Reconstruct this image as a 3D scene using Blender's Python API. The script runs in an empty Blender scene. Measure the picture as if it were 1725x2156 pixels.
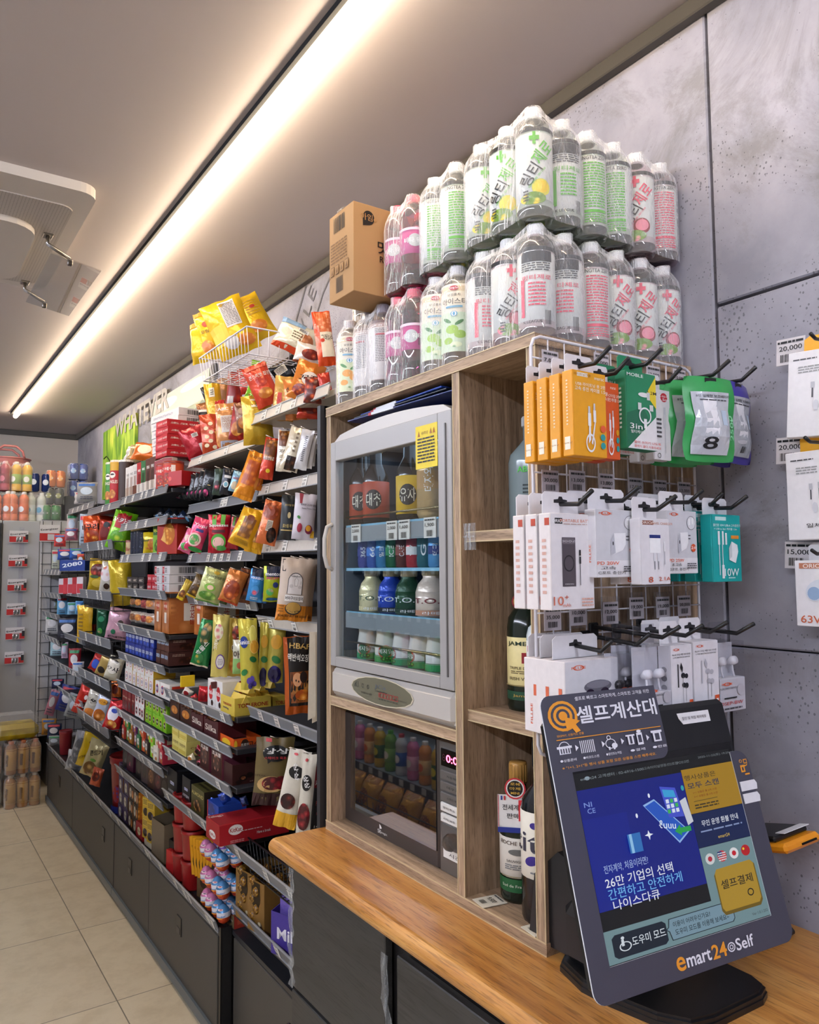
import bpy, math, random
from mathutils import Vector, Matrix, Euler
from math import pi, sin, cos, radians as R
random.seed(7)
SC = bpy.context.scene
COL = SC.collection
# ------------------------------------------------------------------ camera, light, exposure
H = 1.55
YAW, PITCH, ROLL, FPX = R(34.139), R(4.070), R(-0.427), 1626.25
_f = Vector((sin(YAW)*cos(PITCH), cos(YAW)*cos(PITCH), sin(PITCH)))
_r0 = Vector((cos(YAW), -sin(YAW), 0)); _u0 = _r0.cross(_f)
_r = cos(ROLL)*_r0 + sin(ROLL)*_u0; _u = -sin(ROLL)*_r0 + cos(ROLL)*_u0
cam = bpy.data.objects.new('camera', bpy.data.cameras.new('camera')); COL.objects.link(cam)
cam.matrix_world = Matrix(((_r.x,_u.x,-_f.x,0),(_r.y,_u.y,-_f.y,0),(_r.z,_u.z,-_f.z,H),(0,0,0,1)))
cam.data.sensor_fit = 'HORIZONTAL'; cam.data.sensor_width = 36; cam.data.lens = FPX*36/1725
cam.data.clip_start = .02; SC.camera = cam
SC.view_settings.view_transform = 'Standard'; SC.view_settings.look = 'None'
SC.view_settings.exposure = 0.66; SC.view_settings.gamma = 1; SC.view_settings.use_curve_mapping = False
WX, ZC = 1.33, 2.69          # wall on the right, ceiling height
WARM = (1.0, .80, .56); COOL = (.72, .82, 1.0)
LED_POWER = 20.0; LED2_POWER = 20.0; CHILL_POWER = 2.5; WORLD = .10
w = bpy.data.worlds.new('shop_air'); SC.world = w; w.use_nodes = True
w.node_tree.nodes['Background'].inputs[0].default_value = (.75,.82,1,1)
w.node_tree.nodes['Background'].inputs[1].default_value = WORLD

def at(px, py, ax, val):     # a point of the shop on the plane x|y|z = val, read off the survey of the photograph
    d = _f + _r*((px-862.5)/FPX) - _u*((py-1078)/FPX)
    i = 'xyz'.index(ax); c = Vector((0,0,H)); return c + d*((val-c[i])/d[i])
def depth(p): return (Vector(p)-Vector((0,0,H))).dot(_f)

# ------------------------------------------------------------------ materials
def rgb(h):
    if not isinstance(h, str): return tuple(h)+(1,) if len(h)==3 else h
    h = h.lstrip('#'); v = [int(h[i:i+2],16)/255 for i in (0,2,4)]
    return tuple((c/12.92 if c <= .04045 else ((c+.055)/1.055)**2.4) for c in v)+(1,)
MC = {}
def nodes(name):
    m = bpy.data.materials.new(name); m.use_nodes = True
    nt = m.node_tree; return m, nt, nt.nodes['Principled BSDF']
def M(h, fin='print'):
    """procedural finish: print (card), foil, gloss, matte, metal, glass, film, emit"""
    k = (h, fin)
    if k in MC: return MC[k]
    m, nt, b = nodes('%s_%s' % (fin, str(h).lstrip('#'))); N = nt.nodes.new; L = nt.links.new
    c = rgb(h); b.inputs['Base Color'].default_value = c
    m.diffuse_color = c
    ro, me, sp = dict(print=(.45,0,.4), foil=(.24,.25,.5), gloss=(.15,0,.5), matte=(.75,0,.25), metal=(.25,.9,.5),
        plastic=(.32,0,.5), glass=(.03,0,.5), film=(.08,0,.5), emit=(.5,0,.2), steel=(.38,.75,.5), dim=(.5,0,.1)).get(fin,(.5,0,.3))
    b.inputs['Roughness'].default_value = ro; b.inputs['Metallic'].default_value = me
    b.inputs['Specular IOR Level'].default_value = sp
    if fin in ('print','foil','matte','plastic'):
        tc = N('ShaderNodeTexCoord'); n = N('ShaderNodeTexNoise'); n.inputs['Scale'].default_value = 90 if fin!='foil' else 38
        n.inputs['Detail'].default_value = 3; L(tc.outputs['Object'], n.inputs['Vector'])
        mx = N('ShaderNodeMix'); mx.data_type = 'RGBA'; mx.inputs[0].default_value = 1
        dk = tuple(x*.86 for x in c[:3])+(1,); mx.inputs[6].default_value = dk; mx.inputs[7].default_value = c
        L(n.outputs['Fac'], mx.inputs[0]); L(mx.outputs[2], b.inputs['Base Color'])
        if fin == 'foil':
            bp = N('ShaderNodeBump'); bp.inputs['Strength'].default_value = .55; bp.inputs['Distance'].default_value = .006
            L(n.outputs['Fac'], bp.inputs['Height']); L(bp.outputs[0], b.inputs['Normal'])
    if fin == 'glass':
        b.inputs['Transmission Weight'].default_value = 1; b.inputs['IOR'].default_value = 1.2
    if fin == 'film':
        tr = N('ShaderNodeBsdfTransparent'); mix = N('ShaderNodeMixShader'); fr = N('ShaderNodeFresnel'); fr.inputs[0].default_value = 1.45
        tc = N('ShaderNodeTexCoord'); n = N('ShaderNodeTexNoise'); n.inputs['Scale'].default_value = 26; n.inputs['Detail'].default_value = 6
        mp = N('ShaderNodeMapping'); mp.inputs['Scale'].default_value = (1.6,1.6,.45); L(tc.outputs['Object'], mp.inputs[0]); L(mp.outputs[0], n.inputs['Vector'])
        n.inputs['Distortion'].default_value = 1.2
        bp = N('ShaderNodeBump'); bp.inputs['Strength'].default_value = .9; bp.inputs['Distance'].default_value = .012
        L(n.outputs['Fac'], bp.inputs['Height']); L(bp.outputs[0], b.inputs['Normal']); L(bp.outputs[0], fr.inputs['Normal'])
        ad = N('ShaderNodeMath'); ad.operation = 'MULTIPLY_ADD'; ad.inputs[1].default_value = 1.5; ad.inputs[2].default_value = .07
        gm = N('ShaderNodeNewGeometry'); iv = N('ShaderNodeMath'); iv.operation = 'SUBTRACT'; iv.inputs[0].default_value = 1; L(gm.outputs['Backfacing'], iv.inputs[1]); m3 = N('ShaderNodeMath'); m3.operation = 'MULTIPLY'; m3.use_clamp = True; L(iv.outputs[0], m3.inputs[1])
        L(fr.outputs[0], ad.inputs[0]); L(ad.outputs[0], m3.inputs[0]); L(m3.outputs[0], mix.inputs[0]); L(tr.outputs[0], mix.inputs[1]); L(b.outputs[0], mix.inputs[2])
        L(mix.outputs[0], nt.nodes['Material Output'].inputs[0])
    if fin == 'emit':
        b.inputs['Emission Color'].default_value = c; b.inputs['Emission Strength'].default_value = .55
        b.inputs['Base Color'].default_value = (.01,.01,.01,1)
    MC[k] = m; return m
def FOOD(a, b2, c3='#3a1c08', sc=60):
    k = ('food', a, b2, c3, sc)
    if k in MC: return MC[k]
    m, nt, b = nodes('printed_picture'); N = nt.nodes.new; L = nt.links.new
    tc = N('ShaderNodeTexCoord'); v = N('ShaderNodeTexVoronoi'); v.inputs['Scale'].default_value = sc
    n = N('ShaderNodeTexNoise'); n.inputs['Scale'].default_value = sc*.5
    L(tc.outputs['Object'], v.inputs['Vector']); L(tc.outputs['Object'], n.inputs['Vector'])
    r = N('ShaderNodeValToRGB'); e = r.color_ramp.elements
    e[0].position = .12; e[0].color = rgb(a); e[1].position = .75; e[1].color = rgb(c3)
    x = e.new(.42); x.color = rgb(b2)
    ad = N('ShaderNodeMath'); ad.operation = 'MULTIPLY'; L(v.outputs['Distance'], ad.inputs[0]); ad.inputs[1].default_value = 1.0
    a2 = N('ShaderNodeMath'); a2.operation = 'MULTIPLY_ADD'; L(n.outputs['Fac'], a2.inputs[0]); a2.inputs[1].default_value = .5
    L(ad.outputs[0], a2.inputs[2]); L(a2.outputs[0], r.inputs[0]); L(r.outputs[0], b.inputs['Base Color'])
    b.inputs['Roughness'].default_value = .3; MC[k] = m; return m
def WOOD(name, c1, c2, c3, axis='z', sc=1.0, rough=.5):
    m, nt, b = nodes(name); N = nt.nodes.new; L = nt.links.new
    tc = N('ShaderNodeTexCoord'); mp = N('ShaderNodeMapping'); s = [26*sc]*3; s['xyz'.index(axis)] = 1.6*sc
    mp.inputs['Scale'].default_value = s; L(tc.outputs['Object'], mp.inputs[0])
    n = N('ShaderNodeTexNoise'); n.inputs['Scale'].default_value = 3; n.inputs['Detail'].default_value = 8; n.inputs['Distortion'].default_value = .6
    L(mp.outputs[0], n.inputs['Vector'])
    n2 = N('ShaderNodeTexNoise'); n2.inputs['Scale'].default_value = 22; n2.inputs['Detail'].default_value = 2; L(mp.outputs[0], n2.inputs['Vector'])
    r = N('ShaderNodeValToRGB'); e = r.color_ramp.elements; e[0].position = .32; e[0].color = rgb(c1); e[1].position = .68; e[1].color = rgb(c3)
    x = e.new(.5); x.color = rgb(c2); L(n.outputs['Fac'], r.inputs[0])
    r2 = N('ShaderNodeValToRGB'); r2.color_ramp.elements[0].position = .36; r2.color_ramp.elements[0].color = (.42,.38,.36,1); r2.color_ramp.elements[1].position = .47
    r2.color_ramp.elements[1].color = (1,1,1,1); L(n2.outputs['Fac'], r2.inputs[0])
    mx = N('ShaderNodeMix'); mx.data_type = 'RGBA'; mx.blend_type = 'MULTIPLY'; mx.inputs[0].default_value = .6
    L(r.outputs[0], mx.inputs[6]); L(r2.outputs[0], mx.inputs[7]); L(mx.outputs[2], b.inputs['Base Color'])
    b.inputs['Roughness'].default_value = rough
    bp = N('ShaderNodeBump'); bp.inputs['Strength'].default_value = .12; L(n2.outputs['Fac'], bp.inputs['Height']); L(bp.outputs[0], b.inputs['Normal'])
    return m

# ------------------------------------------------------------------ text glyph cache
TXT = {}
def glyphs(s, bold=0.0):
    k = (s, bold)
    if k not in TXT:
        cu = bpy.data.curves.new('t', 'FONT'); cu.body = s; cu.resolution_u = 4 if len(s) < 4 else (3 if len(s) < 12 else 2); cu.offset = bold; cu.fill_mode = 'FRONT'
        o = bpy.data.objects.new('t', cu); me = o.to_mesh()
        vs = [(v.co.x, v.co.y) for v in me.vertices]; fs = [tuple(p.vertices) for p in me.polygons]
        o.to_mesh_clear(); bpy.data.objects.remove(o); bpy.data.curves.remove(cu)
        if vs:
            x0, x1 = min(v[0] for v in vs), max(v[0] for v in vs); y0, y1 = min(v[1] for v in vs), max(v[1] for v in vs)
            cx, cy = (x0+x1)/2, (y0+y1)/2; wd = max(x1-x0, 1e-4); ht = max(y1-y0, 1e-4)
            # unit box -0.5..0.5 in both directions plus true aspect
            TXT[k] = ([((v[0]-cx)/wd, (v[1]-cy)/ht) for v in vs], fs, wd/ht)
        else: TXT[k] = ([], [], 1)
    return TXT[k]

# ------------------------------------------------------------------ mesh builder
class MB:
    def __init__(s): s.V = []; s.F = []; s.K = []; s.mats = []; s.sm = []
    def mi(s, m):
        if isinstance(m, str): m = M(m)
        if m not in s.mats: s.mats.append(m)
        return s.mats.index(m)
    def add(s, vs, fs, m, smooth=False):
        o = len(s.V); k = s.mi(m); s.V += [tuple(v) for v in vs]
        for f in fs: s.F.append(tuple(i+o for i in f)); s.K.append(k); s.sm.append(smooth)
    def box(s, c, d, m, rot=None, bev=0):
        x, y, z = d[0]/2, d[1]/2, d[2]/2; b = min(bev, x*.9, y*.9, z*.9)
        if b <= 0:
            vs = [Vector((i*x,j*y,k*z)) for i in (-1,1) for j in (-1,1) for k in (-1,1)]
            fs = [(0,1,3,2),(4,6,7,5),(0,4,5,1),(2,3,7,6),(0,2,6,4),(1,5,7,3)]
        else:
            vs = []; fs = []
            for i in (-1,1):
                for j in (-1,1):
                    for k in (-1,1):
                        vs += [Vector((i*x,j*(y-b),k*(z-b))), Vector((i*(x-b),j*y,k*(z-b))), Vector((i*(x-b),j*(y-b),k*z))]
            def g(i,j,k,a): return ((i>0)*4+(j>0)*2+(k>0))*3+a
            for i in (-1,1):
                fs.append([g(i,-1,-1,0),g(i,1,-1,0),g(i,1,1,0),g(i,-1,1,0)][::i])
                fs.append([g(-1,i,-1,1),g(-1,i,1,1),g(1,i,1,1),g(1,i,-1,1)][::i])
                fs.append([g(-1,-1,i,2),g(1,-1,i,2),g(1,1,i,2),g(-1,1,i,2)][::i])
                for j in (-1,1):
                    q = i*j
                    fs.append([g(i,j,-1,0),g(i,j,-1,1),g(i,j,1,1),g(i,j,1,0)][::q])
                    fs.append([g(i,-1,j,0),g(i,1,j,0),g(i,1,j,2),g(i,-1,j,2)][::q])
                    fs.append([g(-1,i,j,1),g(-1,i,j,2),g(1,i,j,2),g(1,i,j,1)][::q])
                    for k in (-1,1): fs.append([g(i,j,k,0),g(i,j,k,1),g(i,j,k,2)][::q*k])
        rm = rot if rot is not None else Matrix.Identity(3)
        s.add([rm@v+Vector(c) for v in vs], fs, m); return s
    def tube(s, pts, r, m, n=8, closed=False, cap=True):
        pts = [Vector(p) for p in pts]; N = len(pts); vs = []; up = None
        for i, p in enumerate(pts):
            a = pts[(i-1)%N] if (i>0 or closed) else p; b = pts[(i+1)%N] if (i<N-1 or closed) else p
            t = (b-a).normalized()
            if up is None: up = t.orthogonal().normalized()
            up = (up - t*up.dot(t)).normalized(); q = t.cross(up); rr = r[i] if isinstance(r,(list,tuple)) else r
            for k in range(n): vs.append(p + (up*cos(2*pi*k/n)+q*sin(2*pi*k/n))*rr)
        fs = [(i*n+k, i*n+(k+1)%n, ((i+1)%N)*n+(k+1)%n, ((i+1)%N)*n+k) for i in range(N if closed else N-1) for k in range(n)]
        if cap and not closed: fs += [tuple(range(n-1,-1,-1)), tuple((N-1)*n+k for k in range(n))]
        s.add(vs, fs, m, n > 4); return s
    def lathe(s, prof, m, c=(0,0,0), n=20, a0=0, a1=2*pi, cap=False):
        full = abs(a1-a0-2*pi) < 1e-6; nn = n if full else n+1; vs = []
        for r, z in prof:
            for k in range(nn):
                a = a0+(a1-a0)*k/n; vs.append((c[0]+r*cos(a), c[1]+r*sin(a), c[2]+z))
        P = len(prof)
        fs = [(i*nn+k, i*nn+(k+1)%nn, (i+1)*nn+(k+1)%nn, (i+1)*nn+k) for i in range(P-1) for k in range(n)]
        if cap: fs += [tuple(range(nn-1,-1,-1)), tuple((P-1)*nn+k for k in range(nn))]
        s.add(vs, fs, m, True); return s
    def poly(s, pts, thick, m, fr=None):
        """extruded outline pts (u,v) on frame fr=(origin,U,V)"""
        o, U, V_ = [Vector(q) for q in (fr or ((0,0,0),(1,0,0),(0,0,1)))]; n = U.cross(V_).normalized(); k = len(pts)
        a = [o+U*p[0]+V_*p[1]+n*thick/2 for p in pts]; b = [o+U*p[0]+V_*p[1]-n*thick/2 for p in pts]
        fs = [tuple(range(k)), tuple(range(2*k-1,k-1,-1))]+[(i,k+i,k+(i+1)%k,(i+1)%k) for i in range(k)]
        s.add(a+b, fs, m); return s
    def decals(s, S, dl, W=1.0, Hh=1.0, off=.0006, seed=0):
        """S(u,v,off)->point in metres. dl: decals with coordinates as fractions of half width W/2 and half height Hh/2"""
        w2, h2 = W/2, Hh/2; rnd = random.Random(seed); lay = 0
        for d in dl:
            lay += 1; o = off+lay*.00012; k = d[0]
            if k == 'r':                                    # ('r',u0,v0,u1,v1,mat)
                _, u0, v0, u1, v1, m = d; nu = max(1,int(abs(u1-u0)*5)); nv = max(1,int(abs(v1-v0)*5))
                vs = [S((u0+(u1-u0)*i/nu)*w2, (v0+(v1-v0)*j/nv)*h2, o) for j in range(nv+1) for i in range(nu+1)]
                fs = [(j*(nu+1)+i, j*(nu+1)+i+1, (j+1)*(nu+1)+i+1, (j+1)*(nu+1)+i) for j in range(nv) for i in range(nu)]
                s.add(vs, fs, m)
            elif k == 'e':                                  # ('e',u,v,ru,rv,mat[,rot])
                _, u, v, ru, rv, m = d[:6]; a = R(d[6]) if len(d) > 6 else 0; vs = [S(u*w2, v*h2, o)]; n = 18; fs = []
                for ring in (.55, 1):
                    for i in range(n):
                        x, y = ru*w2*ring*cos(2*pi*i/n), rv*h2*ring*sin(2*pi*i/n)
                        vs.append(S(u*w2+x*cos(a)-y*sin(a), v*h2+x*sin(a)+y*cos(a), o))
                fs += [(0,1+i,1+(i+1)%n) for i in range(n)]+[(1+i,1+n+i,1+n+(i+1)%n,1+(i+1)%n) for i in range(n)]
                s.add(vs, fs, m)
            elif k == 'o':                                  # ring ('o',u,v,ru,rv,thick,mat)
                _, u, v, ru, rv, th, m = d; n = 24; vs = []
                for i in range(n):
                    for q in (1-th, 1): vs.append(S((u+ru*q*cos(2*pi*i/n))*w2, (v+rv*q*sin(2*pi*i/n))*h2, o))
                s.add(vs, [(2*i,2*i+1,(2*i+3)%(2*n),(2*i+2)%(2*n)) for i in range(n)], m)
            elif k == 'p':                                  # ('p',[(u,v)..],mat)
                s.add([S(p[0]*w2, p[1]*h2, o) for p in d[1]], [tuple(range(len(d[1])))], d[2])
            elif k == 't':                                  # ('t',u,v,width frac, height frac or None,text,mat[,rot,bold])
                _, u, v, tw, th, tx, m = d[:7]; a = R(d[7]) if len(d) > 7 else 0; bo = d[8]*.3 if len(d) > 8 else .006
                g, fs, asp = glyphs(tx, bo); tw_ = tw*W; th_ = th*Hh*.7 if th else tw_/asp
                vs = [S(u*w2+x*tw_*cos(a)-y*th_*sin(a), v*h2+x*tw_*sin(a)+y*th_*cos(a), o) for x, y in g]
                s.add(vs, fs, m)
            elif k == 'l':                                  # small print ('l',u0,v0,u1,v1,rows,mat)
                _, u0, v0, u1, v1, n, m = d
                for i in range(n):
                    y = v0+(v1-v0)*(i+.5)/n; hh = abs(v1-v0)/n*.24; x = u0
                    while x < u1-.02:
                        q = min(u1, x+(u1-u0)*rnd.uniform(.08,.3))
                        s.add([S(x*w2,(y-hh)*h2,o),S(q*w2,(y-hh)*h2,o),S(q*w2,(y+hh)*h2,o),S(x*w2,(y+hh)*h2,o)], [(0,1,2,3)], m)
                        x = q+(u1-u0)*.035
            elif k == 'b':                                  # barcode ('b',u0,v0,u1,v1)
                _, u0, v0, u1, v1 = d; x = u0; m = M('#151515'); 
                while x < u1:
                    q = min(u1, x+(u1-u0)*rnd.choice((.02,.04,.06)))
                    s.add([S(x*w2,v0*h2,o),S(q*w2,v0*h2,o),S(q*w2,v1*h2,o),S(x*w2,v1*h2,o)], [(0,1,2,3)], m); x = q+(u1-u0)*rnd.choice((.03,.05))
        return s
    def mesh(s, name):
        me = bpy.data.meshes.new(name); me.from_pydata(s.V, [], s.F)
        for m in s.mats: me.materials.append(m)
        me.polygons.foreach_set('material_index', s.K); me.polygons.foreach_set('use_smooth', s.sm); me.update(); return me
    def build(s, name, parent=None, loc=(0,0,0), rz=0, label=None):
        o = bpy.data.objects.new(name, s.mesh(name)); COL.objects.link(o); o.location = loc; o.rotation_euler = (0,0,rz)
        if parent: o.parent = parent
        if label: o['label'] = label
        return o
def flat(o, U, V_):
    o, U, V_ = Vector(o), Vector(U).normalized(), Vector(V_).normalized(); n = U.cross(V_)
    return lambda u, v, d: o+U*u+V_*v+n*d
def tag(o, label, cat, group=None, kind=None):
    o['label'] = label; o['category'] = cat
    if group: o['group'] = group
    if kind: o['kind'] = kind
    return o
def thing(name, label, cat, loc=(0,0,0), rot=(0,0,0), group=None):
    o = bpy.data.objects.new(name, None); COL.objects.link(o); o.empty_display_size = .05
    o.location = loc; o.rotation_euler = rot; return tag(o, label, cat, group)
def struct(name, mb):
    o = mb.build(name); o['kind'] = 'structure'; return o
def dup(o, parent=None):
    c = o.copy(); COL.objects.link(c)
    if parent: c.parent = parent
    for ch in list(o.children): dup(ch, c)
    return c
# ------------------------------------------------------------------ lamps of the shop
def area(name, loc, sx, sy, power, col, rot=(0,0,0)):
    l = bpy.data.lights.new(name, 'AREA'); l.shape = 'RECTANGLE'; l.size = sx; l.size_y = sy; l.energy = power; l.color = col
    o = bpy.data.objects.new(name, l); COL.objects.link(o); o.location = loc; o.rotation_euler = rot; return o
def tube_mat(name, col, st):
    m, nt, b = nodes(name); b.inputs['Base Color'].default_value = (.8,.8,.8,1)
    b.inputs['Emission Color'].default_value = tuple(col)+(1,); b.inputs['Emission Strength'].default_value = st; return m
TUBE = tube_mat('led_tube_warm', (1,.80,.56), 23)
TUBE2 = tube_mat('led_tube_white', (.78,.84,1), 98)
LX = .742
def led_line(x, y0, y1, m, label, power, col):
    t = thing('led_strip_light', label, 'ceiling light', (x, y0, ZC))
    n = max(1, int(round((y1-y0)/1.2))); L = (y1-y0)/n
    MB().box((-.022,(y1-y0)/2,-.007),(.010,y1-y0,.014),M('#17181a','matte')).box((-.003,(y1-y0)/2,-.003),(.046,y1-y0,.006),M('#8a8580','matte')).build('channel', t)
    for i in range(n):
        b = MB(); b.lathe([(.0,0),(.013,0),(.016,.004),(.016,L-.012),(.013,L-.008),(0,L-.008)], m, n=14)
        for k in range(len(b.V)):
            v = b.V[k]; b.V[k] = (v[0]+.004, v[2]+i*L, v[1]-.026)
        b.build('led_tube', t)
    return t
led_line(LX, .35, 6.2, TUBE, 'long warm white LED line light under the ceiling, running along the snack aisle', 0, WARM)
led_line(-1.7, -1.6, 6.0, TUBE2, 'white LED line light under the ceiling on the far side of the shop', 0, COOL)
led_line(LX-.1, -2.2, -.3, TUBE2, 'short white LED line light behind the camera', 0, COOL)
# ------------------------------------------------------------------ setting
def floor_mat():
    m, nt, b = nodes('porcelain_floor_tile'); N = nt.nodes.new; L = nt.links.new
    tc = N('ShaderNodeTexCoord'); mp = N('ShaderNodeMapping'); mp.inputs['Location'].default_value = (-.08,-.342,0); L(tc.outputs['Object'], mp.inputs[0])
    br = N('ShaderNodeTexBrick'); br.offset = 0; br.inputs['Scale'].default_value = 1; br.inputs['Brick Width'].default_value = .664; br.inputs['Row Height'].default_value = .664
    br.inputs['Mortar Size'].default_value = .0022; br.inputs['Color1'].default_value = rgb('#d2c4a8'); br.inputs['Color2'].default_value = rgb('#cdbfa4'); br.inputs['Mortar'].default_value = rgb('#7d7565')
    L(mp.outputs[0], br.inputs['Vector'])
    n = N('ShaderNodeTexNoise'); n.inputs['Scale'].default_value = 9; n.inputs['Detail'].default_value = 9; n.inputs['Roughness'].default_value = .7; L(tc.outputs['Object'], n.inputs['Vector'])
    r = N('ShaderNodeValToRGB'); r.color_ramp.elements[0].color = (.74,.70,.64,1); r.color_ramp.elements[0].position = .38; r.color_ramp.elements[1].color = (1,1,1,1); r.color_ramp.elements[1].position = .56
    L(n.outputs['Fac'], r.inputs[0])
    mx = N('ShaderNodeMix'); mx.data_type = 'RGBA'; mx.blend_type = 'MULTIPLY'; mx.inputs[0].default_value = .45
    L(br.outputs['Color'], mx.inputs[6]); L(r.outputs[0], mx.inputs[7]); L(mx.outputs[2], b.inputs['Base Color']); b.inputs['Roughness'].default_value = .42; return m
def concrete_mat():
    m, nt, b = nodes('exposed_concrete_panel'); N = nt.nodes.new; L = nt.links.new
    tc = N('ShaderNodeTexCoord')
    n = N('ShaderNodeTexNoise'); n.inputs['Scale'].default_value = 2.2; n.inputs['Detail'].default_value = 10; n.inputs['Roughness'].default_value = .62; L(tc.outputs['Object'], n.inputs['Vector'])
    r = N('ShaderNodeValToRGB'); e = r.color_ramp.elements; e[0].position = .34; e[0].color = rgb('#7b7a85'); e[1].position = .66; e[1].color = rgb('#a9a7b1'); L(n.outputs['Fac'], r.inputs[0])
    # pits: small dark pores where a second noise is high
    v = N('ShaderNodeTexVoronoi'); v.inputs['Scale'].default_value = 105; v.inputs['Randomness'].default_value = 1
    mpv = N('ShaderNodeMapping'); mpv.inputs['Rotation'].default_value = (.3,0,0); mpv.inputs['Scale'].default_value = (1,1.15,.95); L(tc.outputs['Object'], mpv.inputs[0]); L(mpv.outputs[0], v.inputs['Vector'])
    n2 = N('ShaderNodeTexNoise'); n2.inputs['Scale'].default_value = 5; n2.inputs['Detail'].default_value = 4; L(tc.outputs['Object'], n2.inputs['Vector'])
    th = N('ShaderNodeMapRange'); th.inputs[1].default_value = .44; th.inputs[2].default_value = .72; th.inputs[3].default_value = .05; th.inputs[4].default_value = .31; L(n2.outputs['Fac'], th.inputs[0])
    lt = N('ShaderNodeMath'); lt.operation = 'LESS_THAN'; L(v.outputs['Distance'], lt.inputs[0]); L(th.outputs[0], lt.inputs[1])
    # stains
    n3 = N('ShaderNodeTexNoise'); n3.inputs['Scale'].default_value = 3.4; n3.inputs['Detail'].default_value = 12; n3.inputs['Roughness'].default_value = .75; n3.inputs['Distortion'].default_value = .8; L(tc.outputs['Object'], n3.inputs['Vector'])
    r3 = N('ShaderNodeValToRGB'); r3.color_ramp.elements[0].position = .52; r3.color_ramp.elements[1].position = .64; r3.color_ramp.elements[1].color = (.55,.55,.55,1); L(n3.outputs['Fac'], r3.inputs[0])
    mx = N('ShaderNodeMix'); mx.data_type = 'RGBA'; L(r3.outputs[0], mx.inputs[0]); L(r.outputs[0], mx.inputs[6]); mx.inputs[7].default_value = rgb('#6c6966')
    m2 = N('ShaderNodeMix'); m2.data_type = 'RGBA'; L(mx.outputs[2], m2.inputs[6]); m2.inputs[7].default_value = rgb('#55545a')
    mu = N('ShaderNodeMath'); mu.operation = 'MULTIPLY'; L(lt.outputs[0], mu.inputs[0]); mu.inputs[1].default_value = .75; L(mu.outputs[0], m2.inputs[0])
    L(m2.outputs[2], b.inputs['Base Color']); b.inputs['Roughness'].default_value = .62
    bp = N('ShaderNodeBump'); bp.inputs['Strength'].default_value = .35; bp.inputs['Distance'].default_value = .004; bp.invert = True; L(lt.outputs[0], bp.inputs['Height']); L(bp.outputs[0], b.inputs['Normal'])
    return m
CONC = concrete_mat()
def paint(name, h, rough=.7, bump=.05):
    m, nt, b = nodes(name); N = nt.nodes.new; L = nt.links.new
    n = N('ShaderNodeTexNoise'); n.inputs['Scale'].default_value = 140; bp = N('ShaderNodeBump'); bp.inputs['Strength'].default_value = bump
    tc = N('ShaderNodeTexCoord'); L(tc.outputs['Object'], n.inputs['Vector']); L(n.outputs['Fac'], bp.inputs['Height']); L(bp.outputs[0], b.inputs['Normal'])
    b.inputs['Base Color'].default_value = rgb(h); b.inputs['Roughness'].default_value = rough; return m
CEIL = paint('ceiling_paint', '#b8b0b0'); WALLP = paint('back_wall_paint', '#c9bfb4'); TRIM = paint('trim_paint', '#56534f')
struct('floor', MB().box((-1.1,2.2,-.05),(5.2,10.2,.1),floor_mat()))
struct('ceiling', MB().box((-1.1,2.2,ZC+.05),(5.2,10.2,.1),CEIL))
b = MB(); ys = [-2.8,-.42,.888,2.2,3.5,4.8,6.1,7.02]; G = .006
zs = [0,1.395,1.655-.0,2.055,ZC]   # horizontal panel joints differ from bay to bay
for i in range(7):
    y0, y1 = ys[i], ys[i+1]; zz = [0,1.395,2.055,ZC] if i < 2 else ([0,1.655,ZC] if i == 2 else [0,1.3,ZC])
    for j in range(len(zz)-1):
        b.box((WX+.05,(y0+y1)/2,(zz[j]+zz[j+1])/2),(.1,y1-y0-G,zz[j+1]-zz[j]-(G if j else 0)),CONC,bev=.003)
b.box((WX+.07,2.1,ZC/2),(.08,10,ZC),M('#4b4a4c','matte'))
struct('wall_right', b)
b = MB()
for y0, x0, x1 in ((7.0,-3.7,.55),(7.0,.556,WX)): b.box(((x0+x1)/2,y0+.05,ZC/2),(x1-x0,.1,ZC),WALLP)
struct('wall_back', b)
struct('wall_left', MB().box((-3.65,2.2,ZC/2),(.1,10.2,ZC),paint('left_wall_paint','#b8b2aa')))
struct('wall_front', MB().box((-1.1,-2.85,ZC/2),(5.2,.1,ZC),paint('front_wall_paint','#aab0b8')))
struct('trim_1', MB().box((WX-.012,2.2,ZC-.018),(.026,9.7,.036),TRIM,bev=.003))
struct('trim_2', MB().box((-1.1,6.988,ZC-.02),(4.85,.026,.04),TRIM,bev=.003))
# ------------------------------------------------------------------ counter
OAK = WOOD('grey_oak_laminate','#8a725a','#a88d70','#bea286','z'); OAKY = WOOD('grey_oak_laminate_flat','#8a725a','#a88d70','#bea286','y')
EDGE = M('#c9b48d','print'); TOPW = WOOD('worktop_oak','#9a622c','#b8803f','#c79250','y',.55,.3)
BODY = WOOD('charcoal_laminate','#2f2e2c','#353432','#3a3836','y',.5,.45)
BODY2 = M('#211f1f','plastic'); STEEL = M('#9aa0a4','metal')
ZT = .925; XB = .90; YB0, YB1 = .945, 1.69
ctr = thing('worktop_counter', 'long honey oak worktop counter with charcoal laminate front, carrying the display cabinet and kiosk', 'counter', (.80,-.6,0))
b = MB(); n = 10; prof = []        # rounded front edge
x0 = .755; x1 = WX-.002; zt, zb = ZT, ZT-.036
for k in range(n+1):
    a = -pi/2+pi*k/n; prof.append((x0+.018-.018*cos(a), (zt+zb)/2+(zt-zb)/2*sin(a)))
prof = prof + [(x1,zt),(x1,zb)]
k = len(prof); ya, yb = -.9, 1.705
b.add([(p[0]-.8,ya+.6,p[1]) for p in prof]+[(p[0]-.8,yb+.6,p[1]) for p in prof], [tuple(range(k-1,-1,-1)),tuple(range(k,2*k))]+[(i,(i+1)%k,k+(i+1)%k,k+i) for i in range(k)], TOPW, False)
b.build('worktop', ctr)
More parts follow.
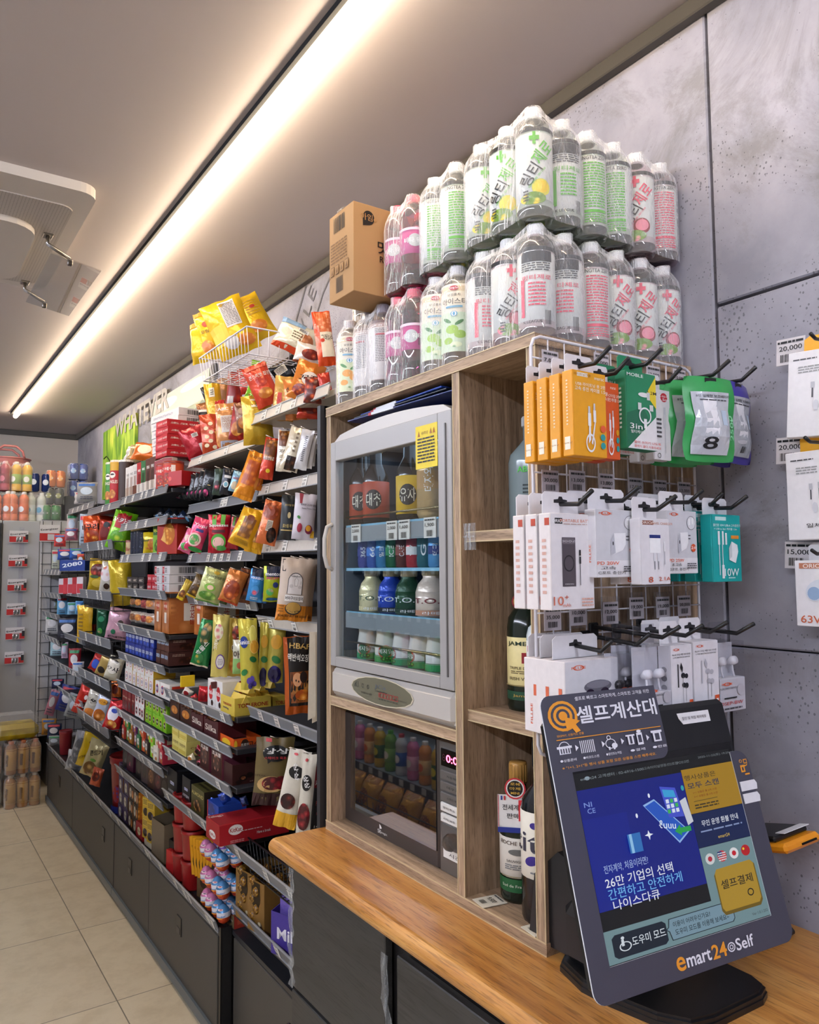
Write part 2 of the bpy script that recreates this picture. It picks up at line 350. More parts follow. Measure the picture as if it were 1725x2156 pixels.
MB().box((.27,.995,.44),(.49,2.59,.88),BODY2).build('carcass', ctr)
def cdoor(y0, y1, z0, z1):
    return MB().box((.01,(y0+y1)/2+.6,(z0+z1)/2),(.018,y1-y0,z1-z0),BODY,bev=.002).build('door', ctr)
d = cdoor(1.275,1.675,.60,.862); d = cdoor(1.275,1.675,.02,.592)
MB().box((-.003,1.275+.60+.015,.34),(.008,.012,.06),M('#cfd2d4','metal'),bev=.002).box((-.003,1.275+.60+.015,.20),(.008,.05,.008),M('#cfd2d4','metal')).build('lock_plate', d)
d = cdoor(.2,1.235,.02,.84); d = cdoor(-.85,.17,.02,.84)
for z in (.12,.24,.36,.48): 
    MB().box((-.002,1.675+.6-.004,z),(.006,.03,.07),M('#a9a79f','metal'),bev=.002).tube([(-.006,1.675+.602,z-.035),(-.006,1.675+.602,z+.035)],.006,M('#b8b6ae','metal')).build('hinge', ctr)
# clear tape crumpled on the corner edges
tp = MB(); rr = random.Random(3); TAPE = M('#b9bdbf','film')
for (yy,z0,z1) in ((1.672,.60,.86),(1.26,.45,.83)):
    pts = []
    for i in range(14):
        z = z1+(z0-z1)*i/13; pts.append((-.0015-rr.random()*.003, yy+.6+rr.uniform(-.012,.012), z))
    for i in range(13):
        a, c = Vector(pts[i]), Vector(pts[i+1]); tp.add([a+Vector((0,-.012,0)),a+Vector((0,.012,0)),c+Vector((0,.014,0)),c+Vector((0,-.01,0))],[(0,1,2,3)],TAPE)
    tp.tube(pts[::3],.0004,M('#7c7e80','plastic'),n=4)
tp.build('packing_tape', ctr)

# ------------------------------------------------------------------ display cabinet standing on the counter
XK = WX-.008; T = .018; ZB, ZTP = ZT, 1.945; YD = 1.165; CZ = (XB+XK)/2; CD = XK-XB
cab = thing('display_cabinet', 'tall grey oak open display cabinet standing on the worktop', 'cabinet', (CZ,(YB0+YB1)/2,ZB))
def panel(name, x0, x1, y0, y1, z0, z1, m, edges='', label=None):
    b = MB(); o = Vector((CZ,(YB0+YB1)/2,ZB)); c = Vector(((x0+x1)/2,(y0+y1)/2,(z0+z1)/2))-o
    b.box(c,(x1-x0,y1-y0,z1-z0),m)
    e = .0016                                   # pale edge band: thin lines along the front arrises
    if 'y' in edges:
        for yy in (y0,y1): b.box((x0-CZ-.0003,yy-o.y,c.z),(.0012,e*1.4,z1-z0),EDGE)
    if 'z' in edges:
        for zz in (z0,z1): b.box((x0-CZ-.0003,c.y,zz-ZB),(.0012,y1-y0,e*1.4),EDGE)
    return b.build(name, cab, label=label)
panel('side_panel',XB,XK,YB1-T,YB1,ZB+.02,ZTP-.02,OAK,'y')
panel('side_panel',XB,XK,YB0,YB0+.02,ZB+.02,ZTP-.02,OAK,'y')
panel('divider',XB,XK,YD-.01,YD+.01,ZB+.02,ZTP-.02,OAK,'y')
panel('top_panel',XB-.002,XK,YB0-.003,YB1+.003,ZTP-.02,ZTP,OAKY,'z')
panel('base_panel',XB-.002,XK,YB0-.003,YB1+.003,ZB,ZB+.02,OAKY,'z')
panel('shelf',XB,XK,YD+.0105,YB1-T,1.222,1.242,OAKY,'z')
panel('shelf',XB+.012,XK,YB0+.02,YD-.0105,1.597,1.615,OAKY,'z')
panel('shelf',XB+.012,XK,YB0+.02,YD-.0105,1.264,1.283,OAKY,'z')
panel('back_panel',XK-.004,XK,YB0+.001,YB1-.001,ZB+.02,ZTP-.02,M('#5a4a3e','matte'))
AC = M('#dfe8ee','film')
for yy in (YD-.03,YB0+.035): b = MB(); b.box((XB+.006-CZ,yy-(YB0+YB1)/2,1.606-ZB),(.002,.035,.05),AC).box((XB+.006-CZ,yy-(YB0+YB1)/2,1.606-ZB),(.006,.036,.003),AC); b.build('clear_price_clip', cab)

# ------------------------------------------------------------------ can warmer
WG = paint('warmer_grey_plastic','#9d9a97',.35,.0); WG2 = paint('warmer_light_plastic','#b9b3ab',.3,.0)
wy0, wy1, wz0, wz1, wxf = YD+.013, YB1-T-.003, 1.242, 1.893, .914; wyc = (wy0+wy1)/2
wm = thing('can_warmer', 'grey glass-door drink warmer in the upper compartment of the oak cabinet', 'drink warmer', (1.0,wyc,wz0)); O = Vector((1.0,wyc,wz0))
def L3(x,y,z): return Vector((x,y,z))-O
INB = M('#1d2430','plastic')
b = MB(); w2 = (wy1-wy0)
b.box(L3(1.11,wy0+.008,1.6),(.36,.016,.5),INB).box(L3(1.11,wy1-.008,1.6),(.36,.016,.5),INB).box(L3(1.295,wyc,1.6),(.012,w2,.5),INB)
b.box(L3(1.11,wyc,1.32),(.36,w2,.02),INB); b.build('housing', wm)
# crowned top cap
b = MB(); nn = 14; pts = [(wy0,1.845)]+[(wy0+w2*i/nn, 1.853+.02*sin(pi*i/nn)**.8+(.012 if 0<i<nn else 0)) for i in range(nn+1)]+[(wy1,1.845)]
k = len(pts); b.add([L3(.905,p[0],p[1]) for p in pts]+[L3(1.28,p[0],p[1]) for p in pts],[tuple(range(k)),tuple(range(2*k-1,k-1,-1))]+[((i+1)%k,i,k+i,k+(i+1)%k) for i in range(k)],WG2)
b.build('top_cap', wm)
# base fascia with oval control panel
b = MB(); b.box(L3(1.06,wyc,1.277),(.31,w2,.068),WG2,bev=.006)
b.box(L3(.912,wyc,1.278),(.03,w2,.066),WG2,bev=.012); fs_ = b.build('base_fascia', wm)
S = flat(L3(.8965,wyc+.015,1.281),(0,-1,0),(0,0,1)); b = MB()
b.decals(S,[('e',0,0,1,1,M('#c9bfa6','gloss')),('e',0,0,.965,.93,M('#6d6a58','gloss')),('t',-.8,.18,.07,.32,'ıK1',M('#111111')),('o',-.58,.15,.035,.16,.3,M('#1a1a1a')),('o',-.4,.15,.035,.16,.3,M('#1a1a1a')),
  ('t',-.57,-.35,.07,.1,'전원',M('#222222')),('t',-.38,-.35,.1,.1,'온도설정',M('#222222')),('t',.0,.3,.18,.24,'JCs',M('#4b5560')),('t',.02,.02,.2,.09,'The Best Hot Warmer',M('#222222')),
  ('t',.25,-.22,.3,.26,'0□□□□□□',M('#a02c2c')),('t',.25,-.52,.3,.08,'30 40 45 50 55 60 65',M('#222222')),('t',.62,-.3,.2,.07,'KUMHO HI-TECH CO.,LTD.',M('#222222'))],.255,.06)
b.build('control_panel', fs_)
# door frame
b = MB(); fx = .897; g0, g1, h0, h1 = wy0+.044, wy1-.026, 1.338, 1.808; dz0, dz1 = 1.315, 1.855
for (y0,y1,z0,z1) in ((wy0,g0,dz0,dz1),(g1,wy1-.002,dz0,dz1),(g0,g1,dz0,h0),(g0,g1,h1,dz1)): b.box(L3(fx+.012,(y0+y1)/2,(z0+z1)/2),(.024,y1-y0,z1-z0),WG,bev=.0015)
b.box(L3(fx-.001,wy0+.017,(dz0+dz1)/2),(.004,.003,.49),M('#6a6866','plastic'))
dr = b.build('door', wm)
def clear(name, tint=(1,1,1), base=.035, k=1.0, alpha_tint=None):
    m, nt, p = nodes(name); N = nt.nodes.new; L = nt.links.new
    tr = N('ShaderNodeBsdfTransparent'); tr.inputs[0].default_value = tuple(tint)+(1,); gl = N('ShaderNodeBsdfGlossy'); gl.inputs['Roughness'].default_value = .015
    mix = N('ShaderNodeMixShader'); fr = N('ShaderNodeFresnel'); fr.inputs[0].default_value = 1.5; mt = N('ShaderNodeMath'); mt.operation = 'MULTIPLY_ADD'; mt.inputs[1].default_value = k; mt.inputs[2].default_value = base
    gm = N('ShaderNodeNewGeometry'); iv = N('ShaderNodeMath'); iv.operation = 'SUBTRACT'; iv.inputs[0].default_value = 1; L(gm.outputs['Backfacing'], iv.inputs[1]); m3 = N('ShaderNodeMath'); m3.operation = 'MULTIPLY'; m3.use_clamp = True; L(iv.outputs[0], m3.inputs[1])
    L(fr.outputs[0], mt.inputs[0]); L(mt.outputs[0], m3.inputs[0]); L(m3.outputs[0], mix.inputs[0]); L(tr.outputs[0], mix.inputs[1]); L(gl.outputs[0], mix.inputs[2]); L(mix.outputs[0], nt.nodes['Material Output'].inputs[0]); return m
GLS = clear('door_glass', (.93,.96,.97), .05, 1.3)
MB().box(L3(fx+.012,(g0+g1)/2,(h0+h1)/2),(.004,g1-g0,h1-h0),GLS).build('glass_pane', dr)
hb = MB(); hp = [(fx-.0,wy1-.012,1.655),(fx-.014,wy1-.01,1.648),(fx-.02,wy1-.008,1.62),(fx-.02,wy1-.008,1.58),(fx-.014,wy1-.01,1.552),(fx,wy1-.012,1.545)]
hb.tube([L3(*p) for p in hp],.005,WG2); hb.build('handle', dr)
S = flat(L3(fx-.0005,wy0+.082,1.815-.022),(0,-1,0),(0,0,1)); b = MB(); YL = M('#e8cf2e')
b.box(L3(fx-.0002,wy0+.082,1.793),(.001,.075,.088),YL)
K_ = M('#222018'); b.decals(S,[('p',[(-.85,.55),(-.6,.55),(-.72,.85)],M('#a8641c')),('p',[(.35,.6),(.58,.6),(.47,.88)],M('#a8641c')),('p',[(.64,.6),(.9,.6),(.77,.88)],M('#a8641c')),('t',-.12,.7,.34,.12,'사용시주의사항',M('#7a4a12')),('l',-.85,-.85,.85,.5,8,K_)],.07,.08)
b.build('warning_sticker', dr)
# interior glass shelves, rails, price holders
GS = clear('shelf_glass', (.8,.93,1), .12, 1.4)
IL = tube_mat('interior_led', (.45,.72,1), 1.6)
sh = []
for z in (1.648,1.545,1.442):
    b = MB().box(L3(1.1,wyc,z),(.34,w2-.04,.006),GS).box(L3(.93,wyc,z),(.004,w2-.05,.007),M('#8fc4dc','gloss'))
    sh.append(b.build('glass_shelf', wm))
for z in (1.672,1.372): MB().tube([L3(.932,wy0+.02,z),L3(.932,wy1-.02,z)],.0026,M('#a08e6a','metal')).build('guard_rail', wm)
for i,(z,tags) in enumerate(((1.628,((.12,'2,000'),(.5,'2,000'),(.62,'1,600'),(.85,'1,900'))),(1.425,()))):
    b = MB().box(L3(.922,wyc,z),(.003,w2-.07,.036),M('#8d9498','plastic')); ph = b.build('price_holder', sh[i*2])
    for f,t in tags:
        yy = wy1-.04-f*(w2-.08); b = MB().box(L3(.918,yy,z+.002),(.002,.042,.042),'#e9e4da'); b.decals(flat(L3(.9168,yy,z+.002),(0,-1,0),(0,0,1)),[('l',-.8,.6,.8,.9,1,M('#333333')),('t',0,.25,.75,.28,t,M('#111111')),('b',-.5,-.85,.5,-.25)],.042,.042,seed=i)
        b.build('price_tag', sh[i*2])
for f,t in ((.42,'2,000'),(.62,''),(.92,'1,500')):
    yy = wy1-.03-f*(w2-.06); b = MB().box(L3(.9,yy,1.337-.01),(.002,.044,.022),'#d8d0c0')
    if t: b.decals(flat(L3(.8988,yy,1.327),(0,-1,0),(0,0,1)),[('t',0,0,.8,.6,t,M('#111111'))],.044,.022)
    b.build('price_tag', wm)
area('warmer_lamp', (1.0,wyc,1.835), .2, .38, .5, (.55,.75,1))
# ------------------------------------------------------------------ microwave
my0, my1, mz0, mz1, mx = YD+.014, YB1-T-.004, .947, 1.205, .935; myc = (my0+my1)/2; ysp = 1.283
mw = thing('microwave_oven', 'black mirrored microwave oven in the lower compartment of the oak cabinet', 'microwave', (1.1,myc,mz0)); O = Vector((1.1,myc,mz0))
MB().box(L3(1.125,myc,(mz0+mz1)/2+.004),(.34,my1-my0-.004,mz1-mz0-.012),M('#2b2a2b','steel'),bev=.004).build('housing', mw)
mm, nt, p = nodes('black_mirror_door'); p.inputs['Base Color'].default_value = (.010,.010,.012,1); p.inputs['Metallic'].default_value = 0; p.inputs['Roughness'].default_value = .02; p.inputs['Specular IOR Level'].default_value = 1; p.inputs['IOR'].default_value = 2.0
b = MB().box(L3(mx+.014,(ysp+my1)/2+.001,(mz0+mz1)/2),(.026,my1-ysp-.002,mz1-mz0),M('#56504e','steel'),bev=.004)
b.box(L3(mx-.0005,(ysp+my1)/2-.014,(mz0+mz1)/2+.016),(.003,my1-ysp-.04,mz1-mz0-.038),mm); dr = b.build('door', mw)
b = MB(); b.decals(flat(L3(mx-.001,1.5,mz0+.02),(0,-1,0),(0,0,1)),[('p',[(-.3,.1),(.3,.5),(.0,1.2),(-.4,1.5)],M('#e6e4e0')),('t',-.35,-.6,.5,.8,'SK',M('#e6e4e0')),('t',.9,-.7,.9,.55,'magic',M('#e6e4e0'),0,0)],.03,.015); b.build('logo', dr)
PG = M('#77736f','steel'); b = MB().box(L3(mx+.014,(ysp+my0)/2,(mz0+mz1)/2),(.026,ysp-my0-.002,mz1-mz0),PG,bev=.003); cp = b.build('control_panel', mw)
yc = (ysp+my0)/2-.003
b = MB().box(L3(mx-.0005,yc,1.172),(.003,.085,.034),M('#0a0608','gloss')); ds = b.build('display', cp)
LEDR = tube_mat('clock_digits', (1,.02,.16), 5)
b = MB(); b.decals(flat(L3(mx-.0022,yc,1.172),(0,-1,0),(0,0,1)),[('t',.05,0,.62,.62,'0:00',LEDR,0,.03),('t',-.74,0,.12,.6,'8',M('#3a1018'))],.085,.034); b.build('clock_digits', ds)
for i,(z,t) in enumerate(((1.138,'자동해동'),(1.117,'데우기'),(1.096,'스피드쿠킹'),(1.076,'정지/취소'),(1.055,'시작/30초'))):
    b = MB().box(L3(mx-.002,yc,z),(.006,.085,.017),M('#8b8783','steel') if i < 3 else '#dedad2',bev=.0015); b.decals(flat(L3(mx-.0052,yc,z),(0,-1,0),(0,0,1)),[('t',0 if i<3 else -.3,0,.45,.4,t,M('#333333'))],.085,.017); b.build('button', cp)
b = MB().box(L3(mx-.001,yc,1.02),(.004,.085,.044),M('#5e5a56','gloss')); b.lathe([(.015,0),(.017,.012),(.013,.02),(0,.021)],M('#cfc8bf','glass'),n=18)
for k in range(8,len(b.V)): v = Vector(b.V[k]); b.V[k] = tuple(L3(mx-.003-v.z,yc+v.y,1.018+v.x))
b.build('dial', cp)
b = MB().box(L3(mx-.001,yc,.988),(.002,.075,.018),'#e6e2da'); b.decals(flat(L3(mx-.0022,yc,.988),(0,-1,0),(0,0,1)),[('t',0,0,.5,.6,'시간',M('#333333'))],.075,.018); b.build('handwritten_note', cp)
MB().box(L3(mx-.001,yc-.02,.966),(.004,.008,.008),M('#2c2a2a'),bev=.002).build('latch', cp)
# ------------------------------------------------------------------ bottles
def cylS(r, z): return lambda u, v, d: Vector(((r+d)*sin(u/r), -(r+d)*cos(u/r), z+v))
BL = {}
def clearp(h):
    k = 'cp'+h
    if k not in MC: MC[k] = clear('clear_plastic_'+h.lstrip('#'), rgb(h)[:3], .05, 1.6)
    return MC[k]
def bottle_kind(key, prof, body, cap, capr, capz, lab=None, labm=None, dec=(), n=20, seed=0, liquid=None):
    """meshes of one kind of bottle: body, cap, label"""
    if key in BL: return BL[key]
    p = []; b = MB().lathe(prof, body if not isinstance(body,str) else M(body,'gloss'), n=n)
    if liquid: b.lathe([(max(0,r-.0025),z+.002) for r,z in prof if z < liquid[1]]+[(0,liquid[1])], M(liquid[0],'gloss'), n=n)
    p.append(('body', b.mesh('body')))
    c = MB().lathe([(0,capz[1]),(capr*.93,capz[1]),(capr,capz[1]-.002),(capr,capz[0]),(capr*.8,capz[0])], M(cap,'plastic'), n=18)
    for i in range(18): c.box((capr*sin(2*pi*i/18),capr*cos(2*pi*i/18),(capz[0]+capz[1])/2),(.0012,.0012,(capz[1]-capz[0])*.8),M(cap,'plastic'))
    p.append(('cap', c.mesh('cap')))
    if lab:
        r, z0, z1 = lab; l = MB().lathe([(r-.0006,z0),(r,z0+.0005),(r,z1-.0005),(r-.0006,z1)], labm if not isinstance(labm,str) else M(labm), n=n)
        l.decals(cylS(r,(z0+z1)/2), dec, 2*r, z1-z0, off=.0008, seed=seed); p.append(('label', l.mesh('label')))
    BL[key] = p; return p
def put(parts, parent, loc, rz=0, name='bottle', sub=True):
    """one bottle as a part (bottle > cap, label) of a pack"""
    o = bpy.data.objects.new(name, parts[0][1]); COL.objects.link(o); o.parent = parent; o.location = loc; o.rotation_euler = (0,0,rz)
    for nm, me in parts[1:]:
        c = bpy.data.objects.new(nm, me); COL.objects.link(c); c.parent = o
    return o
def stand(parts, name, label, cat, loc, rz=0, group=None, sc=1, rot=None):
    """one loose thing made of parts"""
    t = thing(name, label, cat, loc, rot or (0,0,rz), group); t.scale = (sc,)*3 if not isinstance(sc,tuple) else sc
    for nm, me in parts:
        c = bpy.data.objects.new(nm, me); COL.objects.link(c); c.parent = t
    return t
PET = [(0,.006),(.018,.004),(.029,.0),(.0335,.006),(.034,.02),(.034,.030),(.0325,.034),(.0325,.150),(.034,.154),(.0335,.163),(.030,.174),(.022,.187),(.0145,.193),(.0135,.200),(.0135,.209)]
def ling(kind, c, c2, fruit):
    K = M('#16181a'); C = M(c); Wt = '#d5d8d4'
    if kind == 'front':
        d = [('r',-3,.9,3,1,K),('e',.2,-.55,.5,.22,M(fruit)),('e',.22,-.53,.38,.16,M(c2)),('e',-.25,-.82,.7,.16,FOOD(c,c2,'#6b8f2a',80)),('p',[(-.9,-.5),(.45,.72),(.95,.4),(-.4,-.8)],M('#e2e4e1')),
             ('r',-.22,.55,-.06,.87,C),('r',-.4,.66,.12,.77,C),('t',-.36,-.22,.62,.26,'링티',K,54,.03),('t',.3,.34,.66,.27,'제로',C,54,.04),('t',-.02,-.3,.7,.035,'ZERO CALORIE · ZERO SUGAR',C,52),('l',-.75,-.9,-.45,-.6,4,K)]
    elif kind == 'info':
        d = [('r',-3,.9,3,1,K),('t',-.1,.8,.85,.07,'LINGTEA ZERO',K,0,.02),('l',-.72,-.55,.6,.7,17,C),('r',-.72,-.68,.6,-.6,C),('l',-.72,-.95,.6,-.7,4,C)]
    else:
        d = [('r',-3,.9,3,1,K),('r',-.8,.62,.9,.88,K),('l',-.8,.38,.8,.6,4,K),('r',-.85,-.75,-.62,.2,C),('t',.05,.22,.8,.09,'링티제로',C,0,.02),('l',-.4,-.5,.5,.12,7,C),('b',.45,-.95,.8,-.6),('t',-.2,-.88,.5,.05,'K LEAGUE',K)]
    return bottle_kind(('ling',kind,c), PET, clearp('#f2f7ee' if c=='#55b51e' else '#fbeef0'), '#eeeef0', .0145, (.190,.212), (.0334,.020,.163), Wt, d, seed=hash(kind)%50)
GRN = [ling(k,'#55b51e','#f3cf1f','#d9d23a') for k in ('front','info','side')]
PNK = [ling(k,'#dd3f5c','#e9899a','#8c2a2a') for k in ('front','info','side')]
def tea(key, fruit, leaf, bandc):
    d = [('r',-3,-1,3,.15,M(bandc)),('e',-.15,-.35,.4,.13,M(fruit)),('e',.35,-.5,.36,.12,M(fruit)),('e',-.4,-.68,.3,.1,M(fruit)),('e',.3,-.15,.3,.05,M(leaf),30),('e',-.45,-.08,.3,.05,M(leaf),-30),('e',.1,-.8,.35,.08,FOOD(fruit,leaf,'#dfe9c0',90)),
         ('e',0,.86,.28,.07,M('#c0243c')),('t',0,.86,.3,.05,'Dong Suh',M('#ffffff')),('t',0,.66,.4,.06,'보성홍차',M('#222222')),('t',0,.47,.75,.13,'아이스티',M('#1c1c1c'),0,.02),('r',-.5,.28,.5,.34,M('#6aa7c8')),('e',.0,.1,.2,.08,M('#5aa6d0')),('t',0,.1,.14,.1,'0',M('#ffffff'))]
    return bottle_kind(('tea',key), PET, clearp('#fbf4e6'), '#e7e4ea', .0145, (.190,.212), (.0334,.030,.168), '#efe6d2', d)
TGR = tea('grape','#9cc63c','#2f7a2c','#cfe3c4'); TOR = tea('peach','#f0a128','#3f8f35','#dfe8b8')
DRK = bottle_kind('dark', PET, clearp('#e9dcd8'), '#8c8c9c', .0148, (.190,.212), (.0334,.030,.168), '#e9e5e4', [('r',-3,.92,3,1,M('#6a4a48')),('l',-.8,-.4,.0,.75,20,M('#777777')),('r',-.8,.5,-.1,.56,M('#c6505a')),('r',.15,-1,.4,1,M('#f5eeee')),('e',.8,-.5,.45,.2,FOOD('#b03a50','#e7a0a8','#4a1c24',60)),('t',.28,.3,.5,.04,'0 kcal ZERO',M('#333333'),90)])
PK = [(0,.004),(.02,.0),(.029,.006),(.030,.03),(.027,.05),(.030,.07),(.030,.12),(.027,.135),(.030,.15),(.028,.165),(.02,.182),(.0135,.19),(.0135,.2)]
PWT = bottle_kind('pinkwater', PK, clearp('#e8a8c8'), '#e2556f', .0150, (.186,.206), (.0303,.068,.125), '#b8257e', [('e',.0,0,.5,.5,M('#c0c4c8')),('r',-2,.8,2,1,M('#e9c8dc')),('t',0,0,.8,.3,'비타 워터',M('#ffffff')),('b',.5,-.7,.8,-.1)])
FILM = M('#ffffff','film')
def film(pack, x0, x1, y0, y1, prof, pad=.0025, top=.212):
    b = MB(); vs = []; n = 6; m = None; rr = random.Random(int(x0*1000+y0*777))
    rings = [(r+pad, z) for r, z in prof]+[(.009, top+.0035)]
    for ri,(r, z) in enumerate(rings):
        ring = []
        for ci,(cx,cy) in enumerate(((x1,y1),(x0,y1),(x0,y0),(x1,y0))):
            for k in range(n): a = pi/2*ci+pi/2*k/(n-1); ring.append((cx+r*cos(a), cy+r*sin(a), z))
            nx,ny = ((x0,y1),(x0,y0),(x1,y0),(x1,y1))[ci]; ax = pi/2*ci+pi/2
            for q in (.25,.5,.75):
                pin = .004*sin(pi*q)+rr.uniform(-.001,.001); sag = (-.012*sin(pi*q) if ri >= len(rings)-3 else 0)
                ring.append((cx+(nx-cx)*q+(r-pin)*cos(ax), cy+(ny-cy)*q+(r-pin)*sin(ax), z+sag))
        m = len(ring); vs += ring
    fs = [(i*m+k, i*m+(k+1)%m, (i+1)*m+(k+1)%m, (i+1)*m+k) for i in range(len(rings)-1) for k in range(m)]
    vs.append(((x0+x1)/2,(y0+y1)/2,top-.014)); c = len(vs)-1
    fs += [((len(rings)-1)*m+k, (len(rings)-1)*m+(k+1)%m, c) for k in range(m)]
    b.add(vs, fs, FILM, True)
    return b.build('shrink_film', pack)
def pack(label, xs, ys, z, kinds, rz=None, group=None, prof=None, pick=None, top=.212):
    cx, cy = sum(xs)/len(xs), sum(ys)/len(ys); t = thing('bottle_pack', label, 'drink bottles', (cx,cy,z), group=group)
    rr = random.Random(int(cx*991+cy*313+z*71))
    for i,x in enumerate(xs):
        for j,y in enumerate(ys):
            k = kinds[(pick[(i*len(ys)+j)%len(pick)]) if pick else rr.randrange(len(kinds))]
            put(k, t, (x-cx,y-cy,0), R(-36)+rr.uniform(-.3,.3))
    P = prof or [(.0335,.0),(.034,.03),(.034,.155),(.031,.175),(.021,.192),(.0150,.200),(.0150,.212)]
    film(t, min(xs)-cx, max(xs)-cx, min(ys)-cy, max(ys)-cy, P, top=top)
    return t
Z1, Z2 = ZTP, ZTP+.2165
Y3 = (.985,1.058,1.131)
XS = [.945+.0702*i for i in range(6)]
pack('shrink-wrapped pink label drink bottles at the front right corner of the cabinet top, bottom tier', XS[0:2], Y3, Z1, PNK, pick=[2,0,2,2,0,1])
pack('pink label drink bottles bottom tier, middle of the side row above the grid panel', XS[2:4], Y3, Z1, PNK, pick=[1,0,1,0,1,2])
pack('pink label drink bottles bottom tier, against the concrete wall', XS[4:6], Y3, Z1, PNK, pick=[0,1,2,0,2,1])
pack('tallest green label lemon drink pack, top tier at the front right corner of the cabinet', XS[0:2], Y3, Z2, GRN, pick=[0,0,0,2,0,1])
pack('green label drink bottles top tier, middle of the side row above the grid panel', XS[2:4], Y3, Z2, GRN, pick=[1,0,1,1,2,2])
pack('pink label drink bottles top tier, against the concrete wall', XS[4:6], Y3, Z2, PNK, pick=[0,1,2,1,2,0])
pack('green grape iced tea pack in the bottom tier on the oak cabinet', XS[0:2], (1.213,1.285), Z1, [TGR])
pack('green label drink pack standing on the grape iced tea pack', XS[0:2], (1.213,1.285), Z2, GRN, pick=[1,1,1,0])
PP = [(.030,.0),(.030,.15),(.028,.165),(.02,.185),(.0155,.192),(.0155,.206)]
pack('pink capped purple drink bottles in wrinkled film, bottom tier', (.935,.998), (1.3545,1.4165), Z1, [PWT], prof=PP, top=.206)
pack('pink capped purple drink bottles in wrinkled film, top tier beside the carton', (.935,.998), (1.3545,1.4165), Z1+.2105, [PWT], prof=PP, top=.206)
pack('grey capped bottles with white and rose labels under the cardboard carton', (.94,1.012), (1.489,1.56), Z1, [DRK])
pack('orange fruit iced tea bottles at the far left end of the cabinet top', (.935,1.007), (1.638,), Z1-.0, [TOR], prof=None) if False else pack('orange fruit iced tea bottles at the far left end of the cabinet top', (.935,1.007), (1.634,), Z1, [TOR])
pack('orange fruit iced tea bottles on the second tier behind the carton', (.985,1.057), (1.64,), Z2, [TOR])
# ------------------------------------------------------------------ carton on the bottles
CB = paint('corrugated_board','#ad8659',.75,.1)
ct = thing('cardboard_box', 'brown cardboard carton lying across the bottles at the left of the cabinet top', 'box', (.97,1.508,Z2+.001))
b = MB().box((0,0,.103),(.262,.112,.206),CB,bev=.001)
K = M('#1f1a16'); LT = M('#7b5630')
b.decals(flat((0,-.0562,.103),(1,0,0),(0,0,1)),[('e',-.7,.7,.115,.16,K),('p',[(-.815,.7),(-.815,.5),(-.68,.54)],K),('t',-.7,.71,.16,.11,'아임e',M('#bb8b55')),('t',-.16,.1,.36,.2,'맛있는',K,0,.03),('t',-.16,-.17,.32,.1,'ROASTED',K,0,.03),('t',-.1,.6,.2,.09,'Sample',K)],.262,.206)
b.decals(flat((-.1312,0,.103),(0,-1,0),(0,0,1)),[('b',-.6,.55,.3,.9),('l',-.85,-.15,.5,.35,7,LT),('b',-.4,-.85,.2,-.5)]+[('r',-.85+.4*i,-.42,-.55+.4*i,-.2,LT) for i in range(4)]+[('r',-.82+.4*i,-.4,-.58+.4*i,-.22,CB) for i in range(4)]+[('p',[(-.78+.4*i,-.38),(-.62+.4*i,-.38),(-.7+.4*i,-.25)],LT) for i in range(4)],.112,.206)
b.build('carton', ct)
MB().box((-.132,0,.206),(.003,.03,.004),M('#d8cfc0','film')).box((0,0,.2068),(.262,.04,.0006),M('#d8c8a8','film')).build('tape', ct)
# ------------------------------------------------------------------ folders above the warmer
for i,(c,lab) in enumerate((('#14256b','dark blue plastic folder lying on top of the drink warmer'),('#15181d','black plastic folder lying on top of the drink warmer'),('#1b3fa0','bright blue plastic folder, topmost on the drink warmer'))):
    b = MB().box((0,0,0),(.28,.40-.03*i,.0035),M(c,'plastic'),bev=.001); b.box((-.138,.05,.001),(.006,.09,.006),M('#d9dadd','plastic')).box((-.138,.10,.001),(.0065,.012,.0065),'#b3262c')
    o = b.build('folder'); tag(o,lab,'folder'); o.location = (1.062,1.42-.01*i,1.903+.005*i); o.rotation_euler = (R(-.0),R(0),R(2-2*i)); 
# ------------------------------------------------------------------ drinks inside the warmer
def can_kind(key, c, c2, txt):
    return bottle_kind(('can',key), [(0,.001),(.022,0),(.026,.008),(.026,.125)], M(c,'foil'), '#b9bcc0', .025, (.126,.131), (.0262,.01,.122), M(c,'foil'), [('r',-1,-.3,1,.25,M(c2)),('t',0,0,.8,.2,txt,M('#f5f3ee'),90,.02)])
def glassb(key, c, lc, circ, txt, capc='#a9854a'):
    return bottle_kind(('gb',key), [(0,.0),(.024,.0),(.026,.006),(.026,.08),(.024,.095),(.012,.118),(.011,.142)], M(c,'gloss'), capc, .013, (.140,.152), (.0263,.012,.082), lc, [('e',.0,0,.62,.55,M(circ)),('t',0,0,.55,.5,txt,M('#f2ead2'),0,.02)])
def topb(key, c, c2, tc):
    return bottle_kind(('top',key), [(0,0),(.026,0),(.030,.006),(.030,.06),(.026,.078),(.017,.092),(.017,.1)], M(c,'foil'), '#b0a080', .018, (.098,.116), (.0304,.004,.060), M(c,'foil'), [('r',-1.2,-1,1.2,-.55,M(c2)),('t',-.05,.25,1.1,.32,'T.O.P',M(tc),0,.03),('t',0,-.78,.5,.2,'라떼',M('#ffffff')),('l',1.0,-.9,1.5,.9,9,M('#222222'))])
YW = lambda f: wy1-.045-f*(w2-.09)
DD = [(glassb('jujube','#1a0d08','#b5452a','#201008','대추'),(0,.16),1.651,(0,.16),'brown jujube drink bottle, red label,'),
      (glassb('citron','#1a0f08','#e0b324','#251a08','유자'),(.52,),1.651,(.52,),'brown glass citron drink bottle with yellow label')]
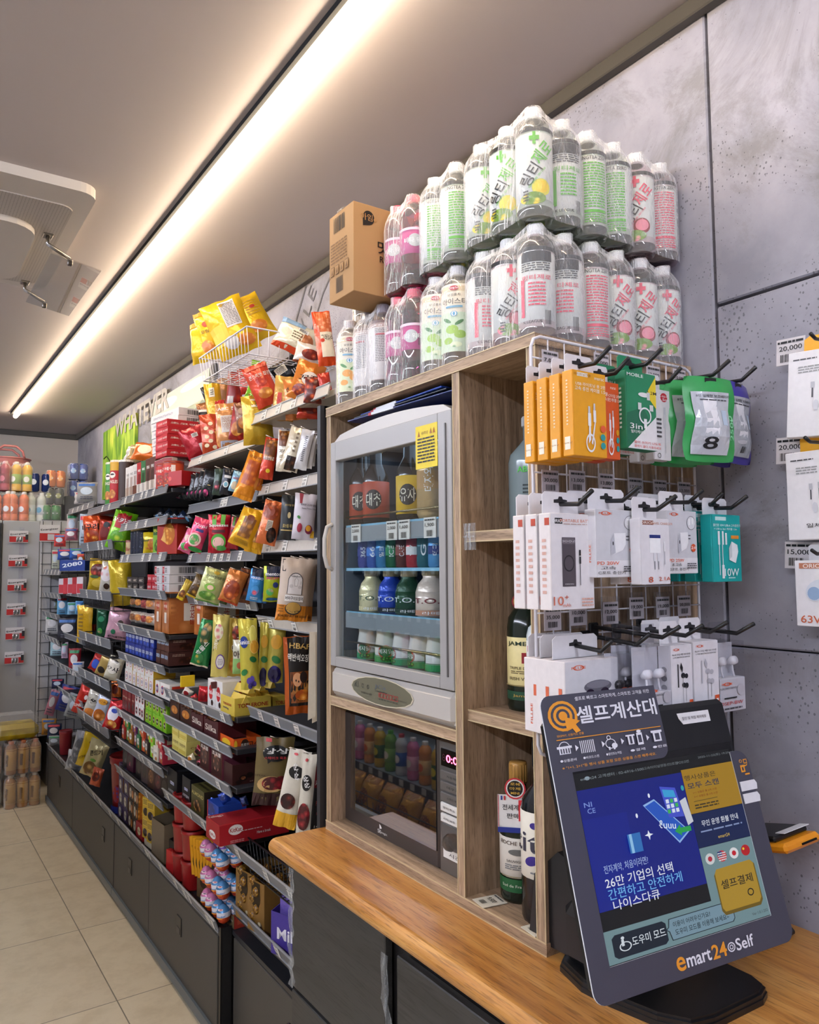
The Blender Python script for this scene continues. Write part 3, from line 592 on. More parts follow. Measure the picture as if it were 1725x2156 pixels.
for k, fs_, z, _, lb in DD:
    for j,f in enumerate(fs_): stand(k,'drink_bottle',lb+(' on the top shelf of the warmer' if len(fs_)==1 else ' on the top warmer shelf, '+('second from the handle' if j else 'nearest the handle')),'bottle',(.962,YW(f),z),R(-45),sc=1.22)
stand(can_kind('yc','#cfae7a','#b98d50','데자와'),'drink_can','tall beige milk tea can on the top shelf of the warmer','can',(.965,YW(.72),1.651),R(-50),sc=1.28)
stand(can_kind('bc','#1f4fb0','#2a63cc','쌍화 비'),'drink_can','tall blue can on the top shelf of the warmer, under the sticker','can',(.97,YW(.9),1.651),R(-50),sc=1.2)
for i,(c,c2,t,d) in enumerate((('#3b3a9a','#2b2a80','365','violet'),('#2a55b0','#3f7ad0','66','royal blue'),('#4a90c4','#2f6ea8','밀크','sky blue'),('#1f6a3a','#2e8a50','ICE','dark green'),('#6a2f20','#8c4430','CAFE','brown'),('#c02f35','#e9e6e2','W','red and white'),('#2b6f78','#1f5660','G','teal'),('#5aa0d8','#1d2f78','데미','light blue'),('#151a18','#2a3a2c','BLACK','black'),('#78b4d8','#e6eef4','MON','pale blue'))):
    stand(can_kind('s%d'%i,c,c2,t),'drink_can','%s short can on the second shelf of the warmer'%d,'can',(.965,YW(.02+.105*i),1.548),R(-48),sc=(.72,.72,.58))
for i,(c,c2,tc,d) in enumerate((('#e8dca8','#d8c890','#3a5a2a','cream'),('#1f45b8','#15171c','#e8eef8','blue and black'),('#1d4a2c','#15351f','#e8eef0','dark green'),('#ecd9c8','#c98f70','#7a1f24','beige latte'),('#2a2624','#54403a','#e8e4de','charcoal'))):
    stand(topb(i,c,c2,tc),'coffee_bottle','%s aluminium coffee bottle on the middle shelf of the warmer'%d,'bottle',(.962,YW((.11,.32,.5,.72,.93)[i]),1.445),R(-42),sc=(1.02,1.02,.85) if i!=3 else (1.18,1.18,.88))
SOY = bottle_kind('soy',[(0,0),(.027,0),(.029,.006),(.0285,.05),(.025,.08),(.027,.1),(.022,.118),(.016,.126)],M('#ded9cf','gloss'),'#8a2c34',.018,(.124,.134),(.0294,.004,.052),'#e8e4dc',[('r',-3,-1,3,-.3,M('#2f9a5c')),('r',-3,-.25,3,-.18,M('#2f7a4c')),('e',.0,.25,.6,.75,M('#c8432e')),('e',.0,.25,.5,.62,M('#1e6a3a')),('t',0,.28,.55,.4,'베지밀',M('#f4f2ea'),0,.02),('e',.1,-.6,.5,.3,FOOD('#2f8a2c','#67b83c','#174d1c',150))])
for i,f in enumerate((.07,.27,.45,.61,.77)):
    stand(SOY,'soy_milk_bottle','white and green soy milk bottle on the warmer floor, %s the handle'%('nearest','second from','middle one from','fourth from','farthest from')[i],'bottle',(.963,YW(f),1.332),R((-60,-42,-110,-100,-150)[i]),group='soy milk bottles on the warmer floor',sc=(.97,.97,.80))
stand(glassb('small','#120a06','#2a2018','#181008','천마','#d0b040'),'tonic_bottle','small dark tonic bottle with gold cap at the right end of the warmer floor','bottle',(.953,YW(.94),1.332),R(-40),sc=(.72,.72,.62))
# ------------------------------------------------------------------ liquor in the narrow column
ABS = bottle_kind('abs',[(0,0),(.040,0),(.043,.006),(.043,.135),(.040,.15),(.022,.17),(.0135,.180),(.0135,.215)],M('#7f8f92','gloss'),'#b9bbbd',.0155,(.205,.226))
ABS2 = [ABS[0],ABS[1],('label',MB().decals(cylS(.0433,.09),[('t',.35,.42,.8,.12,'ABSOLUT',M('#49d23a'),0,.03),('t',.5,.18,.4,.1,'LIME',M('#49d23a'),0,.03),('l',-.2,-.8,.9,.02,8,M('#2c3b3c'))],.086,.135,off=.0008).mesh('label'))]
stand(ABS2,'vodka_bottle','frosted grey vodka bottle with green lettering in the top compartment of the narrow column','bottle',(1.035,1.105,1.6155),R(-52))
JAM = bottle_kind('jam',[(0,0),(.037,0),(.039,.006),(.039,.15),(.036,.17),(.019,.195),(.0145,.215),(.0145,.27)],M('#0c1a12','gloss'),'#7d1b2e',.0160,(.235,.293),(.0393,.045,.135),'#ecdc9c',[('t',0,.72,1.0,.16,'JAMESON',M('#16301f'),0,.025),('r',-.2,-.05,.2,.38,M('#8c1a22')),('t',.5,.15,.3,.07,'1780',M('#5c3d20')),('t',0,-.25,.9,.08,'TRIPLE DISTILLED',M('#4a3a20')),('l',-.8,-.5,.8,-.35,2,M('#6b5a35')),('t',0,-.68,.9,.09,'IRISH WHISKEY',M('#4a3a20')),('r',-3,-.98,3,-.94,M('#8d7a48'))])
t = stand(JAM,'whiskey_bottle','green glass whiskey bottle with cream label and red neck foil on the middle shelf','bottle',(1.01,1.095,1.2835),R(-48))
b = MB().lathe([(.0396,.02),(.0396,.036)],M('#1d4a33'),n=20); b.decals(cylS(.0396,.028),[('t',0,0,.7,.5,'Jameson',M('#c9a04a'))],.078,.016,off=.0008); b.build('lower_label', t); MB().lathe([(.0162,.178),(.019,.196),(.0163,.21)],M('#caa861'),n=16).build('neck_label', t)
b = MB(); b.decals(flat((-.012,-.016,.20),(cos(R(-10)),0,0),(0,0,1)),[('e',0,0,1,1,M('#8c1a22')),('e',0,0,.8,.8,M('#c9a04a')),('e',0,0,.65,.65,M('#8c1a22'))],.03,.03); b.build('neck_seal', t)
BEF = bottle_kind('bef',[(0,0),(.032,0),(.034,.006),(.034,.16),(.03,.175),(.014,.19),(.0135,.215)],M('#c9d2d4','gloss'),'#b3202a',.0155,(.21,.235),(.0343,.03,.15),'#ece8e4',[('t',0,.75,1.1,.14,'BEEFEATER',M('#b3202a'),0,.03),('e',0,.15,.4,.3,M('#b3202a')),('r',-3,-1,3,-.75,M('#b3202a')),('l',-.8,-.6,.8,-.2,5,M('#444444'))])
stand(BEF,'gin_bottle','clear gin bottle with white label and red lettering beside the whiskey','bottle',(.972,1.012,1.2835),R(-45),sc=.9)
MAZ = bottle_kind('maz',[(0,0),(.033,0),(.036,.006),(.036,.13),(.033,.155),(.017,.18),(.0145,.195),(.0145,.235)],M('#10190f','gloss'),'#b98a45',.0165,(.205,.243),(.0364,.045,.115),'#d8d0c2',[('t',0,.75,1.0,.14,'ROCHE MAZET',M('#4a3020')),('e',0,.3,.5,.16,M('#6a6a66')),('t',0,-.15,.6,.08,'SAUVIGNON',M('#333333')),('l',-.7,-.6,.7,-.3,3,M('#777777')),('r',-1,-.95,1,-.9,M('#9a8c6a'))])
t = stand(MAZ,'wine_bottle','small wine bottle with gold screw cap and white hanging tag in the bottom compartment','bottle',(.985,1.10,.9455),R(-46))
b = MB().lathe([(.0366,.02),(.0366,.043)],M('#1e5a30'),n=20); b.decals(cylS(.0366,.0315),[('e',.7,0,.25,.8,M('#d9d6c4')),('t',-.2,0,.7,.3,'Sud de France',M('#d9d6c4'))],.072,.023,off=.0008); b.build('lower_label', t)
b = MB(); o = (-.006,-.041,.160); b.box((-.006,-.0395,.160),(.058,.0012,.066),'#e9e6e2'); b.decals(flat(o,(1,0,0),(0,0,1)),[('r',-1,-1,1,-.72,M('#22348c')),('r',-.97,-.7,-.93,1,M('#c02a30')),('r',.93,-.7,.97,1,M('#c02a30')),('r',-.8,.72,-.7,.95,M('#22348c')),('r',-.6,.72,-.5,.95,M('#c02a30')),('t',-.2,.35,.5,.22,'전세계',M('#1c1c1c'),0,.03),('t',-.05,-.1,.4,.2,'판매',M('#1c1c1c'),0,.03),('t',.55,.2,.25,.8,'1',M('#c8202c'),0,.06),('t',.78,-.5,.14,.18,'위',M('#1c1c1c'))],.058,.066)
b.decals(flat((-.003,-.0415,.205),(1,0,0),(0,0,1)),[('e',0,0,1,1,M('#c8303a')),('e',0,0,.85,.85,M('#e9e6e2')),('e',0,0,.74,.74,M('#1a1412')),('t',0,.42,.45,.2,'로쉐',M('#e8b84a')),('t',0,0,.5,.2,'마제',M('#e8b84a')),('t',0,-.42,.4,.16,'MINI',M('#e8b84a'))],.038,.038); b.build('hanging_tag', t)
TLE = bottle_kind('tle',[(0,0),(.037,0),(.039,.006),(.039,.18),(.036,.2),(.018,.225),(.0145,.25),(.0145,.30)],M('#0b0c10','gloss'),'#101218',.0165,(.25,.305),(.0393,.075,.185),'#e9e2d0',[('t',-.1,.1,1.5,.45,'title',M('#3c3a48')),('e',-.35,-.45,.35,.14,M('#3b2a80'),20),('e',.25,-.45,.35,.14,M('#3b2a80'),-20),('e',-.2,.62,.2,.1,M('#3b2a80')),('l',-.4,-.85,.4,-.75,1,M('#777777'))])
stand(TLE,'wine_bottle','dark wine bottle with cream label and purple moustache behind the right panel','bottle',(.962,1.012,.9455),R(-55))
for (x,y,z,rz,t,lb) in ((.925,1.115,.9458,-10,'9,500','price card lying flat in front of the small wine bottle'),(.925,.985,.9458,-8,'29,000','price card lying flat in front of the dark wine bottle')):
    b = MB().box((0,0,.0008),(.05,.04,.0012),'#ddd6c4'); b.decals(flat((0,0,.0016),(0,-1,0),(1,0,0)),[('t',0,.15,.6,.34,t,M('#222222')),('b',-.5,-.8,.3,-.35),('l',-.8,.65,.8,.95,1,M('#555555'))],.038,.048)
    o = b.build('price_card', None,(x,y,z),R(rz)); tag(o,lb,'price card')
# ------------------------------------------------------------------ white wire grid on the cabinet side
GY = .925; WW = paint('white_coated_wire','#d9d6dc',.4,0); BK = M('#121214','plastic')
gp = thing('wire_grid_panel', 'white wire grid panel fixed to the right side of the oak cabinet', 'wire panel', (1.09,GY,1.25)); GO = Vector((1.09,GY,1.25))
def G3(x,y,z): return Vector((x,y,z))-GO
gx0, gx1, gz0, gz1 = .872, 1.298, 1.245, 1.932
b = MB(); rc = .02; pts = [(gx0,gz0+rc),(gx0,gz1-rc),(gx0+.006,gz1-.006),(gx0+rc,gz1),(gx1-rc,gz1),(gx1-.006,gz1-.006),(gx1,gz1-rc),(gx1,gz0+rc),(gx1-.006,gz0+.006),(gx1-rc,gz0),(gx0+rc,gz0),(gx0+.006,gz0+.006)]
b.tube([G3(p[0],GY,p[1]) for p in pts],.0028,WW,closed=True); b.build('frame', gp)
b = MB()
for i in range(1,11): x = gx0+(gx1-gx0)*i/11; b.tube([G3(x,GY,gz0),G3(x,GY,gz1)],.0015,WW,n=6)
for i in range(1,18): z = gz0+(gz1-gz0)*i/18; b.tube([G3(gx0,GY-.003,z),G3(gx1,GY-.003,z)],.0015,WW,n=6)
b.build('wire_mesh', gp)
def hook(x, z, L=.17, up=.018):
    b = MB(); b.tube([G3(x,GY+.004,z-.018),G3(x,GY-.006,z-.004),G3(x,GY-L*.82,z-.012),G3(x,GY-L,z-.012+up)],.0036,BK); b.box(G3(x,GY-.004,z-.012),(.022,.006,.03),BK,bev=.002)
    return b.build('peg_hook', gp)
PTP = M('#8f8d93','film'); MSTK = WOOD('grey_tag_backing','#8a8489','#8f898d','#979195','x')
def ptag(x, z, txt, w=.042, y=GY-.006):
    b = MB().box(G3(x,y,z),(w*1.15,.0012,.052),PTP).box(G3(x,y-.001,z-.002),(w*.9,.001,.038),'#cdc4c8')
    b.decals(flat(G3(x,y-.0016,z-.002),(1,0,0),(0,0,1)),[('l',-.85,.5,.85,.9,1,M('#444444')),('t',0,.1,.8,.26,txt,M('#141414'),0,.02),('b',-.6,-.75,.5,-.25)],w*.9,.038,seed=int(z*1000)); return b.build('price_tag', gp)
for px,py,t in ((1158,760,'7,000'),(1266,765,'9,000'),(1375,790,'12,000'),(1430,797,'10,000'),(1158,1012,'30,000'),(1215,1012,'13,000'),(1276,1018,'13,000'),(1337,1026,'17,000'),(1389,1030,'9,900'),(1440,1034,'13,000'),(1163,1300,'35,000'),(1217,1290,'10,000'),(1285,1288,'12,000'),(1340,1278,'19,000'),(1395,1276,'19,000'),(1440,1273,'20,000')):
    p = at(px,py,'y',GY-.006); ptag(p.x, p.z, t)

# ------------------------------------------------------------------ hanging retail boxes
WH = '#e6e2e4'
def hbox_mesh(w, h, d, side, front, dec=(), sdec=(), tab=.03, tabc='#e6e2e4', seed=0, hole=BK):
    """box hanging from a tab; origin at the hole; front faces -y"""
    b = MB(); zc = -tab*.6-h/2; b.box((0,d/2,zc),(w,d,h),side,bev=.0012); 
    b.decals(flat((0,0,zc),(1,0,0),(0,0,1)),[('r',-.985,-.99,.985,.99,M(front))]+list(dec),w,h,seed=seed)
    b.decals(flat((-w/2,d/2,zc),(0,-1,0),(0,0,1)),sdec,d,h,seed=seed)
    t0 = -tab*.6; tw = w*.42
    b.poly([(-tw,t0),(tw,t0),(tw,tab*.25),(tw*.85,tab*.4),(-tw*.85,tab*.4),(-tw,tab*.25)],.0012,tabc,((0,d-.001,0),(1,0,0),(0,0,1)))
    b.poly([(-.014,-.003),(.014,-.003),(.014,.002),(.005,.003),(.003,.007),(-.003,.007),(-.005,.003),(-.014,.002)],.0003,M('#2c2a2c','matte'),((0,d-.0018,0),(1,0,0),(0,0,1)))
    return b.mesh('hanging_box')
def hang(px0, px1, py0, py1, Y, d, fn, n, sp, name, cat, labels, rz=0, group=None, tab=.03, hooky=True, hz=None, **kw):
    """front face spans px0..px1, py0..py1 on the plane y=Y; n copies go back along the hook"""
    a = at(px0,(py0+py1)/2,'y',Y); c = at(px1,(py0+py1)/2,'y',Y); t = at((px0+px1)/2,py0,'y',Y); e = at((px0+px1)/2,py1,'y',Y)
    w, h, x, z = abs(c.x-a.x)/max(.5,cos(rz)), t.z-e.z, (a.x+c.x)/2, t.z+tab*.6
    me = fn(w, h, d, tab=tab, **kw); r = random.Random(int(px0))
    for i in range(n):
        o = bpy.data.objects.new(name, me); COL.objects.link(o); o.location = (x+r.uniform(-.001,.001), Y+sp*i, z+.001); o.rotation_euler = (0,0,rz)
        tag(o, labels[i] if i < len(labels) else labels[-1], cat, group)
    if hooky: hook(x, z+.006, GY-Y+.042)
    return x, z
OR = M('#dd5a2c'); GRY = M('#4c4a50'); DK = M('#17171a')
def cable(dx, c=M('#f3f3f3')): # drawn charging cable: connectors and a loop
    return [('r',dx-.18,.02,dx-.06,.18,M('#d5d5da')),('r',dx-.2,-.28,dx-.02,.02,c),('r',dx+.14,.1,dx+.24,.26,M('#d5d5da')),('r',dx+.12,-.18,dx+.28,.1,c),
            ('p',[(dx-.16,-.28),(dx-.06,-.28),(dx-.05,-.6),(dx-.2,-.7)],c),('p',[(dx+.18,-.18),(dx+.25,-.18),(dx+.05,-.72),(dx-.03,-.68)],c),('o',dx-.08,-.68,.28,.22,.22,c)]
def ybox(w,h,d,**k): return hbox_mesh(w,h,d,'#e79d12','#eaa417',[('r',-.75,.86,-.1,.95,M('#f4efe2')),('t',-.42,.905,.5,.05,'라이트닝전용',M('#b06f10')),('t',.6,.86,.3,.04,'marac',M('#f4e9cf')),('t',.05,.68,.9,.06,'USB 라이트닝 용 2핀',M('#fbf3e0')),('t',.1,.57,1.0,.07,'고속 충전 케이블 1.5m',M('#fbf3e0'),0,.02)]+cable(.05)+[('e',.75,-.32,.17,.085,OR),('e',.72,-.52,.15,.08,M('#2c9a9a')),('e',.72,-.72,.15,.08,M('#2c9a9a'))],
    [('r',-.55,-.85,.45,-.55,M('#f2ead2')),('t',0,-.7,.1,.2,'2핀',M('#b06f10'),90),('l',-.15,-.3,.15,.8,14,M('#f4e2b8'))],**k)
def obox(w,h,d,**k): return hbox_mesh(w,h,d,'#d9501c','#df5a22',[('t',.4,.85,.3,.04,'marac',M('#f6e6d8')),('t',.2,.65,.9,.06,'USB C타입 2핀',M('#fbf3e0')),('t',.25,.54,.9,.07,'고속 충전 케이블 1.5m',M('#fbf3e0'),0,.02)]+cable(.1)+[('e',.72,-.3,.15,.08,M('#e8a020')),('e',.72,-.5,.15,.08,M('#2c9a9a')),('e',.72,-.72,.15,.08,M('#2c9a9a'))],**k)
hang(1208,1277,785,963,.80,.022,ybox,4,.0285,'cable_box','charging cable',['yellow charging cable box, the foremost of four on the top hook row','yellow charging cable box, second from the front on the top hook row','yellow charging cable box, third from the front on the top hook row','yellow charging cable box, rearmost of four against the wire grid'])
hang(1263,1303,806,968,.815,.02,obox,2,.03,'cable_box','charging cable',['orange charging cable box hanging just right of the front yellow one','second orange charging cable box, hidden behind the front orange one'])
def gbox(w,h,d,**k): return hbox_mesh(w,h,d,'#1d7a52','#1f8358',[('p',[(-1,-.1),(-1,-1),(.99,-1),(.99,-.55),(.1,.1)],M('#1a6a4a')),('p',[(-.98,-.99),(.99,-.99),(.99,-.1)],M('#e8e6e6')),('t',-.4,.9,.55,.06,'MOBLE',M('#eef4f0'),0,.03),('p',[(.3,.45),(.99,.95),(.99,.1)],M('#e8cf2e')),('t',.72,.5,.3,.06,'1.2M',M('#222222'),0,.02),
    ('e',.15,.42,.38,.06,M('#e9e9e9')),('r',.35,.3,.55,.5,M('#cfd4d2')),('o',.2,-.12,.42,.22,.2,M('#e9e9e9')),('r',.1,-.45,.3,-.2,M('#e9e9e9')),('r',-.28,.02,-.05,.2,M('#d5d9d7')),('r',.5,.02,.75,.18,M('#d5d9d7')),('t',-.3,-.42,.55,.1,'3in1',M('#f4f4f0'),0,.02),('t',-.3,-.56,.5,.06,'멀티케이블',M('#f4f4f0')),('t',.3,-.82,.9,.05,'말이 쓰이기 나도록',M('#d04030')),('t',.3,-.92,.9,.05,'올바지 쓸다 사용하세요',M('#d04030'))],
    [('t',0,.35,.07*1.6,.3,'MOBLE',M('#eef4f0'),-90,.03) if 0 else ('l',-.2,-.5,.2,.6,10,M('#cfe6da'))],tabc='#1f8358',**k)
hang(1320,1382,786,948,.80,.022,gbox,2,.055,'cable_box','charging cable',['green three-in-one cable box with yellow corner, in front on the top hook row','green three-in-one cable box hanging behind its twin on the top hook row'])
def cbox(w,h,d,**k): return hbox_mesh(w,h,d,'#e4e0e2','#e9e6e8',[('e',.3,.78,.42,.13,M('#c8303e')),('t',.3,.82,.6,.05,'C-to-C',M('#ffffff')),('t',.3,.72,.5,.05,'1.5m',M('#ffffff')),('r',.2,.3,.45,.5,M('#c9ccd2')),('r',.18,-.1,.47,.3,M('#d8d9dd')),('r',.3,-.8,.36,-.1,M('#c8c9cf')),('o',-.45,-.88,.2,.07,.2,DK),('l',-.8,-.4,-.1,.2,5,GRY)],**k)
hang(1376,1411,822,970,.835,.018,cbox,2,.035,'cable_box','charging cable',['white cable box with red round sticker right of the green boxes','white cable box behind the one with the red sticker'])
def pouch_hang(w,h,d,tab=.03,frame='#2f9a4c',seed=0,big='2500',eight=True):
    b = MB(); z0 = -tab*.3-h; F = M(frame,'plastic'); n = 16; rr = random.Random(seed)
    # coloured zip pouch with rounded corners and a clear window over a white cylinder
    def prof(u,v): return .012*max(0,1-abs(u)**2.2)*max(0,1-abs(v)**3)
    for sgn in (1,-1):
        vs = []; nu, nv = 12, 16
        for j in range(nv+1):
            for i in range(nu+1):
                u, v = -1+2*i/nu, -1+2*j/nv; rx = w/2*(1-.05*abs(v)**6); vs.append((u*rx+.004*sin(v*3+1)*(v<0), -sgn*prof(u,v)+.003*sin(5*v+u*2), z0+h/2+v*h/2*(1-.03*abs(u)**6)))
        b.add(vs,[(j*(nu+1)+i,j*(nu+1)+i+1,(j+1)*(nu+1)+i+1,(j+1)*(nu+1)+i) for j in range(nv) for i in range(nu)],F,True)
    S = lambda u,v,dd: Vector((u+.004*sin(v/(h/2)*3+1)*(v<0), -prof(u/(w/2),v/(h/2))+.003*sin(5*v/(h/2)+u/(w/2)*2)-dd-.0015, z0+h/2+v))
    b.decals(S,[('r',-.78,-.84,.62 if big else .8,.62,M('#c3c6cc','foil')),('r',-.4,-.5,.12,.42,M('#e9e8ec')),('e',-.14,.42,.26,.05,M('#f3f2f5')),('e',-.14,-.5,.26,.05,M('#c9c8ce')),
        ('t',0,.52,.62,.05,'8핀 일체형 보조배터리',DK),('l',-.5,.4,.5,.46,1,GRY),('r',.28,-.15,.5,.2,M('#b8c8d8'))]+([('t',-.12,-.58,.26,.2,'8',DK,0,.05)] if eight else [('b',-.1,-.75,.2,-.6)])+([('t',.72,-.2,.42,.11,big,M('#8fd6a4') if frame=='#2f9a4c' else M('#1d1a4a'),90,.03)]),w,h,off=.0012,seed=seed)
    b.poly([(-.012,-.004),(.012,-.004),(.012,.004),(-.012,.004)],.0003,DK,((0,-.006,z0+h*.955),(1,0,0),(0,0,1)))
    return b.mesh('hanging_pouch')
hang(1455,1532,807,985,.79,.01,pouch_hang,3,.036,'battery_pouch','battery pouch',['green zip pouch with white power bank and black 8, foremost of three','green zip pouch with white power bank, second of three on its hook','green zip pouch with white power bank, rearmost of three on its hook'],rz=R(-14),seed=2)
hang(1515,1586,818,988,.81,.01,pouch_hang,2,.04,'battery_pouch','battery pouch',['purple zip power bank pouch at the right end of the top row, in front','purple zip power bank pouch behind its twin at the right end'],rz=R(8),seed=5,frame='#4a3fa0',eight=False)
# second row
def pbox(w,h,d,**k): return hbox_mesh(w,h,d,'#e9dfdb',WH,[('r',-.8,.78,-.45,.9,DK),('t',-.625,.84,.3,.05,'ORION',M('#f0f0f0'),0,.03),('t',.3,.85,.85,.045,'PORTABLE BATTERY',M('#d98a70')),('l',-.4,.76,.7,.8,1,M('#c8a8a0')),
    ('r',-.5,-.52,.12,.5,M('#4f474d','plastic')),('r',-.46,.36,.08,.48,M('#6a6268')),('t',-.2,.42,.36,.035,'□○◇△',M('#d0ccd0')),('o',-.2,-.04,.24,.17,.14,M('#1c1a1e')),('t',-.2,-.47,.2,.02,'ORION',M('#d0ccd0')),('r',.28,.12,.36,.24,DK),('r',.28,-.05,.36,.1,DK),('r',.3,-.5,.33,-.05,M('#555555')),
    ('t',-.6,-.8,.34,.14,'10⁺',M('#d9765c'),0,0),('t',-.35,-.9,.18,.05,'mAh',M('#d9765c'),0,0),('l',.35,-.95,.9,-.75,3,M('#d9a898'))],[('r',.1,.75,.9,.9,M('#c04a30')),('l',-.4,-.7,.3,.5,9,M('#e0b0a0'))],**k)
hang(1160,1250,1083,1285,.815,.024,pbox,3,.0285,'power_bank_box','power bank',['white portable battery box with dark power bank picture, foremost of three','white portable battery box, second of three left of the charger boxes','white portable battery box, rearmost of three against the wire grid'],tab=.034)
def chbox(t1,t2,two=False):
    def f(w,h,d,**k): return hbox_mesh(w,h,d,'#dfdce0','#d3d3d8',[('r',-.99,-.98,.99,-.5,M('#e9e7ea')),('o',-.55,.88,.22,.06,.25,OR),('t',-.55,.88,.3,.04,'FILLRE',OR),('e',.6,.62,.3,.22,M('#e4e4e8')),('o',.6,.62,.3,.22,.06,GRY),('r',.42,.55,.52,.75,M('#f8f8f8')),('r',.64,.58,.74,.78,M('#f8f8f8')),
        ('p',[(-.35,-.35),(.2,-.2),(.35,-.02),(.35,.32),(-.2,.3),(-.35,.1)],M('#f2f2f4')),('p',[(-.35,-.35),(-.35,.1),(-.2,.3),(-.14,-.28)],M('#bfc0c8')),('e',-.25,.0,.03,.06,DK),('r',.35,.1,.5,.13,GRY),('r',.35,.2,.5,.23,GRY),('e',.68,-.18,.17,.13,OR),('t',.68,-.18,.2,.08,'고속',M('#ffffff')),
        ('t',-.5,-.58,.5,.07,t1,OR,0,.02),('t',-.5,-.72,.34,.07,'고속' if not two else '초고속',DK,0,.02),('t',-.35,-.86,.62,.07,t2,DK),('l',.2,-.85,.85,-.65,3,GRY)],[('r',-.3,-.3,.3,.1,M('#e3dede')),('t',0,-.3,1.2,.05,'FILLRE',OR,90)],**k)
    return f
hang(1255,1345,1075,1217,.80,.022,chbox('PD 20W','C포트 충전기'),2,.045,'charger_box','phone charger',['white 20W phone charger box beside the portable battery boxes','white 20W charger box hanging behind its twin'],tab=.034)
def trbox(w,h,d,**k): return hbox_mesh(w,h,d,'#dcd8dc','#e6e3e6',[('r',-.85,.8,-.1,.93,M('#8a4a30')),('t',-.48,.865,.5,.06,'ORION',M('#f0e6e0'),0,.03),('t',.45,.85,.8,.05,'TRAVEL CHARGER',M('#c88a70')),('r',-.4,-.05,.35,.45,M('#fafafa')),('r',-.4,.4,.35,.5,M('#1d2f78')),('r',-.15,-.3,-.02,-.05,M('#e0e0e4')),('r',.1,-.3,.22,-.05,M('#e0e0e4')),('r',-.12,-.55,-.06,-.3,M('#8a8a90')),('r',.13,-.55,.19,-.3,M('#8a8a90')),('r',.55,.0,.65,.3,M('#f2f2f4')),('r',.58,-.4,.62,.0,M('#bbbbc2')),('t',-.4,-.85,.15,.12,'8',M('#c85a3a')),('t',.55,-.83,.4,.08,'2.1A',M('#c85a3a'))],**k)
hang(1348,1409,1093,1232,.775,.02,trbox,2,.04,'charger_box','phone charger',['white 2.1A travel charger box with blue striped charger picture','white travel charger box hanging behind its twin'],tab=.034)
hang(1407,1468,1077,1209,.815,.022,chbox('PD 25W','2포트 충전기',True),2,.045,'charger_box','phone charger',['white 25W phone charger box between the travel charger and teal boxes','white 25W charger box hanging behind its twin'],tab=.034)
def tbox(w,h,d,**k): return hbox_mesh(w,h,d,'#159a98','#16a5a2',[('r',-.75,.82,-.0,.93,M('#c8ecea')),('t',.05,.68,.95,.06,'올인원 10W USB-A 고속충전기',M('#e8f6f6')),('t',-.05,.57,.8,.05,'+ USB to 3in1 케이블 1.5m',M('#e8f6f6')),('r',.3,.28,.85,.38,M('#e8902c')),('r',-.62,.1,-.48,.5,M('#e9eef0')),('r',-.34,.1,-.22,.5,M('#e9eef0')),('r',-.12,.1,-.0,.45,M('#e9eef0')),('r',-.58,-.8,-.53,.1,M('#dfe8ea')),('r',-.36,-.8,-.31,.1,M('#dfe8ea')),('r',-.42,-.9,-.25,-.5,M('#e9eef0')),
    ('p',[(.1,-.35),(.55,-.45),(.75,-.1),(.7,.1),(.3,.2),(.1,.0)],M('#eef1f3')),('p',[(.1,-.35),(.1,.0),(.3,.2),(.3,-.25)],M('#cdd5d8')),('t',.25,-.72,.5,.16,'10W',M('#f2fbfb'),0,.03),('l',-.0,-.92,.5,-.85,1,M('#d0f0f0'))],tabc='#e2dfe2',**k)
hang(1463,1500,1078,1225,.835,.022,tbox,2,.04,'charger_box','phone charger',['teal cable and charger box, left of the two teal fronts','teal charger box behind the left teal front'],rz=R(0),tab=.03)
hang(1500,1560,1085,1226,.80,.022,tbox,3,.035,'charger_box','phone charger',['teal 10W charger box at the right end of the middle row, foremost','teal 10W charger box, second at the right end of the middle row','teal 10W charger box, rearmost at the right end of the middle row'],tab=.03)
# third row
def ebox(w,h,d,**k): return hbox_mesh(w,h,d,'#e8dfdc',WH,[('o',-.5,.82,.2,.07,.25,OR),('t',-.5,.82,.26,.05,'FILLRE',OR),('e',.2,.28,.52,.17,M('#6a6670','plastic')),('e',.2,.33,.44,.1,M('#8a8690')),('e',-.1,.1,.17,.13,M('#2a1c30','gloss')),('e',.45,.1,.17,.13,M('#2a1c30','gloss')),('t',0,-.4,.6,.06,'블루투스 이어폰',GRY),('t',0,-.75,.5,.1,'TRUE WIRELESS',GRY)],[('t',.0,-.5,.9,.06,'FILLRE',OR,90),('r',.3,.0,.7,.3,M('#d86a48'))],**k)
hang(1190,1303,1390,1550,.845,.035,ebox,3,.028,'earbud_box','earphones',['white wireless earbud box, foremost of three behind the kiosk','white wireless earbud box, second of three behind the kiosk','white wireless earbud box, rearmost of three by the cabinet edge'],tab=.036)
CLP = clear('clear_blister',(.93,.93,.95),.06,1.6)
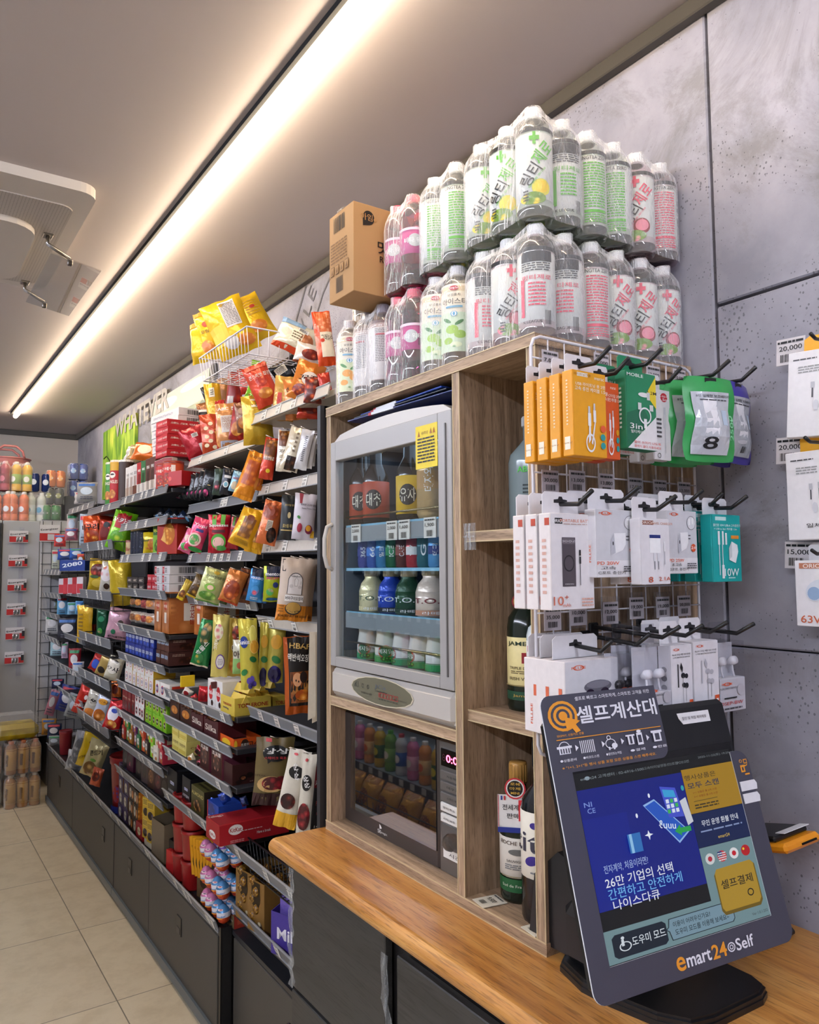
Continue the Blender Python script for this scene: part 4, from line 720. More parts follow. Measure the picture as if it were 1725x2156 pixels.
def blister(w,h,d,tab=.03,ear='#17171a',win=(-.1,.95),seed=0,tx='EARPHONE'):
    b = MB(); zc = -tab*.6-h/2; zs = zc+h/2*win[0]
    b.box((0,d/2,zc-h/4+h/4*win[0]),(w*.98,d*.98,h/2*(1+win[0])),'#dcdade',bev=.001); b.box((0,d/2,zc),(w,d,h),CLP,bev=.001)
    b.box((0,d-.002,zc),(w*.96,.002,h*.96),'#c9c8ce'); tw=w*.4
    b.poly([(-tw,-tab*.6),(tw,-tab*.6),(tw,tab*.3),(-tw,tab*.3)],.001,CLP,((0,d-.001,0),(1,0,0),(0,0,1)))
    for sx in (-.2,.25):
        E_ = M(ear,'gloss'); x = sx*w; z = zs+h*.2
        b.tube([(x,d*.2,z+.006),(x,d*.45,z+.004),(x,d*.75,z)],[.0065,.008,.005],E_,n=12); b.tube([(x,d*.5,z),(x+.002,d*.5,z-.014),(x+.004,d*.45,zs)],.0018,E_,n=6)
    b.decals(flat((0,0,zc),(1,0,0),(0,0,1)),[('o',-.5,-.2,.3,.05,.3,OR),('t',-.5,-.2,.4,.04,'FILLRE',OR),('t',-.4,-.32,.7,.04,'IN-EAR STEREO EARPHONE',GRY),('t',-.2,-.75,.9,.07,tx,M('#c04a48')),('e',.55,-.4,.28,.16,M('#b9b6bd')),('l',-.8,-.95,.6,-.85,1,GRY),('r',-.8,-.62,.2,-.58,DK)],w,h,off=.001)
    return b.mesh('blister_box')
hang(1303,1347,1376,1500,.83,.03,blister,1,.04,'earphone_box','earphones',['clear box with black in-ear earphones just right of the earbud boxes'],win=(-.6,.95),tab=.036)
hang(1359,1414,1362,1518,.79,.028,blister,2,.04,'earphone_box','earphones',['clear box with white in-ear earphones above the kiosk','clear box of white earphones hanging behind its twin'],ear='#e8e6ea',win=(-.25,.95),tab=.036)
def whe(c):
    def f(w,h,d,**k): return hbox_mesh(w,h,d,'#d2cfd4','#e6e3e7',[('o',-.45,.86,.22,.04,.25,OR),('t',-.45,.86,.3,.04,'FILLRE',OR),('t',0,.72,.85,.04,'FILLRE C타입 메탈 유선 이어폰',M('#333333')),('t',0,.64,.8,.03,'C-TYPE SMARTPHONE EARPHONE',M('#555555')),('e',.1,.12,.2,.08,M(c)),('e',.4,.1,.16,.07,M(c)),('e',.15,-.15,.18,.07,M(c)),('e',.4,-.17,.17,.08,M(c)),('r',-.42,-.2,-.33,.45,M(c)),('r',.05,-.7,.08,.1,M('#888888')),('r',.32,-.6,.35,-.2,M('#888888')),('p',[(-.2,.35),(.0,.2),(.05,.35),(-.1,.5)],M(c)),('r',.6,-.88,.92,-.58,OR),('r',.68,-.85,.84,-.68,M('#f2f2f2'))],[('e',0,.3,.45,.08,M('#8a888e')),('e',0,.05,.45,.08,M('#6a686e')),('e',0,-.2,.45,.08,M('#8a888e'))],**k)
    return f
hang(1413,1458,1358,1508,.79,.024,whe('#1b1b20'),2,.035,'earphone_box','earphones',['white card box with black wired earphones pictured, bottom row','white earphone box hanging behind the black earphone box'],tab=.036)
hang(1461,1514,1350,1498,.79,.03,whe('#b9b8c0'),2,.04,'earphone_box','earphones',['white card box with silver earphones pictured, bottom row','white earphone box hanging behind the silver earphone box'],tab=.036)
hang(1517,1570,1352,1499,.79,.026,blister,2,.036,'earphone_box','earphones',['half-clear box with white earbuds at the right end of the bottom row','half-clear earphone box behind the right end one'],ear='#eceaee',win=(-.05,.95),tx='DSEP-BW',tab=.036)
# ------------------------------------------------------------------ boxes hanging on the concrete wall at the right edge
def wbox(label, z0, z1, y1, w, dec, tabc, price, ptz, ang=0):
    t = thing('hanging_accessory_box', label, 'phone accessory', (WX-.062,y1-w/2,(z0+z1)/2)); h = z1-z0
    b = MB().box((.012,0,0),(.024,w,h),'#e6e3e6',bev=.0012)
    b.decals(flat((0,0,0),(0,-1,0),(0,0,1)),dec,w,h); b.build('carton', t)
    MB().poly([(-w*.38,h/2),(w*.38,h/2),(w*.38,h/2+.024),(w*.3,h/2+.03),(-w*.3,h/2+.03),(-w*.38,h/2+.024)],.0012,M(tabc),((.023,0,0),(0,-1,0),(0,0,1))).build('hang_tab', t)
    b = MB().tube([(.06,0,h/2+.014),(-.03,0,h/2+.010),(-.045,0,h/2+.016)],.003,BK); b.tube([(.058,0,h/2+.014),(.061,0,h/2+.014)],.008,BK); b.build('peg_hook', t)
    for v in (0,): t.rotation_euler = (R(ang),0,0)
    c = MB().box((0,0,0),(.0012,.052,.046),'#cfc9cc'); c.decals(flat((-.0007,0,0),(0,-1,0),(0,0,1)),[('l',-.9,.55,.9,.9,1,DK),('t',0,.22,.8,.3,price,DK,0,.02),('b',-.7,-.8,.3,-.2)],.052,.046,seed=int(z0*100))
    o = c.build('price_tag',None,(WX-.03,y1+.008,ptz),0); tag(o,'white %s price tag on the concrete wall, %s of the three'%(price,{176:'highest',159:'middle',145:'lowest'}[int(z0*100+.5)]),'price tag'); o.rotation_euler = (R(3),0,0)
cb_ = [('l',-.85,.78,-.2,.84,1,GRY),('l',-.7,.48,-.1,.66,3,M('#999999')),('r',-.35,.12,-.25,.26,M('#b9b9c0')),('r',-.1,.14,-.0,.28,M('#b9b9c0')),('r',-.32,-.1,-.28,.12,GRY),('r',-.08,-.1,-.04,.14,GRY),('e',-.2,-.28,.08,.12,M('#cfcfd6'))]
wbox('white power bank box with yellow C corner hanging highest on the concrete wall',1.76,1.905,.716,.125,cb_+[('r',.35,.55,.99,.99,M('#e8a81e')),('t',.68,.75,.3,.22,'C',DK,0,.03),('p',[(.1,-.4),(.5,-.5),(.75,.2),(.4,.3)],M('#cfcfd6')),('t',.65,-.7,.5,.08,'일체형 보조배터리',DK),('t',.65,-.85,.5,.1,'5000',DK,0,.02)],'#e8a81e','20,000',1.922,ang=4)
wbox('white power bank box with yellow 8 corner, middle of three on the concrete wall',1.59,1.738,.724,.12,cb_+[('r',.35,.6,.99,.99,M('#e8a81e')),('t',.68,.8,.3,.2,'8',DK,0,.03),('p',[(.0,-.3),(.3,-.42),(.7,.3),(.35,.45)],M('#cfcfd6')),('t',.7,-.55,.4,.1,'2W',DK,0,.02),('t',.45,-.68,.9,.07,'일체형 보조배터리',DK),('t',.5,-.85,.6,.11,'5000mAh',DK,0,.02)],'#e8a81e','20,000',1.748)
wbox('white 63W car charger box, lowest of three on the concrete wall',1.447,1.556,.716,.11,[('r',-.85,.75,.1,.92,M('#b9785c')),('t',-.38,.83,.35,.09,'ORION',M('#f2e8e2'),0,.03),('t',.55,.83,.7,.08,'CAR CHARGER',M('#c08068')),('e',-.3,.1,.4,.3,M('#d3d8e2'),30),('e',-.42,.0,.2,.2,M('#8fa8c8'),30),('p',[(-.2,.2),(.6,.55),(.75,.35),(0,-.1)],M('#eef0f4')),('t',-.45,-.78,.4,.16,'63W',M('#c8603c'),0,.02)],'#dcdade','15,000',1.565)
# ------------------------------------------------------------------ self checkout kiosk
KC = Vector((.947,.727,1.149)); KA, KT = R(-6.41), R(15.93)
ku = Vector((cos(KA),sin(KA),0)); kv = Vector((-sin(KA)*sin(KT),cos(KA)*sin(KT),cos(KT))); kn = ku.cross(kv)
kt = thing('self_checkout_kiosk', 'dark slate self-checkout touch screen kiosk on black stand, tilted back on the worktop', 'kiosk', (KC.x+.02,KC.y+.06,ZT))
KO = kt.location.copy()
def KP(u, v, d=0): return KC-KO+ku*u+kv*v+kn*d
KR = Matrix((ku,kv,kn)).transposed()
def kbox(b, u0, u1, v0, v1, d0, d1, m, bev=0): return b.box(KP((u0+u1)/2,(v0+v1)/2,(d0+d1)/2),(abs(u1-u0),abs(v1-v0),abs(d1-d0)),m,rot=KR,bev=bev)
SLATE = paint('slate_print','#3f3f4c',.42,.0)
def kpoly(b, pts, d0, d1, m):
    k = len(pts); vs = [KP(p[0],p[1],d1) for p in pts]+[KP(p[0],p[1],d0) for p in pts]
    b.add(vs,[tuple(range(k)),tuple(range(2*k-1,k-1,-1))]+[(i,k+i,k+(i+1)%k,(i+1)%k) for i in range(k)],m)
def arc(cx,cy,r,a0,a1,n=6): return [(cx+r*cos(R(a0+(a1-a0)*i/n)),cy+r*sin(R(a0+(a1-a0)*i/n))) for i in range(n+1)]
b = MB(); kbox(b,-.178,.178,-.15,.195,-.032,-.004,M('#0f1012','plastic'),.008); b.build('monitor_body', kt)
b = MB(); kbox(b,-.160,.162,-.12,.128,-.0045,-.0015,M('#050506','gloss')); scr = b.build('screen_glass', kt)
# front plate: a frame with the header sign at top left
u0, u1, v0 = -.190, .190, -.158; s0, s1, sv0, sv1 = -.157, .155, -.119, .121
out = arc(u0+.018,v0+.018,.018,180,270)+arc(u1-.018,v0+.018,.018,270,360)+arc(u1-.022,.113-.022,.022,0,90)+[(s1,.113),(s1,sv0),(s0,sv0),(s0,sv1),(.026-.014,.1205)]+arc(.028-.016,.1205+.016,.016,270,360)+[(.028,.226)]+arc(u0+.016,.226-.016,.016,90,180)
def fplate(b, pts, d0, d1, m):          # concave outline: triangulated fill through bmesh
    import bmesh
    bm = bmesh.new(); vs = [bm.verts.new((p[0],p[1],0)) for p in pts]; es = [bm.edges.new((vs[i],vs[(i+1)%len(vs)])) for i in range(len(vs))]
    bmesh.ops.triangle_fill(bm, edges=es, use_beauty=True, normal=(0,0,1)); bm.verts.index_update(); tr = [tuple(v.index for v in f.verts) for f in bm.faces]; bm.free(); k = len(pts)
    b.add([KP(p[0],p[1],d1) for p in pts]+[KP(p[0],p[1],d0) for p in pts], tr+[tuple(i+k for i in reversed(t)) for t in tr]+[(i,k+i,k+(i+1)%k,(i+1)%k) for i in range(k)], m)
b = MB(); fplate(b,out,-.0012,.0006,M('#dddde2')); fplate(b,[(p[0]*.9975+0,p[1]) for p in out],.0004,.0012,SLATE); pl = b.build('front_plate', kt)
S = lambda u,v,d: KP(u,v,.0013+d)
def KD(dl, cu, cv, w, h, d=0, seed=0):
    return lambda b: b.decals(lambda u,v,q: KP(cu+u,cv+v,.0013+d+q), dl, w, h, off=.0002, seed=seed)
WT, ORG, ST = M('#e8e8f0'), M('#e89a2a'), M('#3f3f4c')
b = MB(); W_, H_ = .218, .105
KD([('e',-.68,.45,.24,.40,ORG),('e',-.68,.45,.195,.325,SLATE),('e',-.68,.45,.155,.26,ORG),('e',-.68,.45,.11,.185,SLATE),('e',-.68,.45,.07,.12,ORG),('r',-.98,.0,-.6,.28,SLATE) if 0 else ('p',[(-.66,.42),(-.42,.28),(-.5,.2),(-.44,.02),(-.52,-.02),(-.58,.14),(-.66,.04)],ORG),
  ('t',.22,.86,.66,.08,'셀프로 빠르고 스마트하게, 스마트한 고객을 위한',WT),('t',.24,.42,.7,.33,'셀프계산대',WT,0,.06),('t',-.62,-.05,.22,.05,'SSGPAY, 신용카드 전용',ORG),('r',-.86,-.16,.94,-.14,ORG),
  ('t',-.05,-.86,.8,.06,'※ "1+1, 2+1"등 행사 상품 포함 모든 상품을 스캔 해주세요.',ORG)],-.081,.173,W_,H_)(b)
# icons
ic = [('r',-.84,-.52,-.66,-.36,WT),('r',-.87,-.38,-.63,-.32,WT),('o',-.75,-.36,.09,.16,.12,WT)]+[('r',-.82+.04*i,-.5,-.80+.04*i,-.38,SLATE) for i in range(4)]
ic += [('r',-.5+.03*i,-.56,-.485+.03*i,-.24,WT) for i in range(8)]
ic += [('o',.0,-.42,.09,.13,.15,WT),('e',.06,-.48,.05,.07,WT),('r',-.05,-.58,-.02,-.5,WT),('r',.03,-.58,.06,-.5,WT),('o',-.02,-.26,.035,.06,.3,WT)]
ic += [('r',.27,-.3,.43,-.26,WT),('r',.3,-.52,.4,-.28,WT),('r',.33,-.5,.37,-.3,SLATE),('r',.46,-.56,.56,-.24,WT),('r',.48,-.5,.54,-.3,SLATE),('e',.51,-.2,.04,.04,WT)]
ic += [('r',.72,-.3,.92,-.24,WT),('r',.75,-.54,.89,-.28,WT),('r',.78,-.5,.86,-.32,SLATE)]
for x in (-.6,-.16,.17,.62): ic.append(('p',[(x,-.48),(x+.05,-.4),(x,-.32)],WT))
for x,t in ((-.75,'●상품준비'),(-.38,'●바코드스캔'),(.0,'●할인또는적립'),(.42,'●결제'),(.82,'●완료')): ic.append(('t',x,-.68,.13,.05,t,WT))
KD(ic,-.081,.173,W_,H_)(b); b.build('header_print', pl)
b = MB(); KD([('t',-.9,0,.11,1.0,'e',ORG,0,.05),('t',-.45,.0,.31,.85,'mart',WT,0,.06),('t',.08,.06,.19,1.05,'24',ORG,0,.07),('o',.4,.0,.1,.5,.25,WT),('o',.4,.0,.05,.25,.4,WT),('t',.76,.05,.24,.9,'Self',WT,0,.05)],.03,-.1405,.15,.024)(b); b.build('logo_print', pl)
b = MB(); KD([('o',-.3,.6,.26,.16,.3,ORG),('r',.15,.3,.75,.75,ORG),('r',.25,.4,.65,.66,SLATE),('p',[(-.6,.2),(.1,.2),(.6,.1),(.7,.3),(.1,.0),(.1,-.5),(-.6,-.5)],ORG),('r',-.4,-.35,-.1,0,SLATE),('r',-.1,-.8,.7,-.65,ORG)],.175,.088,.026,.03)(b)
b.build('icon_print', pl)
for v in (.060,.042): b = MB(); kpoly(b,[(.158,v-.0065),(.192,v-.0065),(.194,v+.002),(.190,v+.0075),(.158,v+.0075)],.0012,.0024,M('#e2e2e6')); b.build('paper_patch', pl)
b = MB(); kpoly(b,[(.068,.172),(.075,.163),(.134,.163),(.134,.180),(.066,.180)],-.0038,-.003,M('#e6e4e6')); b.decals(lambda u,v,q: KP(.1+u,.1715+v,-.0029+q),[('t',0,0,.75,.4,'할인 및 적립 제외매장',GRY)],.07,.017); b.build('paper_note', kt)
# screen picture
def EM(h): return M(h,'emit')
def SD(b, dl, cu, cv, w, h, d=0): b.decals(lambda u,v,q: KP(cu+u,cv+v,-.0014+d+q), dl, w, h, off=.0)
b = MB(); SD(b,[('r',-1,-1,1,1,EM('#101114'))],-.0,0,.31,.236); 
SD(b,[('t',-.85,0,.03,.5,'●',EM('#8fa0ae')),('t',-.55,0,.38,.45,'emart24 고객센터 : 02-6916-1500',EM('#7d868c')),('t',.05,0,.22,.4,'고속터미널영동선2호점',EM('#70777c')),('t',.34,0,.08,.4,'POS:2번',EM('#70777c')),('t',.8,.3,.25,.4,'2025-11-22(토) 19:29:10',EM('#70777c'))],0,.110,.31,.0145,.0003)
mw_, mh = .199, .152; mc, mr = -.055, .020       # main advert
LB = EM('#2f6fd8'); 
SD(b,[('r',-1,-1,1,1,EM('#0d1c7d')),('r',-1,-1,-.2,.5,EM('#0f2088')),('t',-.85,.74,.07,.06,'NI',EM('#7d94d8')),('t',-.81,.63,.07,.06,'CE',EM('#7d94d8')),
   ('p',[(.12,.55),(.35,.62),(.9,-.05),(.66,-.22)],EM('#8fb4e8')),('p',[(.15,.52),(.35,.59),(.87,-.04),(.66,-.18)],EM('#2456c0')),('t',.5,.14,.16,.1,'ℓuuu',EM('#dfe8f8'),-10),
   ('p',[(.5,.82),(.8,.75),(.86,.22),(.56,.25)],EM('#4452c8')),('p',[(.54,.76),(.76,.71),(.78,.58),(.55,.62)],EM('#3aa0d8'))]+[('r',.56+.08*i,.32+.09*j,.62+.08*i,.39+.09*j,EM('#d8e0f4') if (i+j)%3 else EM('#3fb458')) for i in range(3) for j in range(3)]+
   [('p',[(.82,.5),(.95,.55),(1.0,.1),(.88,.05)],EM('#c8ccd6')),('p',[(.6,-.0),(.72,.1),(.72,.04),(.92,.04),(.92,-.05),(.72,-.05),(.72,-.1)],EM('#28a04c')),('e',.93,.72,.03,.05,EM('#2fa0a8')),('p',[(.1,.12),(.12,.06),(.18,.04),(.12,.02),(.1,-.05),(.08,.02),(.02,.04),(.08,.06)],EM('#e8eefa')),('e',-.05,.4,.02,.04,EM('#e8eefa')),('e',.25,.7,.02,.04,EM('#e8eefa')),
   ('r',-.3,-.2,-.06,.12,EM('#2f6fb8')),('r',-.27,-.2,-.22,.12,EM('#8fc0e8')),
   ('t',-.42,-.36,.4,.1,'전자계약, 처음이라면?',EM('#9fb2e0')),('t',-.22,-.57,.62,.125,'26만 기업의 선택',EM('#e2e6f2'),0,.02),('t',-.15,-.76,.68,.125,'간편하고 안전하게',EM('#6fb2ea'),0,.02),('t',-.36,-.94,.42,.115,'나이스다큐',EM('#e2e6f2'),0,.02)],mc,mr,mw_,mh,.0004)
rw, rc_ = .120, .100
SD(b,[('r',-1,-1,1,1,EM('#a07a1c')),('t',-.35,.6,.6,.17,'행사상품은',EM('#3a3020')),('t',-.3,.22,.6,.2,'모두 스캔',EM('#1a2a50'),0,.04),('t',-.3,-.1,.45,.07,'1+1 상품은 둘 2개 스캔',EM('#7a2a1c')),('t',-.3,-.28,.45,.07,'2+1 상품은 둘 3개 스캔',EM('#7a2a1c')),('r',-.8,-.5,.1,-.47,EM('#5a4a20')),('l',-.8,-.85,.1,-.6,2,EM('#3a3020'))],rc_,.068,rw-.01,.062,.0004)
SD(b,[('r',-1,-1,1,1,EM('#10204c')),('t',0,.35,.7,.26,'무인 운영 환불 안내',EM('#d8dce8'),0,.03),('l',-.8,-.2,.8,-.02,1,EM('#8090b8')),('t',0,-.6,.22,.14,'emart24',EM('#c8a84c'))],rc_,.0135,rw-.01,.046,.0004)
SD(b,[('r',-1,-1,1,1,EM('#6f8a90'))],rc_,-.064,rw-.01,.108,.0004); SD(b,[('r',-1,-1,1,1,EM('#6f8a90'))],-.0,-.0985,.31,.039,.0003)
SD(b,[('e',-.7,.75,.17,.15,EM('#c8ccce')),('e',-.7,.75,.08,.07,EM('#b03040')),('e',-.25,.75,.17,.15,EM('#c03a40')),('r',-.4,.74,-.24,.88,EM('#203070')),('l',-.4,.62,-.1,.86,4,EM('#d8d8dc')),('e',.2,.75,.17,.15,EM('#d8d8dc')),('e',.2,.75,.08,.07,EM('#c02030')),('e',.65,.75,.17,.15,EM('#b01c24')),('e',.58,.8,.04,.035,EM('#e8c830')),
   ('p',[(-.62,.42),(-.72,.3),(-.72,-.62),(-.62,-.75),(.72,-.75),(.84,-.62),(.84,.35),(.72,.46)],EM('#6a5618')),('p',[(-.6,.45),(-.68,.35),(-.68,-.55),(-.6,-.66),(.7,-.66),(.8,-.55),(.8,.38),(.7,.48)],EM('#a8862a')),('t',.05,.02,.6,.17,'셀프결제',EM('#201c14'),0,.03),('o',.45,-.35,.12,.1,.3,EM('#201c14')),('t',.6,-.92,.3,.05,'Ver 1.0.1.252',EM('#3a4448'))],rc_,-.064,rw-.01,.10,.0006)
SD(b,[('p',[(-.92,.7),(-.96,.5),(-.96,-.6),(-.92,-.8),(-.36,-.8),(-.32,-.6),(-.32,.5),(-.36,.7)],EM('#16202e')),('o',-.82,-.15,.07,.3,.2,EM('#d0d8e0')),('e',-.84,.4,.02,.1,EM('#d0d8e0')),('r',-.86,-.1,-.83,.3,EM('#d0d8e0')),('t',-.54,0,.2,.42,'도우미 모드',EM('#d8e0e8'),0,.02),
   ('p',[(-.28,.72),(-.3,.2),(-.34,.05),(-.3,-.1),(-.28,-.72),(.52,-.72),(.55,-.5),(.55,.5),(.52,.72)],EM('#222c34')),('p',[(-.27,.67),(-.29,.18),(-.32,.05),(-.29,-.08),(-.27,-.67),(.51,-.67),(.54,-.48),(.54,.48),(.51,.67)],EM('#7490a0')),('t',.0,.28,.24,.26,'이용이 어려우신가요?',EM('#101820')),('t',.12,-.25,.35,.28,'도우미 모드를 이용해 보세요~',EM('#101820'))],-.0,-.0985,.30,.037,.0008)
b.build('screen_picture', scr)
# stand and weighted foot
b = MB(); F1 = M('#141416','plastic')
pts = [(.815,.90),(.83,.83),(.865,.80),(.93,.79),(1.00,.70),(1.055,.672),(1.09,.70),(1.085,.755),(1.05,.80),(.99,.86),(.93,.93)]
foot = [(.868,.84),(.872,.79),(.888,.72),(.912,.682),(.95,.672),(1.055,.668),(1.078,.676),(1.088,.70),(1.089,.77),(1.075,.86),(1.03,.92),(.93,.928),(.885,.90)]
for zz,s,th in ((.0,1.0,.008),(.008,.985,.006),(.014,.955,.004)):
    cx = sum(p[0] for p in foot)/len(foot); cy = sum(p[1] for p in foot)/len(foot)
    b.poly([(cx+(p[0]-cx)*s-KO.x, cy+(p[1]-cy)*s-KO.y) for p in foot],th,F1,((0,0,zz+th/2),(1,0,0),(0,1,0)))
b.build('foot', kt)
b = MB(); q0 = KP(-.0,-.1,-.03); 
b.poly([(-.13,.0),(-.10,-.005),(.04,.0),(.045,.06),(.02,.13),(-.06,.15),(-.115,.10)],.12,M('#1a1a1c','plastic'),((-.0,.075,.018),(0,-1,0),(0,0,1)))
b.box((-.02,.07,.06),(.12,.10,.10),F1,bev=.02); b.build('stand_neck', kt)
# ------------------------------------------------------------------ orange card reader behind the kiosk
cr = thing('card_reader', 'orange and black card reader with a white paper strip behind the kiosk, by the wall', 'card reader', (1.25,.80,ZT))
b = MB(); b.box((0,.0,.07),(.02,.02,.14),M('#16161a','plastic'),bev=.004); b.box((0,.0,.006),(.09,.09,.012),M('#16161a','plastic'),bev=.004); b.build('stand', cr)
Rm = Euler((R(-14),R(-6),R(-8))).to_matrix()
p0 = at(1640,1770,'y',.752); c0 = p0-Vector((1.25,.80,ZT))
MB().box(c0,(.085,.10,.016),M('#e8941c','plastic'),rot=Rm,bev=.005).build('base_shell', cr)
MB().box(c0+Rm@Vector((0,.012,.0125)),(.08,.085,.010),M('#141416','plastic'),rot=Rm,bev=.003).build('keypad', cr)
b = MB().box(c0+Rm@Vector((.008,-.028,.0185)),(.06,.018,.001),'#e6e6ea',rot=Rm); b.build('paper_strip', cr)
MB().box(c0+Rm@Vector((.012,-.0505,-.001)),(.035,.002,.003),M('#080808','matte'),rot=Rm).build('card_slot', cr)
# ------------------------------------------------------------------ wall shelving: base cabinets and bays
DG = paint('dark_grey_steel','#2b2b2f',.4,0); MG = paint('cabinet_graphite','#47443f',.5,.02); RAIL = M('#74767a','plastic'); LRAIL = M('#c9c1b6','plastic')
XF, XU, XBK = .945, 1.03, WX-.012
# base cabinets
def base(name_y, y0, y1, x, label, doors, handles):
    t = thing('base_cabinet', label, 'cabinet', ((x+XBK)/2,(y0+y1)/2,0)); o = t.location
    MB().box((.01,0,.185),(XBK-x-.02,y1-y0,.33),DG).box((.02,0,.01),(XBK-x-.05,y1-y0-.01,.02),M('#54575a','plastic')).build('carcass', t)
    MB().box((0,0,.357),(XBK-x,y1-y0,.014),DG).build('top_board', t)
    for a, c in doors:
        MB().box((x-o.x+.008,(a+c)/2-o.y,.19),(.016,c-a-.006,.31),MG,bev=.002).build('door', t)
    for hy in handles:
        d = [k for k in t.children if k.name.startswith('door')]; own = [k for k,(a,c) in zip(d,doors) if a < hy < c]
        hb = MB().box((x-o.x-.001,hy-o.y,.235),(.004,.052,.066),M('#111111','plastic'),bev=.0015).box((x-o.x-.003,hy-o.y+.003,.218),(.003,.036,.022),M('#2c2c2c','plastic'),bev=.001).build('handle', own[0] if own else t)
    b = MB().box((x-o.x-.004,0,.03),(.01,y1-y0,.035),M('#5d666c','plastic')); b.build('kick_strip', t)
    return t
base('a',2.52,3.915,XF,'long low graphite base cabinet under the snack shelves, nearest the counter',((2.535,3.33),(3.33,3.913)),(2.93,3.62))
base('b',3.92,5.74,XF,'long low graphite base cabinet under the far snack shelves',((3.922,4.9),(4.9,5.735)),(4.13,5.3))
base('c',1.715,2.515,.985,'recessed low graphite base cabinet between counter and snack shelves',((1.72,2.50),),())
MB_ = MB().box((0,0,.19),(.02,.014,.38),M('#121214','plastic')).box((.012,-.006,.19),(.03,.004,.38),M('#1c1c1e','plastic'))
tag(MB_.build('corner_post',None,(XF+.01,2.518-.004,0)),'black corner post at the near end of the long base cabinet','post')

def rail(par, o, x, y0, y1, z, m=RAIL, h=.036, tilt=20, tags=(), tagc='#f2eee6', seed=0):
    """clear price rail tipped back, with its tags as parts below it"""
    rm = Euler((0,R(-tilt),0)).to_matrix(); c = Vector((x,(y0+y1)/2,z))-o
    r = MB().box(c,(.004,y1-y0,h),m,rot=rm).box(c+rm@Vector((-.003,0,h/2)),(.004,y1-y0,.003),M('#9a9ca0','plastic'),rot=rm).box(c+rm@Vector((-.003,0,-h/2)),(.004,y1-y0,.003),M('#9a9ca0','plastic'),rot=rm).build('price_rail', par)
    rr = random.Random(seed)
    for f in tags:
        yy = y1-f*(y1-y0); tb = MB(); cc = Vector((x,yy,z))-o+rm@Vector((-.0035,0,0)); w = .032
        tb.box(cc,(.001,w,h*.93),tagc,rot=rm); S = lambda u,v,d: cc+rm@Vector((-.0008-d,-u,v))
        tb.decals(S,[('l',-.8,.55,.8,.9,1,M('#555555')),('t',0,.1,.7,.3,rr.choice(('1,500','2,000','1,800','3,300','1,200','4,500')),M('#222222')),('b',-.6,-.85,.6,-.3)],w,h*.93,seed=int(yy*99)); tb.build('price_tag', par)
    return r
def wavy(par, o, x, y, z, L=.05):
    """one wavy wire peg sticking out to the aisle"""
    pts = [Vector((x+.16-.03*i, y+.006*(-1)**i, z+.004*(i%2)))-o for i in range(6)]+[Vector((x-.012,y,z+.012))-o]
    MB().tube(pts,.0016,M('#b9b4ac','metal'),n=6).build('peg_hook', par)
def bay(label, y0, y1, shelves, posts=True, back=DG):
    t = thing('shelving_bay', label, 'shelf unit', ((XF+XBK)/2,(y0+y1)/2,.366)); o = t.location.copy()
    MB().box(Vector((XBK-.005,(y0+y1)/2,1.18))-o,(.01,y1-y0-.004,1.62),back).build('back_panel', t)
    for yy in (y0+.012,y1-.012): MB().box(Vector((XBK-.025,yy,1.18))-o,(.03,.02,1.62),DG).build('upright', t)
    for i,(x,z,tg,*kw) in enumerate(shelves):
        k = kw[0] if kw else {}; ya, yb = k.get('y',(y0,y1)); m = k.get('m',RAIL)
        sh = MB().box(Vector(((x+XBK)/2+.008,(ya+yb)/2,z-.012))-o,(XBK-x-.02,yb-ya-.004,.018),DG if m is RAIL else M('#b5afa6','plastic'),bev=.002)
        s_ = sh.build('shelf', t)
        if z > .4: rail(s_,o,x,ya+.006,yb-.006,z-.008,m,tilt=k.get('tilt',18 if z<1.5 else -14),tags=tg,seed=i,tagc=k.get('tc','#f2eee6'))
    return t, o
SH0 = [(1.0,2.05,(.2,.4,.6,.8),dict(m=LRAIL,y=(1.86,2.42))),(1.03,1.815,(.1,.3,.5),dict(m=LRAIL)),(1.03,1.625,(.12,.3,.62),dict(m=LRAIL,tc='#f2eee6')),(1.03,1.385,(.15,.4,.8),dict(m=LRAIL)),(1.0,1.095,(.14,.32,.52,.8),dict(tc='#e9dfd6'))]
bay0,o0 = bay('near shelving bay with hooks for jerky and nuts, partly behind the oak cabinet', 1.72, 2.42, SH0)
SH1 = [(1.03,1.99,(.2,.6),dict(m=LRAIL)),(1.03,1.80,(.55,.6)),(1.03,1.60,(.05,.35,.45,.55,.65,.8)),(1.03,1.435,(.15,.3,.5,.7,.9)),
       (XF,1.068,(.1,.22,.45,.65,.9)),(XF,.966,(.5,.82)),(XF,.842,(.1,.35,.85)),(XF,.675,(.08,.45,.65),)]
bay1,o1 = bay('second shelving bay, pouches on hooks above and chocolate shelves below', 2.425, 3.15, SH1)
SH2 = [(XF,1.885,(.12,.3,.5,.6,.75)),(XF,1.757,(.15,.4,.6)),(XF,1.607,(.06,.2,.55,.7,.9)),(XF,1.452,(.4,.9)),(XF,1.283,(.1,.4,.7)),(XF,1.150,(.2,.55,.85)),(XF,1.015,(.2,.55)),(XF,.88,(.1,.35,.6,.85)),(XF,.745,(.1,.55,.62,.75,.8)),(XF,.615,(.15,.4,.7))]
bay2,o2 = bay('third shelving bay stacked with boxed biscuits', 3.155, 3.91, SH2)
SH3 = [(XF,1.877,(.5,.7))]
bay3,o3 = bay('basket bay with wire baskets of large crisp bags', 3.915, 4.66, SH3)
SH4 = [(.98,1.93,(.2,.4,.6,.8)),(XF+.03,1.41,(.2,.5)),(XF,.95,(.1,.3,.5,.7)),(XF,.80,(.2,.5,.7)),(XF,1.15,())]
bay4,o4 = bay('household goods bay beyond the crisp baskets', 4.665, 5.42, SH4)
